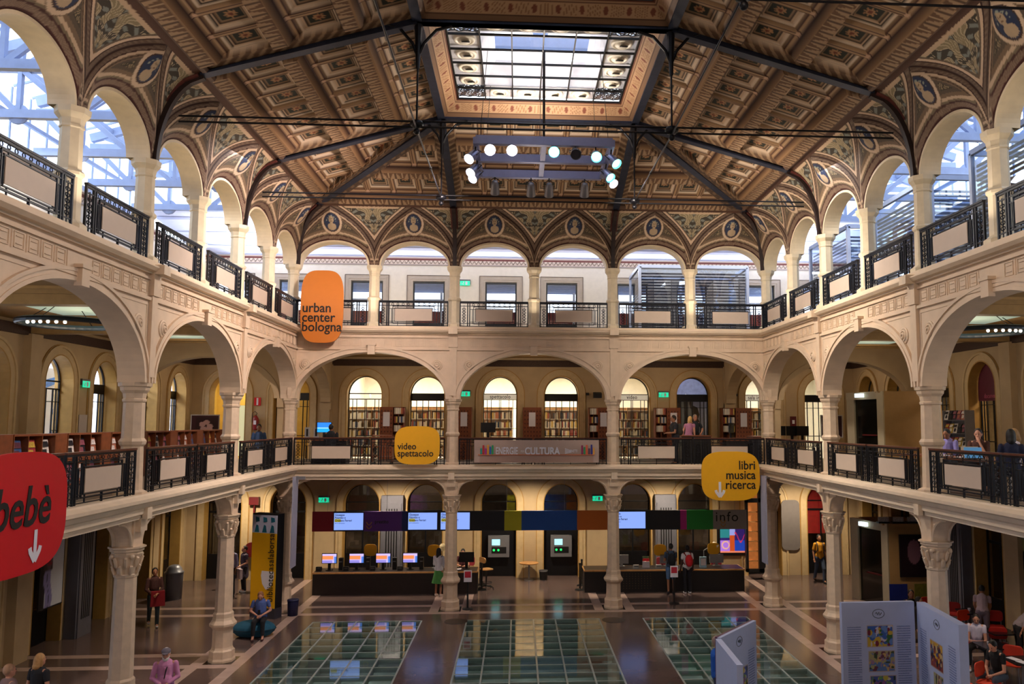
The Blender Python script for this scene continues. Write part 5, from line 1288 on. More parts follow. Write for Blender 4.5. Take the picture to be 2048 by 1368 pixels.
t = lk('yellow_board', MB().box(-.2, .2, -.02, .02, .35, .85).box(-.02, .02, 0, .03, 0, .4).mesh('yellow_board', mat('board_olive', '#5f5a1c', .5, var=.3)), None, (12.75, -.95, 0)); tag(t, 'small olive yellow notice board beside the dark blue board', 'board')
# ---- glass booths with blinds on the upper floor
BF = mat('booth_frame_white', '#b9c4dc', .4, .1, var=.04); SLAT = mat('booth_slat', '#4a4652', .5, var=.15)
def booth(loc, label, w, d, h, rot=0.):
    t = thing('glass_booth', label, 'booth', loc, rot); m = MB()
    for x in (-w/2, 0, w/2):
        for y in (-d/2, d/2): m.box(x-.05, x+.05, y-.05, y+.05, 0, h)
    for z in (.05, h): 
        m.box(-w/2, w/2, -d/2-.05, -d/2+.05, z-.05, z+.07); m.box(-w/2, w/2, d/2-.05, d/2+.05, z-.05, z+.07); m.box(-w/2-.05, -w/2+.05, -d/2, d/2, z-.05, z+.07); m.box(w/2-.05, w/2+.05, -d/2, d/2, z-.05, z+.07)
    lk('frame', m.mesh('frame', BF), t)
    m = MB(); n = int((h-.5)/.11)
    for i in range(n):
        z = .35+i*.11; m.box(-w/2+.06, w/2-.06, -d/2+.07, -d/2+.10, z, z+.055); m.box(-w/2+.07, -w/2+.10, -d/2+.06, d/2-.06, z, z+.055)
    tag(lk('blind', m.mesh('blind', SLAT), t))
    lk('glass_pane', MB().box(-w/2, w/2, -d/2-.01, -d/2+.0, .1, h).box(-w/2-.01, -w/2, -d/2, d/2, .1, h).mesh('glass_pane', GLASSV), t)
    return t
booth((5.9, 2.8, 9.22), 'white framed glass booth with dark blinds in the far upper gallery', 4.0, 2.4, 2.6)
for i, y in enumerate((-1.6, -6.6, -11.6)): booth((11.2, y, 9.22), 'white framed booth with dark blinds on the right upper gallery, %s from the far end' % ordn(i), 3.0, 3.2, 3.0)
# ---- light rig
t = thing('light_rig', 'suspended pale blue aluminium frame carrying theatre spotlights under the roof', 'lighting rig', (0, -8.1, 12.6))
RGM = mat('rig_aluminium', '#8f98c4', .35, .4, var=.05)
m = MB()
XL, XR, YN, YF = -1.55, 1.62, -1.0, 1.5
for y in (YN, .25, YF): m.box(XL, XR, y-.07, y+.07, -.1, .1)
for x in (XL, .03, XR): m.box(x-.06, x+.06, YN, YF, -.08, .08)
lk('frame', m.mesh('frame', RGM), t)
for x in (XL+.1, 0, XR-.1):
    for y in (YN, YF): m = MB(); m.tube([(x, y, .1), (x*.9, y*.8, 2.25)], .007, 5); lk('cable', m.mesh('cable', BLACK), t)
def spot(loc, aim, label, col=None, e=0.):
    d = (Vector(aim)-Vector(loc)).normalized(); q = d.to_track_quat('-Z', 'Y').to_euler()
    t = thing('theatre_spotlight', label, 'spotlight', loc, tuple(q))
    m = MB(); m.lathe([(.07, .20), (.10, .12), (.11, -.02), (.125, -.16)], 16, capb=True, capt=False); lk('housing', m.mesh('housing', RGM if e else GREY, True), t)
    m = MB(); m.lathe([(.112, -.10), (.112, -.11)], 16); lk('lens', m.mesh('lens', mat('lens_'+label[:6]+str(e), col or '#404048', .2, var=0, emit=e)), t)
    m = MB(); m.tube([(-.13, 0, 0), (-.13, 0, .2), (0, 0, .3), (.13, 0, .2), (.13, 0, 0)], .012, 6); lk('yoke', m.mesh('yoke', BLACK), t)
    tx_ = min(max(loc[0], XL), XR); ty_ = min(max(loc[1], -8.1+YN), -8.1+YF); cand = [(XL, ty_), (XR, ty_), (tx_, -8.1+YN), (tx_, -8.1+YF)]
    cx_, cy_ = min(cand, key=lambda p: math.hypot(p[0]-loc[0], p[1]-loc[1])); v = q.to_matrix().inverted() @ (Vector((cx_, cy_, 12.58))-Vector(loc))
    m = MB(); m.tube([(0, 0, .12), tuple(v)], .018, 6); lk('clamp', m.mesh('clamp', BLACK), t)
    return t
WL = '#fff2e0'; GL = '#6fffd8'; CAMP = (-.5, -27, 6)
P0 = (0, -8.1, 12.6)
sp = [((980, 300), 'bright white spotlight, larger left one aimed at the camera', WL, 60), ((1024, 301), 'bright white spotlight, second from left aimed at the camera', WL, 38), ((1108, 304), 'green-tinted lit spotlight in the middle of the rig front', GL, 14), ((1151, 306), 'unlit dark spotlight between the two green ones', None, 0), ((1192, 311), 'green-tinted lit spotlight at the right of the rig front', GL, 8)]
for (a, b), l, c, e in sp:
    p = PY(a, b, -9.15); aim = CAMP if e > 10 else (p.x, -22, 4); spot((p.x, -9.15, p.z), aim, l, c, e)
for (a, b, y), l, c, e in (((940, 312, -8.9), 'white lit spotlight on the left side of the rig, uppermost', WL, 12), ((943, 340, -7.9), 'white lit spotlight on the left side of the rig, middle', WL, 10), ((947, 352, -7.2), 'white lit spotlight on the left side of the rig, lowest lit', WL, 10),
                           ((1231, 322, -8.9), 'green lit spotlight on the right side of the rig, uppermost', GL, 9), ((1219, 350, -7.9), 'green lit spotlight on the right side of the rig, lower', GL, 9), ((1225, 362, -7.2), 'white lit spotlight on the right side of the rig', WL, 10)):
    p = PY(a, b, y); sgn = -1 if a < 1080 else 1; spot((p.x-sgn*.05, y, p.z), (p.x+sgn*6, y-8, 3), l, c, e)
for (a, b), l in (((990, 376), 'unlit grey spotlight at the back of the rig, leftmost'), ((1062, 380), 'unlit grey spotlight at the back of the rig, second'), ((1098, 381), 'unlit grey spotlight at the back of the rig, third'), ((1169, 381), 'unlit grey spotlight at the back of the rig, rightmost')):
    p = PY(a, b, -6.6); spot((p.x, -6.6, p.z), (p.x, 2, 3), l)
# ---- tie rods and hubs
TR = mat('tie_rod_black', '#14141a', .4, .5)
def tie(y, z, label, zc=12.3):
    t = thing('tie_rod', label, 'tie rod', (0, y, 0)); m = MB()
    for dz in (-.06, .06):
        m.tube([(-7.5, 0, z+dz), (7.5, 0, z+dz)], .022, 6)
    lk('tie_bar', m.mesh('tie_bar', TR), t)
    for sx in (-1, 1):
        m = MB(); m.tube([(sx*2.68, 0, z), (sx*2.68, 0, 13.7)], .022, 6)
        m.tube([(sx*2.68, 0, 13.5), (sx*2.68, 0, 14.45)], [.04, .09], 8)
        for q in (-1, 1): m.tube([(sx*2.68, 0, 13.75), (sx*2.68+q*.12, 0, 14.05), (sx*2.68+q*.38, 0, 14.35), (sx*2.68+q*.7, 0, 14.45)], .035, 6)
        lk('strut', m.mesh('strut', TR), t)
    for sx in (-1, 1):
        m = MB(); m.lathe([(.04, -.09), (.12, -.06), (.15, 0), (.12, .06), (.04, .09)], 16, c=(sx*2.68, 0, z)); m.ball((sx*2.68, 0, z-.16), .07, 10, 6); lk('hub', m.mesh('hub', TR, True), t)
tie(-5.4, 12.28, 'thin black double tie rod across the hall at the farther truss'); tie(-10.8, 12.3, 'thin black double tie rod across the hall at the nearer truss'); tie(-16.2, 12.3, 'thin black double tie rod overhead, nearest the camera')
for sx, w in ((-1, 'left'), (1, 'right')):
    t = thing('diagonal_rod', 'slanting steel rod running lengthwise between the truss hubs on the %s' % w, 'tie rod', (sx*2.68, -10.8, 12.3)); m = MB(); m.tube([(0, -5.4, 0), (0, 0, -.1), (0, 5.4, -.02)], .018, 6)
    lk('rod', m.mesh('rod', TR), t); m = MB(); m.lathe([(.03, -.03), (.03, .03)], 8, c=(0, 2.7, -.06)); lk('turnbuckle', m.mesh('turnbuckle', TR), t)
m = MB(); m.tube([(0, 0, 0), (0, 0, 2.1)], .03, 6); t = lk('suspension_rod', m.mesh('suspension_rod', BLACK), None, (.03, -8.9, 12.75)); tag(t, 'single thick black suspension rod rising from the rig to the skylight', 'rod')
# ---------------------------------------------------------------- people
def V3(*a): return Vector(a)
def remesh(prims, m, name, parent, vox):
    b = MB()
    for p in prims:
        if p[0] == 'c':
            _, a, q, r1, r2 = p; a = Vector(a); q = Vector(q); b.tube([a, a.lerp(q, .5), q], [r1, (r1+r2)/2, r2], 10); b.ball(a, r1, 10, 7); b.ball(q, r2, 10, 7)
        elif p[0] == 'e': b.ball(p[1], p[2], 14, 10, p[3] if len(p) > 3 else None)
    me = b.mesh('tmp', m); o = bpy.data.objects.new('tmp', me); COL.objects.link(o)
    r = o.modifiers.new('r', 'REMESH'); r.mode = 'VOXEL'; r.voxel_size = vox; r.use_smooth_shade = True
    s = o.modifiers.new('s', 'SMOOTH'); s.factor = .5; s.iterations = 3
    dg = bpy.context.evaluated_depsgraph_get(); ev = o.evaluated_get(dg); m2 = bpy.data.meshes.new_from_object(ev); m2.name = name
    bpy.data.objects.remove(o); bpy.data.meshes.remove(me)
    m2.materials.clear(); m2.materials.append(m); m2.polygons.foreach_set('use_smooth', [True]*len(m2.polygons))
    return lk(name, m2, parent)
SKIN = {'l': mat('skin_light', '#c48d74', .55, var=.04), 'm': mat('skin_mid', '#9c6a4e', .55, var=.04), 'd': mat('skin_dark', '#4a2d22', .5, var=.04)}
EYE = mat('eye_dark', '#1a1210', .3, var=0); LIP = mat('lip', '#8a4a44', .5, var=0)
def cloth(h): return mat('cloth_'+h[1:], h, .85, var=.08, scale=12)
def hairm(h): return mat('hair_'+h[1:], h, .6, var=.2, scale=20)
def person(label, loc, rot, pose='stand', skin='l', top='#555', bottom='#222', hair='#1a1210', shoes='#151515', sleeve=.5, legs=1., skirt=None, hairlen=0, lean=0., turn=0., headdown=0.,
           elL=None, haL=None, elR=None, haR=None, vox=.012, s=1., stride=0., bald=False, cap=None, beard=None, coatlong=0., extra=None, seat=.47, kneeapart=.10, belly=0., wide=1., look=0.):
    t = thing('person', label, 'person', loc, rot, None); t.scale = (s, s, s)
    sit = pose == 'sit'
    pz = seat+.09 if sit else .93
    pel = V3(0, 0, pz); R = Matrix.Rotation(-lean, 3, 'X') @ Matrix.Identity(3); R = Matrix.Rotation(lean, 3, 'X')
    up = lambda x, y, z: pel+R @ V3(x, y, z)          # torso frame, facing -y ; lean>0 bends forward
    W_ = wide
    chest = up(0, 0, .36); neck = up(0, .01, .52); hc = neck+Matrix.Rotation(lean*.6+headdown, 3, 'X') @ V3(0, -.02, .155)
    HR = Matrix.Rotation(look, 3, 'Z') @ Matrix.Rotation(lean*.6+headdown, 3, 'X')
    H = lambda x, y, z: hc+HR @ V3(x, y, z)
    shL, shR = up(.17*W_, 0, .46), up(-.17*W_, 0, .46)
    if elL is None: elL = (.23, .02, .19)
    if haL is None: haL = (.24, -.06, -.05)
    if elR is None: elR = (-.23, .02, .19)
    if haR is None: haR = (-.24, -.06, -.05)
    eL, hL, eR, hR = [up(*q) for q in (elL, haL, elR, haR)]
    hipL, hipR = pel+V3(.09, 0, -.03), pel+V3(-.09, 0, -.03)
    if sit:
        kL, kR = V3(.09+kneeapart, -.43, seat+.06), V3(-.09-kneeapart, -.43, seat+.06)
        aL, aR = V3(.10+kneeapart, -.46, .09), V3(-.10-kneeapart, -.46, .09)
    else:
        kL, kR = V3(.095, -.02-stride*.35, .50), V3(-.095, -.02+stride*.25, .50)
        aL, aR = V3(.095, .02-stride*.5, .09), V3(-.095, .02+stride*.6, .09+abs(stride)*.12)
    S = [('e', H(0, 0, 0), (.076, .095, .115), HR), ('e', H(0, -.035, -.065), (.055, .06, .05), HR), ('c', H(0, -.088, .0), H(0, -.108, -.028), .010, .015), ('e', H(.077, .01, -.01), (.012, .02, .032), HR), ('e', H(-.077, .01, -.01), (.012, .02, .032), HR),
         ('c', neck-V3(0, 0, .02), hc-V3(0, 0, .06), .055, .052), ('c', up(0, 0, .44), up(0, 0, .1), .12, .12), ('c', shL, shR, .055, .055)]
    for sh, el, ha, sg in ((shL, eL, hL, 1), (shR, eR, hR, -1)):
        S += [('c', sh, el, .048, .038), ('c', el, ha, .037, .025)]
        d = (ha-el).normalized(); side = d.cross(V3(0, -1, 0) if abs(d.y) < .8 else V3(0, 0, 1)).normalized()*sg; nrm = d.cross(side).normalized()
        pm = ha+d*.045; S.append(('e', pm, (.022, .036, .045), Matrix((nrm, side, d)).transposed()))
        for i, (o, L) in enumerate(((-.028, .062), (-.010, .074), (.010, .070), (.027, .054))):
            b0 = pm+side*o+d*.032; b1 = b0+d*L*.55+nrm*.008; b2 = b1+d*L*.38+nrm*.022
            S += [('c', b0, b1, .0095, .009), ('c', b1, b2, .009, .008)]
        S.append(('c', ha+side*-.024+d*.02, ha+side*-.052+d*.052+nrm*.012, .012, .010))
    S += [('c', hipL, kL, .08, .055), ('c', kL, aL, .05, .035), ('c', hipR, kR, .08, .055), ('c', kR, aR, .05, .035), ('e', pel, (.14, .10, .10)),
          ('c', aL, aL+V3(0, -.13, -.055), .035, .03), ('c', aR, aR+V3(0, -.13, -.055), .035, .03)]
    remesh(S, SKIN[skin], 'body', t, vox*.8)
    # clothes follow the body
    T = [('c', up(0, 0, .42), up(0, -.01, .22), .145*W_, .145*W_), ('c', up(-.14*W_, 0, .445), up(.14*W_, 0, .445), .062, .062), ('c', up(-.045, 0, .05), up(.045, 0, .05), .125*W_, .125*W_), ('c', up(0, 0, .25), up(0, 0, .02), .14*W_, .135*W_), ('c', up(0, 0, .50), neck, .075, .06)]
    if belly: T.append(('e', up(0, -.08, .15), (.15, .12*belly+.06, .16)))
    for sh, el, ha in ((shL, eL, hL), (shR, eR, hR)):
        if sleeve <= 1: T.append(('c', sh, sh.lerp(el, max(.3, sleeve)), .060, .054))
        else: T += [('c', sh, el, .060, .050), ('c', el, el.lerp(ha, sleeve-1), .052, .040)]
    if coatlong: T.append(('c', pel, pel-V3(0, 0, coatlong), .16, .18))
    remesh(T, cloth(top), 'shirt', t, vox)
    if skirt:
        kk = V3(0, -.02, skirt)
        b = MB(); n = 36; rings = []
        for j in range(7):
            f = j/6; z = (pz+.06)*(1-f)+skirt*f
            rings.append([(math.cos(a)*(.135+.12*f)*(1+.05*f*math.sin(a*12)), math.sin(a)*(.115+.10*f)*(1+.05*f*math.sin(a*12)), z) for a in [2*PI*i/n for i in range(n)]])
        for r0, r1 in zip(rings, rings[1:]): b.strip(r0+[r0[0]], r1+[r1[0]])
        lk('skirt', b.mesh('skirt', cloth(bottom), True), t)
    else:
        L = [('e', pel+V3(0, 0, 0), (.155*W_, .12, .12)), ('c', hipL, hipL.lerp(kL, min(1, legs*2)), .095, .07), ('c', hipR, hipR.lerp(kR, min(1, legs*2)), .095, .07)]
        if legs > .5: L += [('c', kL, kL.lerp(aL, (legs-.5)*2), .066, .055), ('c', kR, kR.lerp(aR, (legs-.5)*2), .066, .055)]
        remesh(L, cloth(bottom), 'trousers' if legs > .6 else 'shorts', t, vox)
    for a in (aL, aR):
        F_ = [('e', a+V3(0, -.06, -.055), (.045, .12, .04)), ('e', a+V3(0, .0, -.03), (.045, .05, .055))]
        remesh(F_, cloth(shoes), 'shoe', t, vox)
    if not bald:
        Hh = [('e', H(0, .022, .025), (.086, .098, .108), HR)]
        if hairlen: Hh += [('c', H(0, .06, 0), H(0, .085, -.10-hairlen*.5), .075, .06), ('c', H(0, .085, -.10), H(.0, .09, -.10-hairlen), .07, .035), ('c', H(.065, .03, .02), H(.07, .03, -.10-hairlen*.3), .025, .02), ('c', H(-.065, .03, .02), H(-.07, .03, -.10-hairlen*.3), .025, .02)]
        remesh(Hh, hairm(hair), 'hair', t, vox)
    else: remesh([('e', H(0, .055, -.02), (.083, .055, .05), HR)], hairm(hair), 'hair', t, vox)
    if cap: remesh([('e', H(0, .0, .07), (.095, .105, .06), HR), ('e', H(0, -.10, .055), (.065, .06, .014), HR)], cloth(cap), 'cap', t, vox*.8)
    if beard: remesh([('e', H(0, -.055, -.085), (.058, .05, .055), HR), ('c', H(.06, -.02, -.03), H(.04, -.05, -.09), .02, .025), ('c', H(-.06, -.02, -.03), H(-.04, -.05, -.09), .02, .025)], hairm(beard), 'beard', t, vox*.8)
    for sx in (-1, 1):
        lk('eye', MB().ball(H(sx*.032, -.086, .012), .010, 8, 6).mesh('eye', EYE, True), t)
    b = MB(); b.tube([H(-.022, -.094, -.055), H(0, -.100, -.056), H(.022, -.094, -.055)], .006, 6); lk('mouth', b.mesh('mouth', LIP, True), t)
    if extra: extra(t, up, H, hL, hR)
    return t
def backpack(col, col2=None):
    def f(t, up, H, hL, hR):
        remesh([('e', up(0, .17, .27), (.15, .10, .22)), ('e', up(0, .21, .18), (.12, .09, .12))], cloth(col), 'backpack', t, .013)
        b = MB()
        for sx in (-1, 1): b.tube([up(sx*.10, .12, .44), up(sx*.11, .0, .535), up(sx*.12, -.13, .42), up(sx*.13, -.12, .25), up(sx*.13, .08, .12)], .018, 6)
        lk('strap', b.mesh('strap', cloth(col2 or col)), t)
    return f
def bag(col, sz=.16, side=1, dz=0.):
    def f(t, up, H, hL, hR):
        h = hL if side > 0 else hR
        b = MB(); n0 = 0; b.prism([(-sz, -sz*2.2), (sz, -sz*2.2), (sz*.9, 0), (-sz*.9, 0)], 'y', -.05, .05); b.xf(Matrix.Translation(h-V3(0, 0, .10+dz)))
        lk('bag', b.mesh('bag', cloth(col)), t)
        b = MB(); b.tube([h+V3(-sz*.6, 0, -.12), h+V3(-sz*.4, 0, .02), h+V3(sz*.4, 0, .02), h+V3(sz*.6, 0, -.12)], .01, 6); lk('bag_handle', b.mesh('bag_handle', cloth(col)), t)
    return f
FWD = dict(elL=(.21, -.08, .20), haL=(.08, -.30, .20), elR=(-.21, -.08, .20), haR=(-.08, -.30, .20))
p = PZ(880, 1188); person('person with long dark hair in white blouse and green pleated skirt at the left counter', (-3.28, 1.98, 0), PI*.86, top='#d8d6de', bottom='#3f7a3a', hair='#15100e', skirt=.48, hairlen=.22, sleeve=1.3, skin='m', s=.97, shoes='#b9a9a0', haL=(.1, -.30, .12), elL=(.22, -.05, .20))
person('person with black backpack and blue shorts at the right counter', (5.02, 1.98, 0), PI, top='#31435c', bottom='#4f7099', legs=.45, hair='#100c0b', skin='m', shoes='#20202a', extra=backpack('#121318'), s=1.03, vox=.012, **FWD)
person('person in white shirt with red backpack and dark trousers at the right counter', (5.62, 1.98, 0), PI*1.06, top='#c9c6cc', bottom='#14141e', hair='#0e0b0a', skin='d', shoes='#c9c9d2', extra=backpack('#c01824', '#8c1018'), s=.99)
person('receptionist with short dark hair seated behind the left counter', (PY(926, 1130, 3.8).x, 3.75, 0), 0, 'sit', top='#5a2a30', bottom='#1b1b20', hair='#1a1311', skin='l', seat=.50, vox=.014, headdown=.3, **FWD)
person('person in yellow shirt and jeans with backpack walking out of the far right doorway', (PZ(1640, 1165).x, 3.7, 0), .1, top='#c98a12', bottom='#39465c', hair='#120e0c', skin='m', stride=.35, shoes='#1a1a1a', extra=backpack('#22242c'), sleeve=.7, s=1.05)
p = PZ(305, 1253); person('person walking in the left aisle carrying a red bag', (p.x, p.y, 0), .5, top='#4a2a26', bottom='#3d4a4c', hair='#120d0c', skin='m', stride=.35, shoes='#c9c2c2', sleeve=1.6, haL=(.08, -.28, .10), elL=(.22, -.05, .18), haR=(-.05, -.28, .05), elR=(-.22, -.05, .18), extra=bag('#8c1420', .2, 1, -.15))
p = PZ(468, 1192); person('person in lilac shirt behind the second left column, partly hidden', (p.x-.15, p.y+.1, 0), -.5, top='#a9a6cf', bottom='#1c1c28', hair='#14100e', skin='m', sleeve=1.5, s=1.02)
p = PZ(478, 1184); person('person in grey top holding a white and red paper bag beside the second left column', (p.x+.15, p.y, 0), -.9, top='#5a5264', bottom='#18161c', hair='#2a1a14', skin='l', coatlong=.3, shoes='#c9c9cc', extra=bag('#d9c9cf', .17, 1, 0), s=.95, haL=(.16, -.22, .08))
# seated on pouffes
def pouf(loc, label, col, r=(.48, .42, .25), rot=0.):
    t = thing('pouf', label, 'pouf', loc, rot); remesh([('e', (0, 0, r[2]-.02), r), ('e', (0, 0, .06), (r[0]*.8, r[1]*.8, .06))], cloth(col), 'cushion', t, .02)
    b = MB(); b.tube([(math.cos(a*PI/12)*(r[0]+.0), math.sin(a*PI/12)*(r[1]+.0), r[2]-.02) for a in range(24)], .012, 6, closed=True); lk('seam', b.mesh('seam', cloth('#0f2a38')), t); return t
pouf((-8.05, -3.05, 0), 'teal rounded seat under the person in the blue shirt', '#14506a', (.62, .40, .24)); person('person in blue shirt seated reading a phone beside the yellow totem', (-7.85, -3.1, 0), .15, 'sit', top='#4a5f9c', bottom='#14141a', hair='#8a5a38', skin='l', seat=.44, headdown=.45, lean=.15, legs=.9, kneeapart=.03, elL=(.27, -.04, .22), haL=(.06, -.26, .16), elR=(-.27, -.04, .22), haR=(-.06, -.26, .16), shoes='#3a1a1c', wide=1.12, hairlen=.02,
        extra=lambda t, up, H, hL, hR: lk('phone', MB().box(-.035, .035, -.35, -.34, .70, .82).mesh('phone', BLACK), t))
p = PZ(330, 1380, .45); pouf((p.x+.0, p.y+.1, 0), 'teal rounded seat under the person in the pink shirt', '#14506a', (.66, .46, .25)); person('white-bearded person in flat grey cap and pink shirt seated in the left foreground', (p.x, p.y, 0), .25, 'sit', top='#c985b0', bottom='#3f4a7c', hair='#c9c4c0', skin='l', seat=.45, cap='#6a6470', beard='#d9d4d0', sleeve=1.75, lean=.05, headdown=.15, vox=.010, elL=(.25, -.06, .20), haL=(.04, -.26, .10), elR=(-.25, -.06, .20), haR=(-.04, -.26, .10), wide=1.1, belly=.6,
        extra=lambda t, up, H, hL, hR: lk('camera_strap', MB().tube([up(.06, -.10, .50), up(.03, -.17, .38), up(0, -.19, .2)], .012, 6).mesh('camera_strap', BLACK), t))
p = PZ(80, 1318, 1.62); person('person with messy blond hair and black waistcoat seen from behind at the bottom left', (p.x, p.y, 0), PI*.9, top='#191a22', bottom='#20202a', hair='#b58a58', skin='l', vox=.010, s=1.0, hairlen=.01)
p = PZ(18, 1348, 1.55); person('person with light hair at the very bottom left corner', (p.x, p.y, 0), PI*.8, top='#7a6468', bottom='#2a2428', hair='#a8836a', skin='l', vox=.012)
p = PZ(1436, 1275, 1.70); person('person in bright blue top half hidden behind the open-book display', (p.x-.02, p.y, 0), PI/2, top='#1f5fc0', bottom='#26304a', hair='#9a8078', skin='l', sleeve=1.6, stride=.3)
# first floor people
Z4 = 4.66
p = PY(478, 850, 1.5); person('person in dark red jumper standing in the left gallery doorway', (-10.45, 1.2, Z4), PI*.75, top='#5c0f1c', bottom='#1c1c24', hair='#14100e', skin='l', sleeve=1.8, s=1.02, coatlong=.1)
p = PY(516, 868, .8); person('person in blue shirt sitting behind the left gallery railing near the corner', (p.x, .9, Z4), .2, 'sit', top='#3f5a86', bottom='#1b1b26', hair='#14100e', skin='m', sleeve=.6, seat=.5, headdown=.2, vox=.014)
person('person in black top sitting at the lit blue monitor on the first floor', (PY(663, 880, 1.0).x, .9, Z4), PI, 'sit', top='#121218', bottom='#15151c', hair='#0f0c0b', skin='m', sleeve=1.8, seat=.5, vox=.014, wide=1.15, **FWD)
p = PY(1350, 850, 1.0); person('person in dark clothes with backpack leaning over the first floor counter', (p.x, .9, Z4), -PI*.45, top='#26262e', bottom='#191a24', hair='#241a16', skin='m', lean=.12, extra=backpack('#3a3226'), **FWD)
p = PY(1381, 850, 2.6); person('blond person in pink top working behind the first floor counter', (p.x, 3.0, Z4), PI*.8, top='#b57a9c', bottom='#1b1b22', hair='#c9a468', skin='l', sleeve=.3, hairlen=.08, lean=.3)
p = PY(1396, 840, 2.9); person('grey-haired person in dark waistcoat standing behind the first floor counter', (p.x+.05, 3.6, Z4), .2, top='#1c2228', bottom='#1a1a20', hair='#8f8a84', skin='l', sleeve=.6, s=1.03, elL=(.28, -.05, .22), haL=(.12, -.25, .10))
person('person in lilac shirt reading at the right gallery table, next to the column', (9.85, -8.3, Z4), -.9, 'sit', top='#8f86c4', bottom='#1b1b26', hair='#14100e', skin='m', sleeve=1.4, seat=.47, headdown=.35, lean=.1, **FWD)
person('person with long brown hair resting chin on hand at the right gallery table', (9.85, -9.55, Z4), -.7, 'sit', top='#4a2a22', bottom='#1b1b26', hair='#24140f', skin='l', sleeve=.9, hairlen=.25, seat=.47, headdown=.2, elL=(.2, -.22, .12), haL=(.04, -.16, .48), elR=(-.2, -.2, .12), haR=(0, -.3, .14))
person('blond person in white top seated with back half turned at the right gallery table', (9.9, -10.75, Z4), -2.0, 'sit', top='#cfc6d4', bottom='#1b1b26', hair='#9a7a52', skin='l', sleeve=.9, seat=.47, hairlen=.03, vox=.014)
person('dark curly-haired person in navy top seated nearest the railing on the right gallery', (8.98, -12.1, Z4), 2.7, 'sit', top='#141c3c', bottom='#1b1b26', hair='#0c0a0a', skin='d', sleeve=1.5, seat=.47, hairlen=.05, vox=.014)
# ---------------------------------------------------------------- reading tables, chairs
def table(loc, w, d, h, label, topm, rot=0., legm=GREY):
    t = thing('table', label, 'table', loc, rot); m = MB(); m.box(-w/2, w/2, -d/2, d/2, h-.03, h); lk('table_top', m.mesh('table_top', topm), t)
    for sx in (-1, 1):
        for sy in (-1, 1): m = MB(); m.tube([(sx*(w/2-.06), sy*(d/2-.06), 0), (sx*(w/2-.06), sy*(d/2-.06), h-.03)], .02, 8); lk('leg', m.mesh('leg', legm), t)
    return t
ty = PX(1951, 900, 9.2).y
table((9.05, -9.75, Z4), .72, 3.5, .73, 'dark red-brown reading table along the right gallery railing', WOODR)
for q, X, w, l in (((1720//1, 0), 9.2, .3, ''),): pass
for px_, dx, l in ((1905, .0, 'white papers on the right gallery table in front of the lilac shirt'), (1960, .0, 'white papers on the right gallery table in front of the brown-haired person')):
    q = PX(px_, 905, 9.15); t = thing('papers', l, 'papers', (9.05, q.y+.3, Z4+.735)); m = MB(); m.box(-.15, .15, -.22, .22, 0, .008); lk('sheet', m.mesh('sheet', PW), t); lk('sheet', MB().box(-.12, .2, -.1, .3, .008, .014).mesh('sheet', PW), t)
def laptop(loc, rot, label, lid, scr):
    t = thing('laptop', label, 'laptop', loc, rot); lk('keyboard', MB().box(-.17, .17, -.12, .12, 0, .015).mesh('keyboard', BLACK), t)
    m = MB(); m.bar((0, .12, .01), (0, .19, .23), .34, .012, up=(0, 1, 0)); lk('lid', m.mesh('lid', lid), t); return t
q = PX(1985, 893, 9.3); laptop((9.12, -10.5, Z4+.735), -.3, 'open laptop with pale cover on the right gallery table', mat('lid_pale', '#c9b9a8', .4), None)
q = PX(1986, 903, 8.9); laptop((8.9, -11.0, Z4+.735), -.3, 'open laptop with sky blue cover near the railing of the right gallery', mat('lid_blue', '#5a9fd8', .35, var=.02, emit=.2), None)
# magazine rack right gallery
t = thing('magazine_rack', 'tall rack of colourful magazines against the right gallery wall', 'rack', (12.9, PX(1920, 850, 12.8).y, Z4), -PI/2)
m = MB(); m.box(-.62, -.59, -.3, .0, 0, 1.85); m.box(.59, .62, -.3, 0, 0, 1.85); m.box(-.6, .6, -.03, 0, 0, 1.8)
for j in range(4): m.bar((-.6, -.22, .35+j*.40), (.6, -.22, .35+j*.40), .16, .02)
lk('frame', m.mesh('frame', GREY), t)
CN = ['red', 'white', 'black', 'ochre', 'blue', 'plum', 'cream', 'dark purple', 'salmon', 'charcoal']
magc = ['#a83a40', '#d8d0cc', '#22242e', '#c0a040', '#3a5a8c', '#8c4a5a', '#e0d8d0', '#5a2a3a', '#b06a50', '#1c1c24']
k = 0; tx, ty2 = t.location.x, t.location.y
MAG = {}
def magazine(parent_loc, rot, col, label, group, w=.20, h=.28):
    key = (col, w, h)
    if key not in MAG:
        m = MB(); m.prism([(-.015, 0), (.0, 0), (.07, h), (.055, h)], 'x', -w/2, w/2); m2 = MB(); m2.bar((0, -.017+.02, h*.62), (0, -.017+.06, h*.9), w*.8, .004, up=(0, 1, 0)); m2.bar((0, -.018+.01, h*.15), (0, -.018+.035, h*.5), w*.5, .004, up=(0, 1, 0))
        MAG[key] = (m.mesh('cover', mat('mag_'+col[1:], col, .4, var=.3, scale=18)), m2.mesh('cover_print', mat('magp_'+magc[(magc.index(col)+3) % 10][1:], magc[(magc.index(col)+3) % 10], .4, var=.3, scale=30)))
    o = lk('magazine', MAG[key][0], None, parent_loc, rot); tag(o, label, 'magazine', group); lk('cover_print', MAG[key][1], o); return o
for j in range(4):
    for i in range(5):
        magazine((tx-.27, ty2-.46+i*.23, Z4+.37+j*.40), -PI/2, magc[(k*7+j) % 10], '%s magazine on the tall right gallery rack, %s tier from below, %s along' % (CN[(k*7+j) % 10], ordn(j), ordn(i)), 'magazines on the right gallery rack'); k += 1
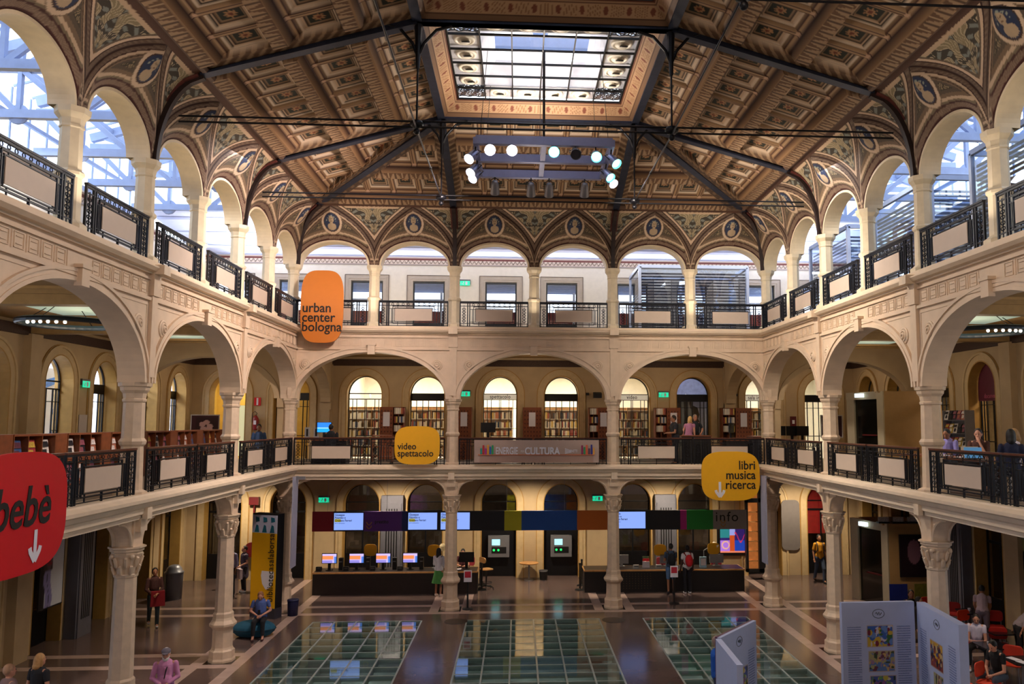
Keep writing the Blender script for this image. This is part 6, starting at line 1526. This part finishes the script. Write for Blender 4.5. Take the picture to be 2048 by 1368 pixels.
# low display bookcases along the left gallery
XB_ = -10.6
yy = 1.2; u_ = 0; nm = 0
posn = [ordn(i)+' from the far end' for i in range(9)]
while yy > -13.5:
    L_ = 1.9; t = thing('display_bookcase', 'low red-brown display bookcase in the left gallery, %s' % posn[u_], 'bookcase', (XB_, yy-L_/2, Z4), PI/2)
    m = MB(); m.box(-L_/2, L_/2, -.02, .35, 1.16, 1.2); m.box(-L_/2, L_/2, .3, .35, 0, 1.16); m.box(L_/2-.46, L_/2, -.02, .3, 0, 1.16)
    for i in range(4): x = -L_/2+i*(L_-.46)/3; m.box(x-.012, x+.012, -.02, .3, 0, 1.16)
    for z in (.04, .58, .62): m.box(-L_/2, L_/2-.4, -.02, .3, z, z+.03)
    lk('carcass', m.mesh('carcass', WOODR), t); lk('front_plinth', MB().box(-L_/2, L_/2, -.0, .02, 0, .05).mesh('front_plinth', DARK), t)
    for i in range(3):
        for r_ in range(2):
            x = -L_/2+(i+.5)*(L_-.46)/3; c = magc[(nm*3+r_) % 10]; nm += 1
            magazine((XB_-.06, yy-L_/2+x, Z4+(.66 if r_ else .10)), PI/2, c, 'large %s magazine in the %s left gallery bookcase, %s row, %s compartment' % (CN[(nm*3-3+r_) % 10], ordn(u_), 'upper' if r_ else 'lower', ordn(i)), 'magazines in the left gallery bookcases', .36, .42)
    yy -= L_+.04; u_ += 1
# chandelier rings in the left and right gallery
for sx, y, w in ((-1, -8.4, 'left'), (1, -8.4, 'right')):
    t = thing('ring_lamp', 'dark ring-shaped ceiling lamp with small lit bulbs in the %s gallery' % w, 'lamp', (sx*10.75, y, 8.35)); m = MB()
    m.tube([(1.0*math.cos(a*PI/18), 1.0*math.sin(a*PI/18), 0) for a in range(36)], .06, 8, closed=True); lk('ring', m.mesh('ring', mat('ring_dark_blue', '#20303c', .4)), t)
    m = MB(); 
    for a in range(4): m.tube([(math.cos(a*PI/2), math.sin(a*PI/2), .05), (math.cos(a*PI/2)*.5, math.sin(a*PI/2)*.5, .36)], .01, 5)
    lk('suspension', m.mesh('suspension', BLACK), t)
    bm_ = MB().ball((0, 0, 0), .035, 8, 6).mesh('bulb', mat('bulb_lit', '#fff0d8', .3, var=0, emit=9), True)
    for a in range(6): lk('bulb', bm_, t, (.95*math.cos(-PI/2+(a-2.5)*.17)*1, .95*math.sin(-PI/2+(a-2.5)*.17), -.08))
# ---------------------------------------------------------------- far first floor: bookcases, desk, reading room books
BKC = ['#8c3a34', '#e2ded6', '#46587e', '#d2b25c', '#e6e0d0', '#c4bcb0', '#3a3b44', '#b87050', '#efe9dc', '#d8ccc8']
BKN = ['dark red', 'white', 'blue', 'ochre', 'cream', 'grey', 'black', 'orange-brown', 'ivory', 'pale pink']
BKM = [MB().box(-.5, .5, -.09, .09, 0, 1).mesh('book', mat('spine_'+c[1:], c, .6, var=.15, scale=9)) for c in BKC]
nbook = [0]; stuff = MB()
def book(x, y, z, w, h, i, group, label, rot=0.):
    if nbook[0] < 300:
        o = lk('book', BKM[i % 10], None, (x, y, z), rot); o.scale = (w, 1, h); tag(o, BKN[i % 10]+' '+label, 'book', group); nbook[0] += 1
    else: stuff.mi(i % 10).box(x-w/2, x+w/2, y-.09, y+.09, z, z+h)
RCN = [0]
def red_case(px0, px1, label, side, papers=1):
    RCN[0] += 1; sname = ordn(RCN[0]-1)+' tall red bookcase'
    a, b = PY(px0, 815, 4.55).x, PY(px1, 815, 4.55).x; c = (a+b)/2; w = (b-a)/2; t = thing('tall_bookcase', label, 'bookcase', (c, 4.6, Z4))
    h = 2.05; pw = min(.36, w*.45)
    m = MB(); x0, x1 = (-w, w-2*pw) if side > 0 else (-w+2*pw, w)
    if side == 0: x0, x1 = -w, w
    m.box(x0, x1, -.05, 0, 0, h); lk('end_panel', m.mesh('end_panel', WOODR), t)
    m = MB(); n = max(3, int((x1-x0)/.12))
    for i in range(n):
        for j in range(12): m.box(x0+.06+i*.12, x0+.10+i*.12, -.054, -.05, .1+j*.16, .16+j*.16)
    lk('perforation', m.mesh('perforation', mat('hole_dark_red', '#45180e', .6)), t)
    for i in range(papers): lk('paper', MB().box((x0+x1)/2-.13+(i-(papers-1)/2)*.4, (x0+x1)/2+.13+(i-(papers-1)/2)*.4, -.06, -.055, h-.75, h-.2).mesh('paper', PW), t)
    m = MB(); m.box(-w, w, 0, .45, h-.02, h); m.box(-w, -w+.03, 0, .45, 0, h); m.box(w-.03, w, 0, .45, 0, h); m.box(-w, w, .42, .45, 0, h)
    s0, s1 = (x1, w) if side > 0 else (-w, x0)
    if side:
        for j in range(6): m.box(s0, s1, -.02, .42, .06+j*.34, .08+j*.34)
        m.box((s0+s1)/2-.012, (s0+s1)/2+.012, -.02, .4, 0, h)
    lk('carcass', m.mesh('carcass', WOODR), t)
    if side:
        for j in range(3, 6):
            x = s0+.04; i = 0
            while x < s1-.05: book(c+x+.03, 4.66, Z4+.08+j*.34, .055, .24, j*5+i*3, 'books in the tall red bookcases', 'book, %s on the %s shelf of the %s' % (ordw(i), ['top', 'second', 'third'][5-j], sname)); x += .065; i += 1
red_case(760, 808, 'tall red perforated bookcase with paper notice, left of the yellow video sign', 1, 1)
red_case(913, 943, 'tall red perforated bookcase half hidden by the column left of spettacolo', 0)
red_case(1046, 1083, 'tall narrow red perforated bookcase between the two middle arches', 0)
red_case(1178, 1218, 'tall red perforated bookcase at the right end of the beige banner', -1)
red_case(1311, 1361, 'tall red perforated bookcase left of the dark poster arch', -1)
red_case(1445, 1503, 'tall red perforated bookcase above the wide yellow sign', -1)
# white shelving of the reading room behind the arches
for ui, c in enumerate([-6.64, -4.16, -1.7, 1.24, 4.16, 9.6]):
    t = thing('white_bookshelf', 'white metal bookshelf in the bright room behind the arches, %s from the left' % ordn(ui), 'bookshelf', (c, 7.1, Z4)); w = .95
    m = MB(); m.box(-w, -w+.03, -.15, .15, 0, 2.1); m.box(w-.03, w, -.15, .15, 0, 2.1); m.box(-.015, .015, -.15, .15, 0, 2.1); m.box(-w, w, .12, .15, 0, 2.1); lk('upright', m.mesh('upright', WOODL), t)
    for j in range(6): lk('shelf_board', MB().box(-w, w, -.15, .12, .1+j*.37, .13+j*.37).mesh('shelf_board', WHITE), t)
    rnd = random.Random(ui)
    for j in range(5, -1, -1):
        if ui == 2 and j < 2: continue
        x = -w+.06
        if j == 5: continue
        i = 0
        while x < w-.08:
            if rnd.random() < .07: x += .12; continue
            if abs(x) < .05: x += .06; continue
            bw_ = rnd.choice((.055, .065, .08)); 
            if j > 0: book(c+x+bw_/2, 7.03, Z4+.13+j*.37, bw_*.92, rnd.uniform(.21, .29), rnd.randrange(10), 'books on the white shelves', 'book, %s on the %s shelf of the %s white bookshelf behind the arches' % (ordw(i), ['bottom', 'second', 'third', 'fourth', 'top'][j], ordn(ui)))
            else: stuff.mi(rnd.randrange(10)).box(c+x, c+x+bw_*.92, 6.94, 7.12, Z4+.13, Z4+.38)
            x += bw_; i += 1
o = lk('shelved_books', stuff.mesh('shelved_books', [b.materials[0] for b in BKM])); tag(o, 'rows of small books filling the remaining white shelves behind the arches', 'books', kind='stuff')
# poster arch content, desks with screens on first floor
t = thing('poster_screen', 'black and white photographic poster standing behind the dark transom arch', 'poster', (6.75, 6.5, Z4))
lk('board', MB().box(-.8, .8, 0, .04, 0, 2.5).mesh('board', mat('poster_grey_white', '#c9ccdc', .6)), t)
m = MB(); m.box(-.8, .15, -.01, 0, 0, 2.45); m.prism([(.1, .8), (.28, 1.0), (.38, 1.35), (.42, 1.5), (.36, 1.62), (.42, 1.8), (.34, 2.1), (.1, 2.2)], 'y', -.012, 0); lk('dark_print', m.mesh('dark_print', BLACK), t)
def desk(x0, x1, y0, y1, label, h=.95, m_=DARK):
    t = thing('service_desk', label, 'desk', ((x0+x1)/2, (y0+y1)/2, Z4)); w = (x1-x0)/2; d = (y1-y0)/2
    lk('body', MB().box(-w, w, -d, d, 0, h-.04).mesh('body', m_), t); lk('worktop', MB().box(-w-.03, w+.03, -d-.03, d+.03, h-.04, h).mesh('worktop', WOODR), t); return t
desk(-7.75, -6.55, 1.6, 2.3, 'dark service desk with the lit blue monitor on the first floor left', .85, BLACK)
DBL = None
def blue_disp():
    u = np.linspace(-.24, .24, 9); v = np.linspace(-.17, .17, 21); U, V = np.meshgrid(u, v, indexing='ij'); C = np.zeros(U.shape+(3,)); C[:] = lin('#2a7ae8'); C[V < 0] = lin('#1f9af0'); C[np.abs(V+.03) < .02] = lin('#8fd0ff')
    return grid_attr('display', np.stack([U, 0*U, V], -1), C, SC1, smooth=False)
q = PY(648, 853, 1.9); monitor((q.x, 1.95, Z4+.85), 'monitor with bright blue screen on the first floor service desk', True, 0, blue_disp())
for px_, w in ((615, 'left'), (633, 'right')):
    q = PY(px_, 858, 2.1); t = thing('desk_phone', 'white upright device on the first floor desk, %s of two' % w, 'device', (q.x, 2.1, Z4+.85)); lk('case', MB().box(-.08, .08, -.05, .05, 0, .42).mesh('case', RSET), t); lk('panel', MB().box(-.03, .04, -.055, -.05, .1, .36).mesh('panel', BLACK), t)
desk(PY(1360, 880, 2.1).x, PY(1418, 880, 2.1).x, 1.8, 2.4, 'black service counter in front of the poster arch on the first floor', 1.0, BLACK)
desk(PY(1500, 880, 1.8).x, PY(1535, 880, 1.8).x, 1.4, 2.2, 'dark grey cabinet beside the far right corner column on the first floor', .98, mat('cabinet_blue_grey', '#24252e', .5))
desk(PY(1450, 880, 1.8).x, PY(1492, 880, 1.8).x, 1.6, 2.2, 'low dark desk above the wide yellow sign on the first floor', .85, DARK)
q = PY(1468, 870, 1.9); monitor((q.x-.1, 1.9, Z4+.85), 'tilted monitor on the low desk above the wide yellow sign', False, 1.0)
q = PY(976, 870, 2.3); desk(q.x-.5, q.x+.5, 2.1, 2.7, 'dark desk under the word spettacolo on the first floor', .85, DARK); monitor((q.x, 2.4, Z4+.85), 'dark monitor on the desk under the word spettacolo', False, 0)
t = thing('returns_trolley', 'wooden book trolley left of the yellow video sign', 'trolley', (PY(766, 895, 1.2).x, 1.2, Z4)); m = MB(); m.box(-.35, -.32, -.2, .2, .08, 1.02); m.box(.32, .35, -.2, .2, .08, 1.02); 
for z in (.25, .6, .98): m.box(-.35, .35, -.2, .2, z, z+.03)
lk('frame', m.mesh('frame', WOODR), t)
for sx in (-1, 1):
    for sy in (-1, 1): lk('wheel', MB().ball((sx*.3, sy*.17, .04), .04, 8, 6).mesh('wheel', BLACK), t)
t = thing('cloth_screens', 'row of dark computer screens on a table at the far right of the first floor gallery', 'screens', (9.9, 2.4, Z4)); bpy.data.objects.remove(t)
table((9.9, 3.0, Z4), 1.5, .8, .74, 'grey table with dark screens right of the far corner column on the first floor', DARK)
for i, x in enumerate((9.45, 9.95, 10.35)): monitor((x, 3.0, Z4+.74), 'dark upright screen on the table beyond the far right corner column, %s' % ['left', 'middle', 'right'][i], False, .3)
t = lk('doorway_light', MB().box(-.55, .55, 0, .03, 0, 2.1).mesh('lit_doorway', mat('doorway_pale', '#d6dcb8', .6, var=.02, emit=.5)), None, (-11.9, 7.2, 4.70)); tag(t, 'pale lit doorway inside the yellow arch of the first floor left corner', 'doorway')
t = lk('mural', MB().box(-1.2, 1.2, 0, .03, 0, 3.0).mesh('mural', WHITE), None, (-14.9, -1.2, Z4+.1), PI/2); tag(t, 'white wall panel with blue brush painting seen through the left wall windows', 'mural')
m = MB(); m.prism([(-.9, .3), (.9, .25), (.7, .9), (.1, 1.15), (-.8, .85)], 'y', -.01, 0); m.prism([(-.3, 1.6), (.2, 1.5), (.35, 1.9), (.0, 2.0)], 'y', -.01, 0); m.prism([(-.9, 2.3), (.8, 2.8), (.85, 2.95), (-.8, 2.6)], 'y', -.01, 0); lk('blue_brush', m.mesh('blue_brush', mat('brush_blue', '#2478c4', .6, var=.4, scale=8)), t)
# ---------------------------------------------------------------- cafe chairs and tables, ground floor right
RC = mat('cafe_chair_red', '#a81c16', .5, var=.08); OCM = mat('cafe_chair_orange', '#c8381a', .5, var=.06)
def cafe_chair(loc, rot, label, m_=RC):
    t = thing('cafe_chair', label, 'chair', loc, rot, 'red cafe chairs')
    m = MB(); m.prism(rrect(.44, .42, .10), 'z', .44, .465); lk('seat', m.mesh('seat', m_), t)
    m = MB(); m.prism(rrect(.44, .30, .09), 'y', .19, .21); m.v = [(x, y+.5*x*x*-.8+.02*z, z+.70) for x, y, z in m.v]; lk('backrest', m.mesh('backrest', m_), t)
    for sx in (-1, 1):
        for sy in (-1, 1): m = MB(); m.tube([(sx*.17, sy*.15, .44), (sx*.21, sy*.19, 0)], .011, 6); lk('leg', m.mesh('leg', GREY), t)
    m = MB(); m.tube([(-.17, .17, .44), (-.17, .2, .6)], .012, 6); m.tube([(.17, .17, .44), (.17, .2, .6)], .012, 6); lk('back_support', m.mesh('back_support', GREY), t)
    return t
def gz(px_, py_, h): q = PZ(px_, py_, h); return (q.x, q.y, 0)
for i, (px_, py_, r, l, mm) in enumerate(((1905, 1210, 2.6, 'dark red cafe chair at the back beside the grey duct', RC), (1937, 1232, .3, 'orange-red cafe chair lit from above behind the woman in white', OCM), (1990, 1233, -.4, 'dark red cafe chair right of the bending person', RC), (1920, 1262, .5, 'red cafe chair at the edge of the white display', RC),
        (2000, 1268, -.3, 'dark red cafe chair in the middle of the cafe rows', RC), (2022, 1305, -.8, 'orange-red cafe chair beside the person in the black t-shirt', OCM), (1925, 1345, 1.2, 'orange cafe chair partly cut by the display edge', OCM), (1976, 1340, .6, 'orange-red cafe chair in front of the seated woman in white', OCM), (1862, 1205, .2, 'red cafe chair behind the right column', OCM))):
    x, y, _ = gz(px_, py_, .72); cafe_chair((x, y, 0), r, l, mm)
TD = mat('cafe_table_black', '#14131a', .25, var=.1)
for (px_, py_, l) in ((1945, 1222, 'dark cafe table in front of the grey duct'), (2000, 1262, 'dark cafe table behind the woman in white'), (1985, 1290, 'dark cafe table beside the person in the black t-shirt'), (2045, 1320, 'dark cafe table with papers at the bottom right edge')):
    x, y, _ = gz(px_, py_, .73); t = thing('cafe_table', l, 'table', (x, y, 0)); m = MB(); m.prism(rrect(.7, .7, .06), 'z', .70, .73); lk('table_top', m.mesh('table_top', TD), t); m = MB(); m.lathe([(.22, 0), (.22, .015), (.03, .03), (.03, .70)], 16); lk('pedestal', m.mesh('pedestal', GREY), t)
    if 'papers' in l:
        for i in range(2): o = lk('paper_sheet', MB().box(-.1, .1, -.14, .14, 0, .004).mesh('paper_sheet', PW), None, (x-.15+i*.05, y+.1-i*.3, .731), .3); tag(o, 'white paper sheet on the bottom right cafe table, %s' % ('nearer' if i else 'farther'), 'paper')
    else:
        t2 = thing('cup', 'small white cup on the %s' % l, 'cup', (x-.1, y, .73)); m = MB(); m.lathe([(.025, 0), (.04, .08)], 14, capt=False); lk('bowl', m.mesh('bowl', PW), t2); m = MB(); m.tube([(.035, 0, .065), (.06, 0, .055), (.06, 0, .03), (.032, 0, .02)], .006, 5); lk('handle', m.mesh('handle', PW), t2)
x, y, _ = gz(1952, 1240, 1.15); person('person in white t-shirt with glasses seated at the cafe, facing the hall', (x, y, 0), -.5, 'sit', top='#c9c4da', bottom='#121218', hair='#1a1110', skin='l', sleeve=.35, seat=.46, headdown=.3, lean=.1, legs=.9, elL=(.2, -.12, .12), haL=(-.02, -.28, .16), elR=(-.2, -.12, .12), haR=(.02, -.30, .14), shoes='#b9b9c4')
x, y, _ = gz(1964, 1200, 1.25); person('person in pale pink shirt bending over a cafe table, seen from behind', (x, y, 0), 2.6, top='#a8929c', bottom='#6c5c68', hair='#0f0c0c', skin='m', lean=.75, sleeve=.5, elL=(.2, -.15, .30), haL=(.15, -.35, .2), elR=(-.2, -.15, .3), haR=(-.15, -.35, .2))
x, y, _ = gz(2035, 1235, 1.15); person('person in pale grey-pink shirt bending at the right edge of the picture', (x, y, 0), 1.3, top='#93858a', bottom='#1c1a1e', hair='#0f0c0c', skin='m', lean=.8, sleeve=1.4)
x, y, _ = gz(1998, 1288, 1.2); person('person in black t-shirt seated at the cafe at the bottom right', (x, y, 0), -1.2, 'sit', top='#101014', bottom='#3a4250', hair='#120e0c', skin='l', sleeve=.45, seat=.46, headdown=.35, lean=.25, elL=(.22, -.12, .16), haL=(.08, -.34, .12), elR=(-.22, -.12, .16), haR=(-.04, -.34, .12), vox=.011)
x, y, _ = gz(1822, 1190, 1.2); person('person in black seated at the back, beside the olive notice board', (x, y, 0), -.3, 'sit', top='#121014', bottom='#121014', hair='#120e0c', skin='m', sleeve=1.8, seat=.46, vox=.014)
x, y, _ = gz(1838, 1208, 1.15); person('person in dark clothes seated behind the right column top of the white display', (x, y, 0), .6, 'sit', top='#1c1418', bottom='#121014', hair='#120e0c', skin='m', sleeve=1.8, seat=.46, vox=.014)
poster((13.28, -6.0, 2.35), -PI/2, 1.0, 1.3, 'green and yellow poster on the dark right ground floor wall', lambda u, v, C: (C.__setitem__(slice(None), lin('#8a8450')), C.__setitem__((np.abs(u) < .6) & (np.abs(v-.1) < .4), lin('#2a221c')), C.__setitem__(v < -.6, lin('#6a7048'))), frame='#1c1a14')
poster((13.28, -7.3, 2.3), -PI/2, .8, 1.6, 'framed black and white picture at the right edge of the ground floor', lambda u, v, C: (C.__setitem__(slice(None), lin('#a09a98')), C.__setitem__((np.hypot(u, v) < .7), lin('#1a181a'))), frame='#8a8484')
poster((12.6, -.86, 1.75), 0, .9, 1.3, 'dark poster with a pale figure on the ground floor beside the right column', lambda u, v, C: (C.__setitem__(slice(None), lin('#1e1016')), C.__setitem__((np.hypot(u/.5, (v-.2)/.6) < 1), lin('#7a5560'))), frame='#120c10')
t = lk('grey_door_panel', MB().prism(rrect(.75, 2.0, .2), 'y', -.04, 0).mesh('grey_panel', mat('oval_panel_grey', '#6f6864', .6, var=.05)), None, (10.55, 5.2, 2.0)); tag(t, 'grey rounded map panel on the pier left of the red doorway', 'panel')
# ---------------------------------------------------------------- open-book displays
PBL = mat('display_board_daylight_tint', '#b4bfe2', .5, var=.02);  # white boards; the bluish daylight on them is put into the colour
def paintpic(seed):
    def f(u, v, C):
        r = np.random.default_rng(seed); pal = [lin(c) for c in (['#3f63b0', '#6a8ac4', '#c9a83c', '#3c6a3a', '#7a2a3a', '#c9c4d0'], ['#a8a070', '#6a3a4a', '#5a7ab0', '#c9a468', '#3a4a30', '#9a7a98'], ['#4a5a9c', '#c0b048', '#2a3a30', '#8a5a8c', '#6a9a60', '#d0c8b0'], ['#d0a030', '#3a2a4a', '#8c3a30', '#3f5a8c', '#c9b080', '#2a2020'])[seed % 4]]
        C[:] = pal[0]; C[v < -.1] = pal[2]
        for i in range(70):
            a, b = r.uniform(-.9, .9), r.uniform(-.85, .8); C[np.hypot((u-a)/r.uniform(.04, .2), (v-b)/r.uniform(.08, .3)) < 1] = pal[r.integers(0, 6)]
    return f
def board(t, a, b, h, th, side, pics, title=None, logo=True):
    """upright board from a to b (plan, relative), showing pictures on the given side"""
    a = Vector((*a, 0)); b = Vector((*b, 0)); d = b-a; L = d.length; d.normalize(); n = V3(d.y, -d.x, 0)*side; ang = math.atan2(d.y, d.x)+(0 if side > 0 else PI)
    m = MB(); c = (a+b)/2-n*th/2; m.bar(c-d*L/2+V3(0, 0, h/2), c+d*L/2+V3(0, 0, h/2), th, h); o = lk('board', m.mesh('board', PBL), t)
    def put(me, nm, fx, z, off=.004):
        q = (a+b)/2+n*off; dd = V3(math.cos(ang), math.sin(ang), 0); return lk(nm, me, o, tuple(q+dd*fx+V3(0, 0, z)), ang)
    for fx, z, w, hh, seed in pics:
        u = np.linspace(-w/2, w/2, 60); v = np.linspace(-hh/2, hh/2, 44); U, V = np.meshgrid(u, v, indexing='ij'); C = np.zeros(U.shape+(3,)); paintpic(seed)(U/w*2, V/hh*2, C)
        E_ = (np.abs(U) > w/2-.012) | (np.abs(V) > hh/2-.012); C[E_] = lin('#b9a49c')
        put(grid_attr('picture', np.stack([U, 0*U, V], -1), C, attr_mat('printed_picture', .5), smooth=False), 'picture', fx, z)
    if logo:
        m = MB(); m.tube([(.12*math.cos(i*PI/14), 0, .085*math.sin(i*PI/14)) for i in range(28)], .004, 4, closed=True)
        m.tube([(-.06, 0, .0), (-.04, 0, .03), (-.02, 0, -.02), (.01, 0, .03), (.03, 0, -.03), (.07, 0, .02)], .005, 4); put(m.mesh('emblem', INK), 'emblem', 0 if not title else -.3, h-.22)
    tl = mat('print_text_grey', '#7f8bb8', .6, var=.3, scale=60)
    for cx in (-L*.34, L*.34):
        if title: continue
        m = MB()
        for i in range(34): z = h-.48-i*.045; m.box(cx-.14, cx+.14-(.05 if i % 7 == 6 else 0), -.002, 0, z, z+.018)
        put(m.mesh('text_column', tl), 'text_column', 0, 0)
    if title:
        q = (a+b)/2+n*.006; dd = V3(math.cos(ang), math.sin(ang), 0); 
        text(title, .2, mat('title_blue_grey', '#3a4470', .5), o, tuple(q+dd*(-L*.40)+V3(0, 0, h-.52)), rot=(PI/2, 0, ang), depth=.002, sx=.55)
    return o
HD = 2.6; qa, qb, qc = PZ(1683, 1206, HD), PZ(1828, 1203, HD), PZ(1917, 1250, HD)
t = thing('open_book_display', 'large white open-book exhibition display tinted with bluish daylight at the lower right', 'display', (qa.x, qa.y, 0))
board(t, (0, 0), (qb.x-qa.x, qb.y-qa.y), HD, .10, 1, [(0.02, 1.95, .54, .42, 0), (.04, 1.47, .54, .40, 1), (.06, 1.0, .54, .40, 2), (.06, .52, .54, .4, 3)])
board(t, (qb.x-qa.x+.04, qb.y-qa.y-.02), (qc.x-qa.x, qc.y-qa.y), HD, .16, 1, [(-.05, 1.80, .55, .5, 3), (.0, 1.2, .42, .55, 1), (0, .6, .5, .5, 2)])
t = thing('open_book_display', 'white open-book exhibition display tinted with bluish daylight in the centre right foreground, seen edge-on', 'display', (PZ(1441, 1276, 2.4).x, PZ(1441, 1276, 2.4).y, 0))
q1, q2, q3 = PZ(1441, 1276, 2.4), PZ(1512, 1241, 2.4), PZ(1486, 1330, 2.4)
board(t, (0, 0), (q2.x-q1.x, q2.y-q1.y), 2.4, .06, 1, [(.1, 1.45, .5, .5, 2), (.1, .8, .5, .5, 0)])
board(t, (0, -.05), (q3.x-q1.x, q3.y-q1.y), 2.4, .10, -1, [(.0, 1.35, 1.2, .75, 3)], title='storie e disegni', logo=True)
o = lk('backing', MB().bar((-.06, .06, 1.2), (q2.x-q1.x-.06, q2.y-q1.y+.06, 1.2), .05, 2.4).mesh('backing', mat('backing_maroon', '#5a2a4a', .5)), t)
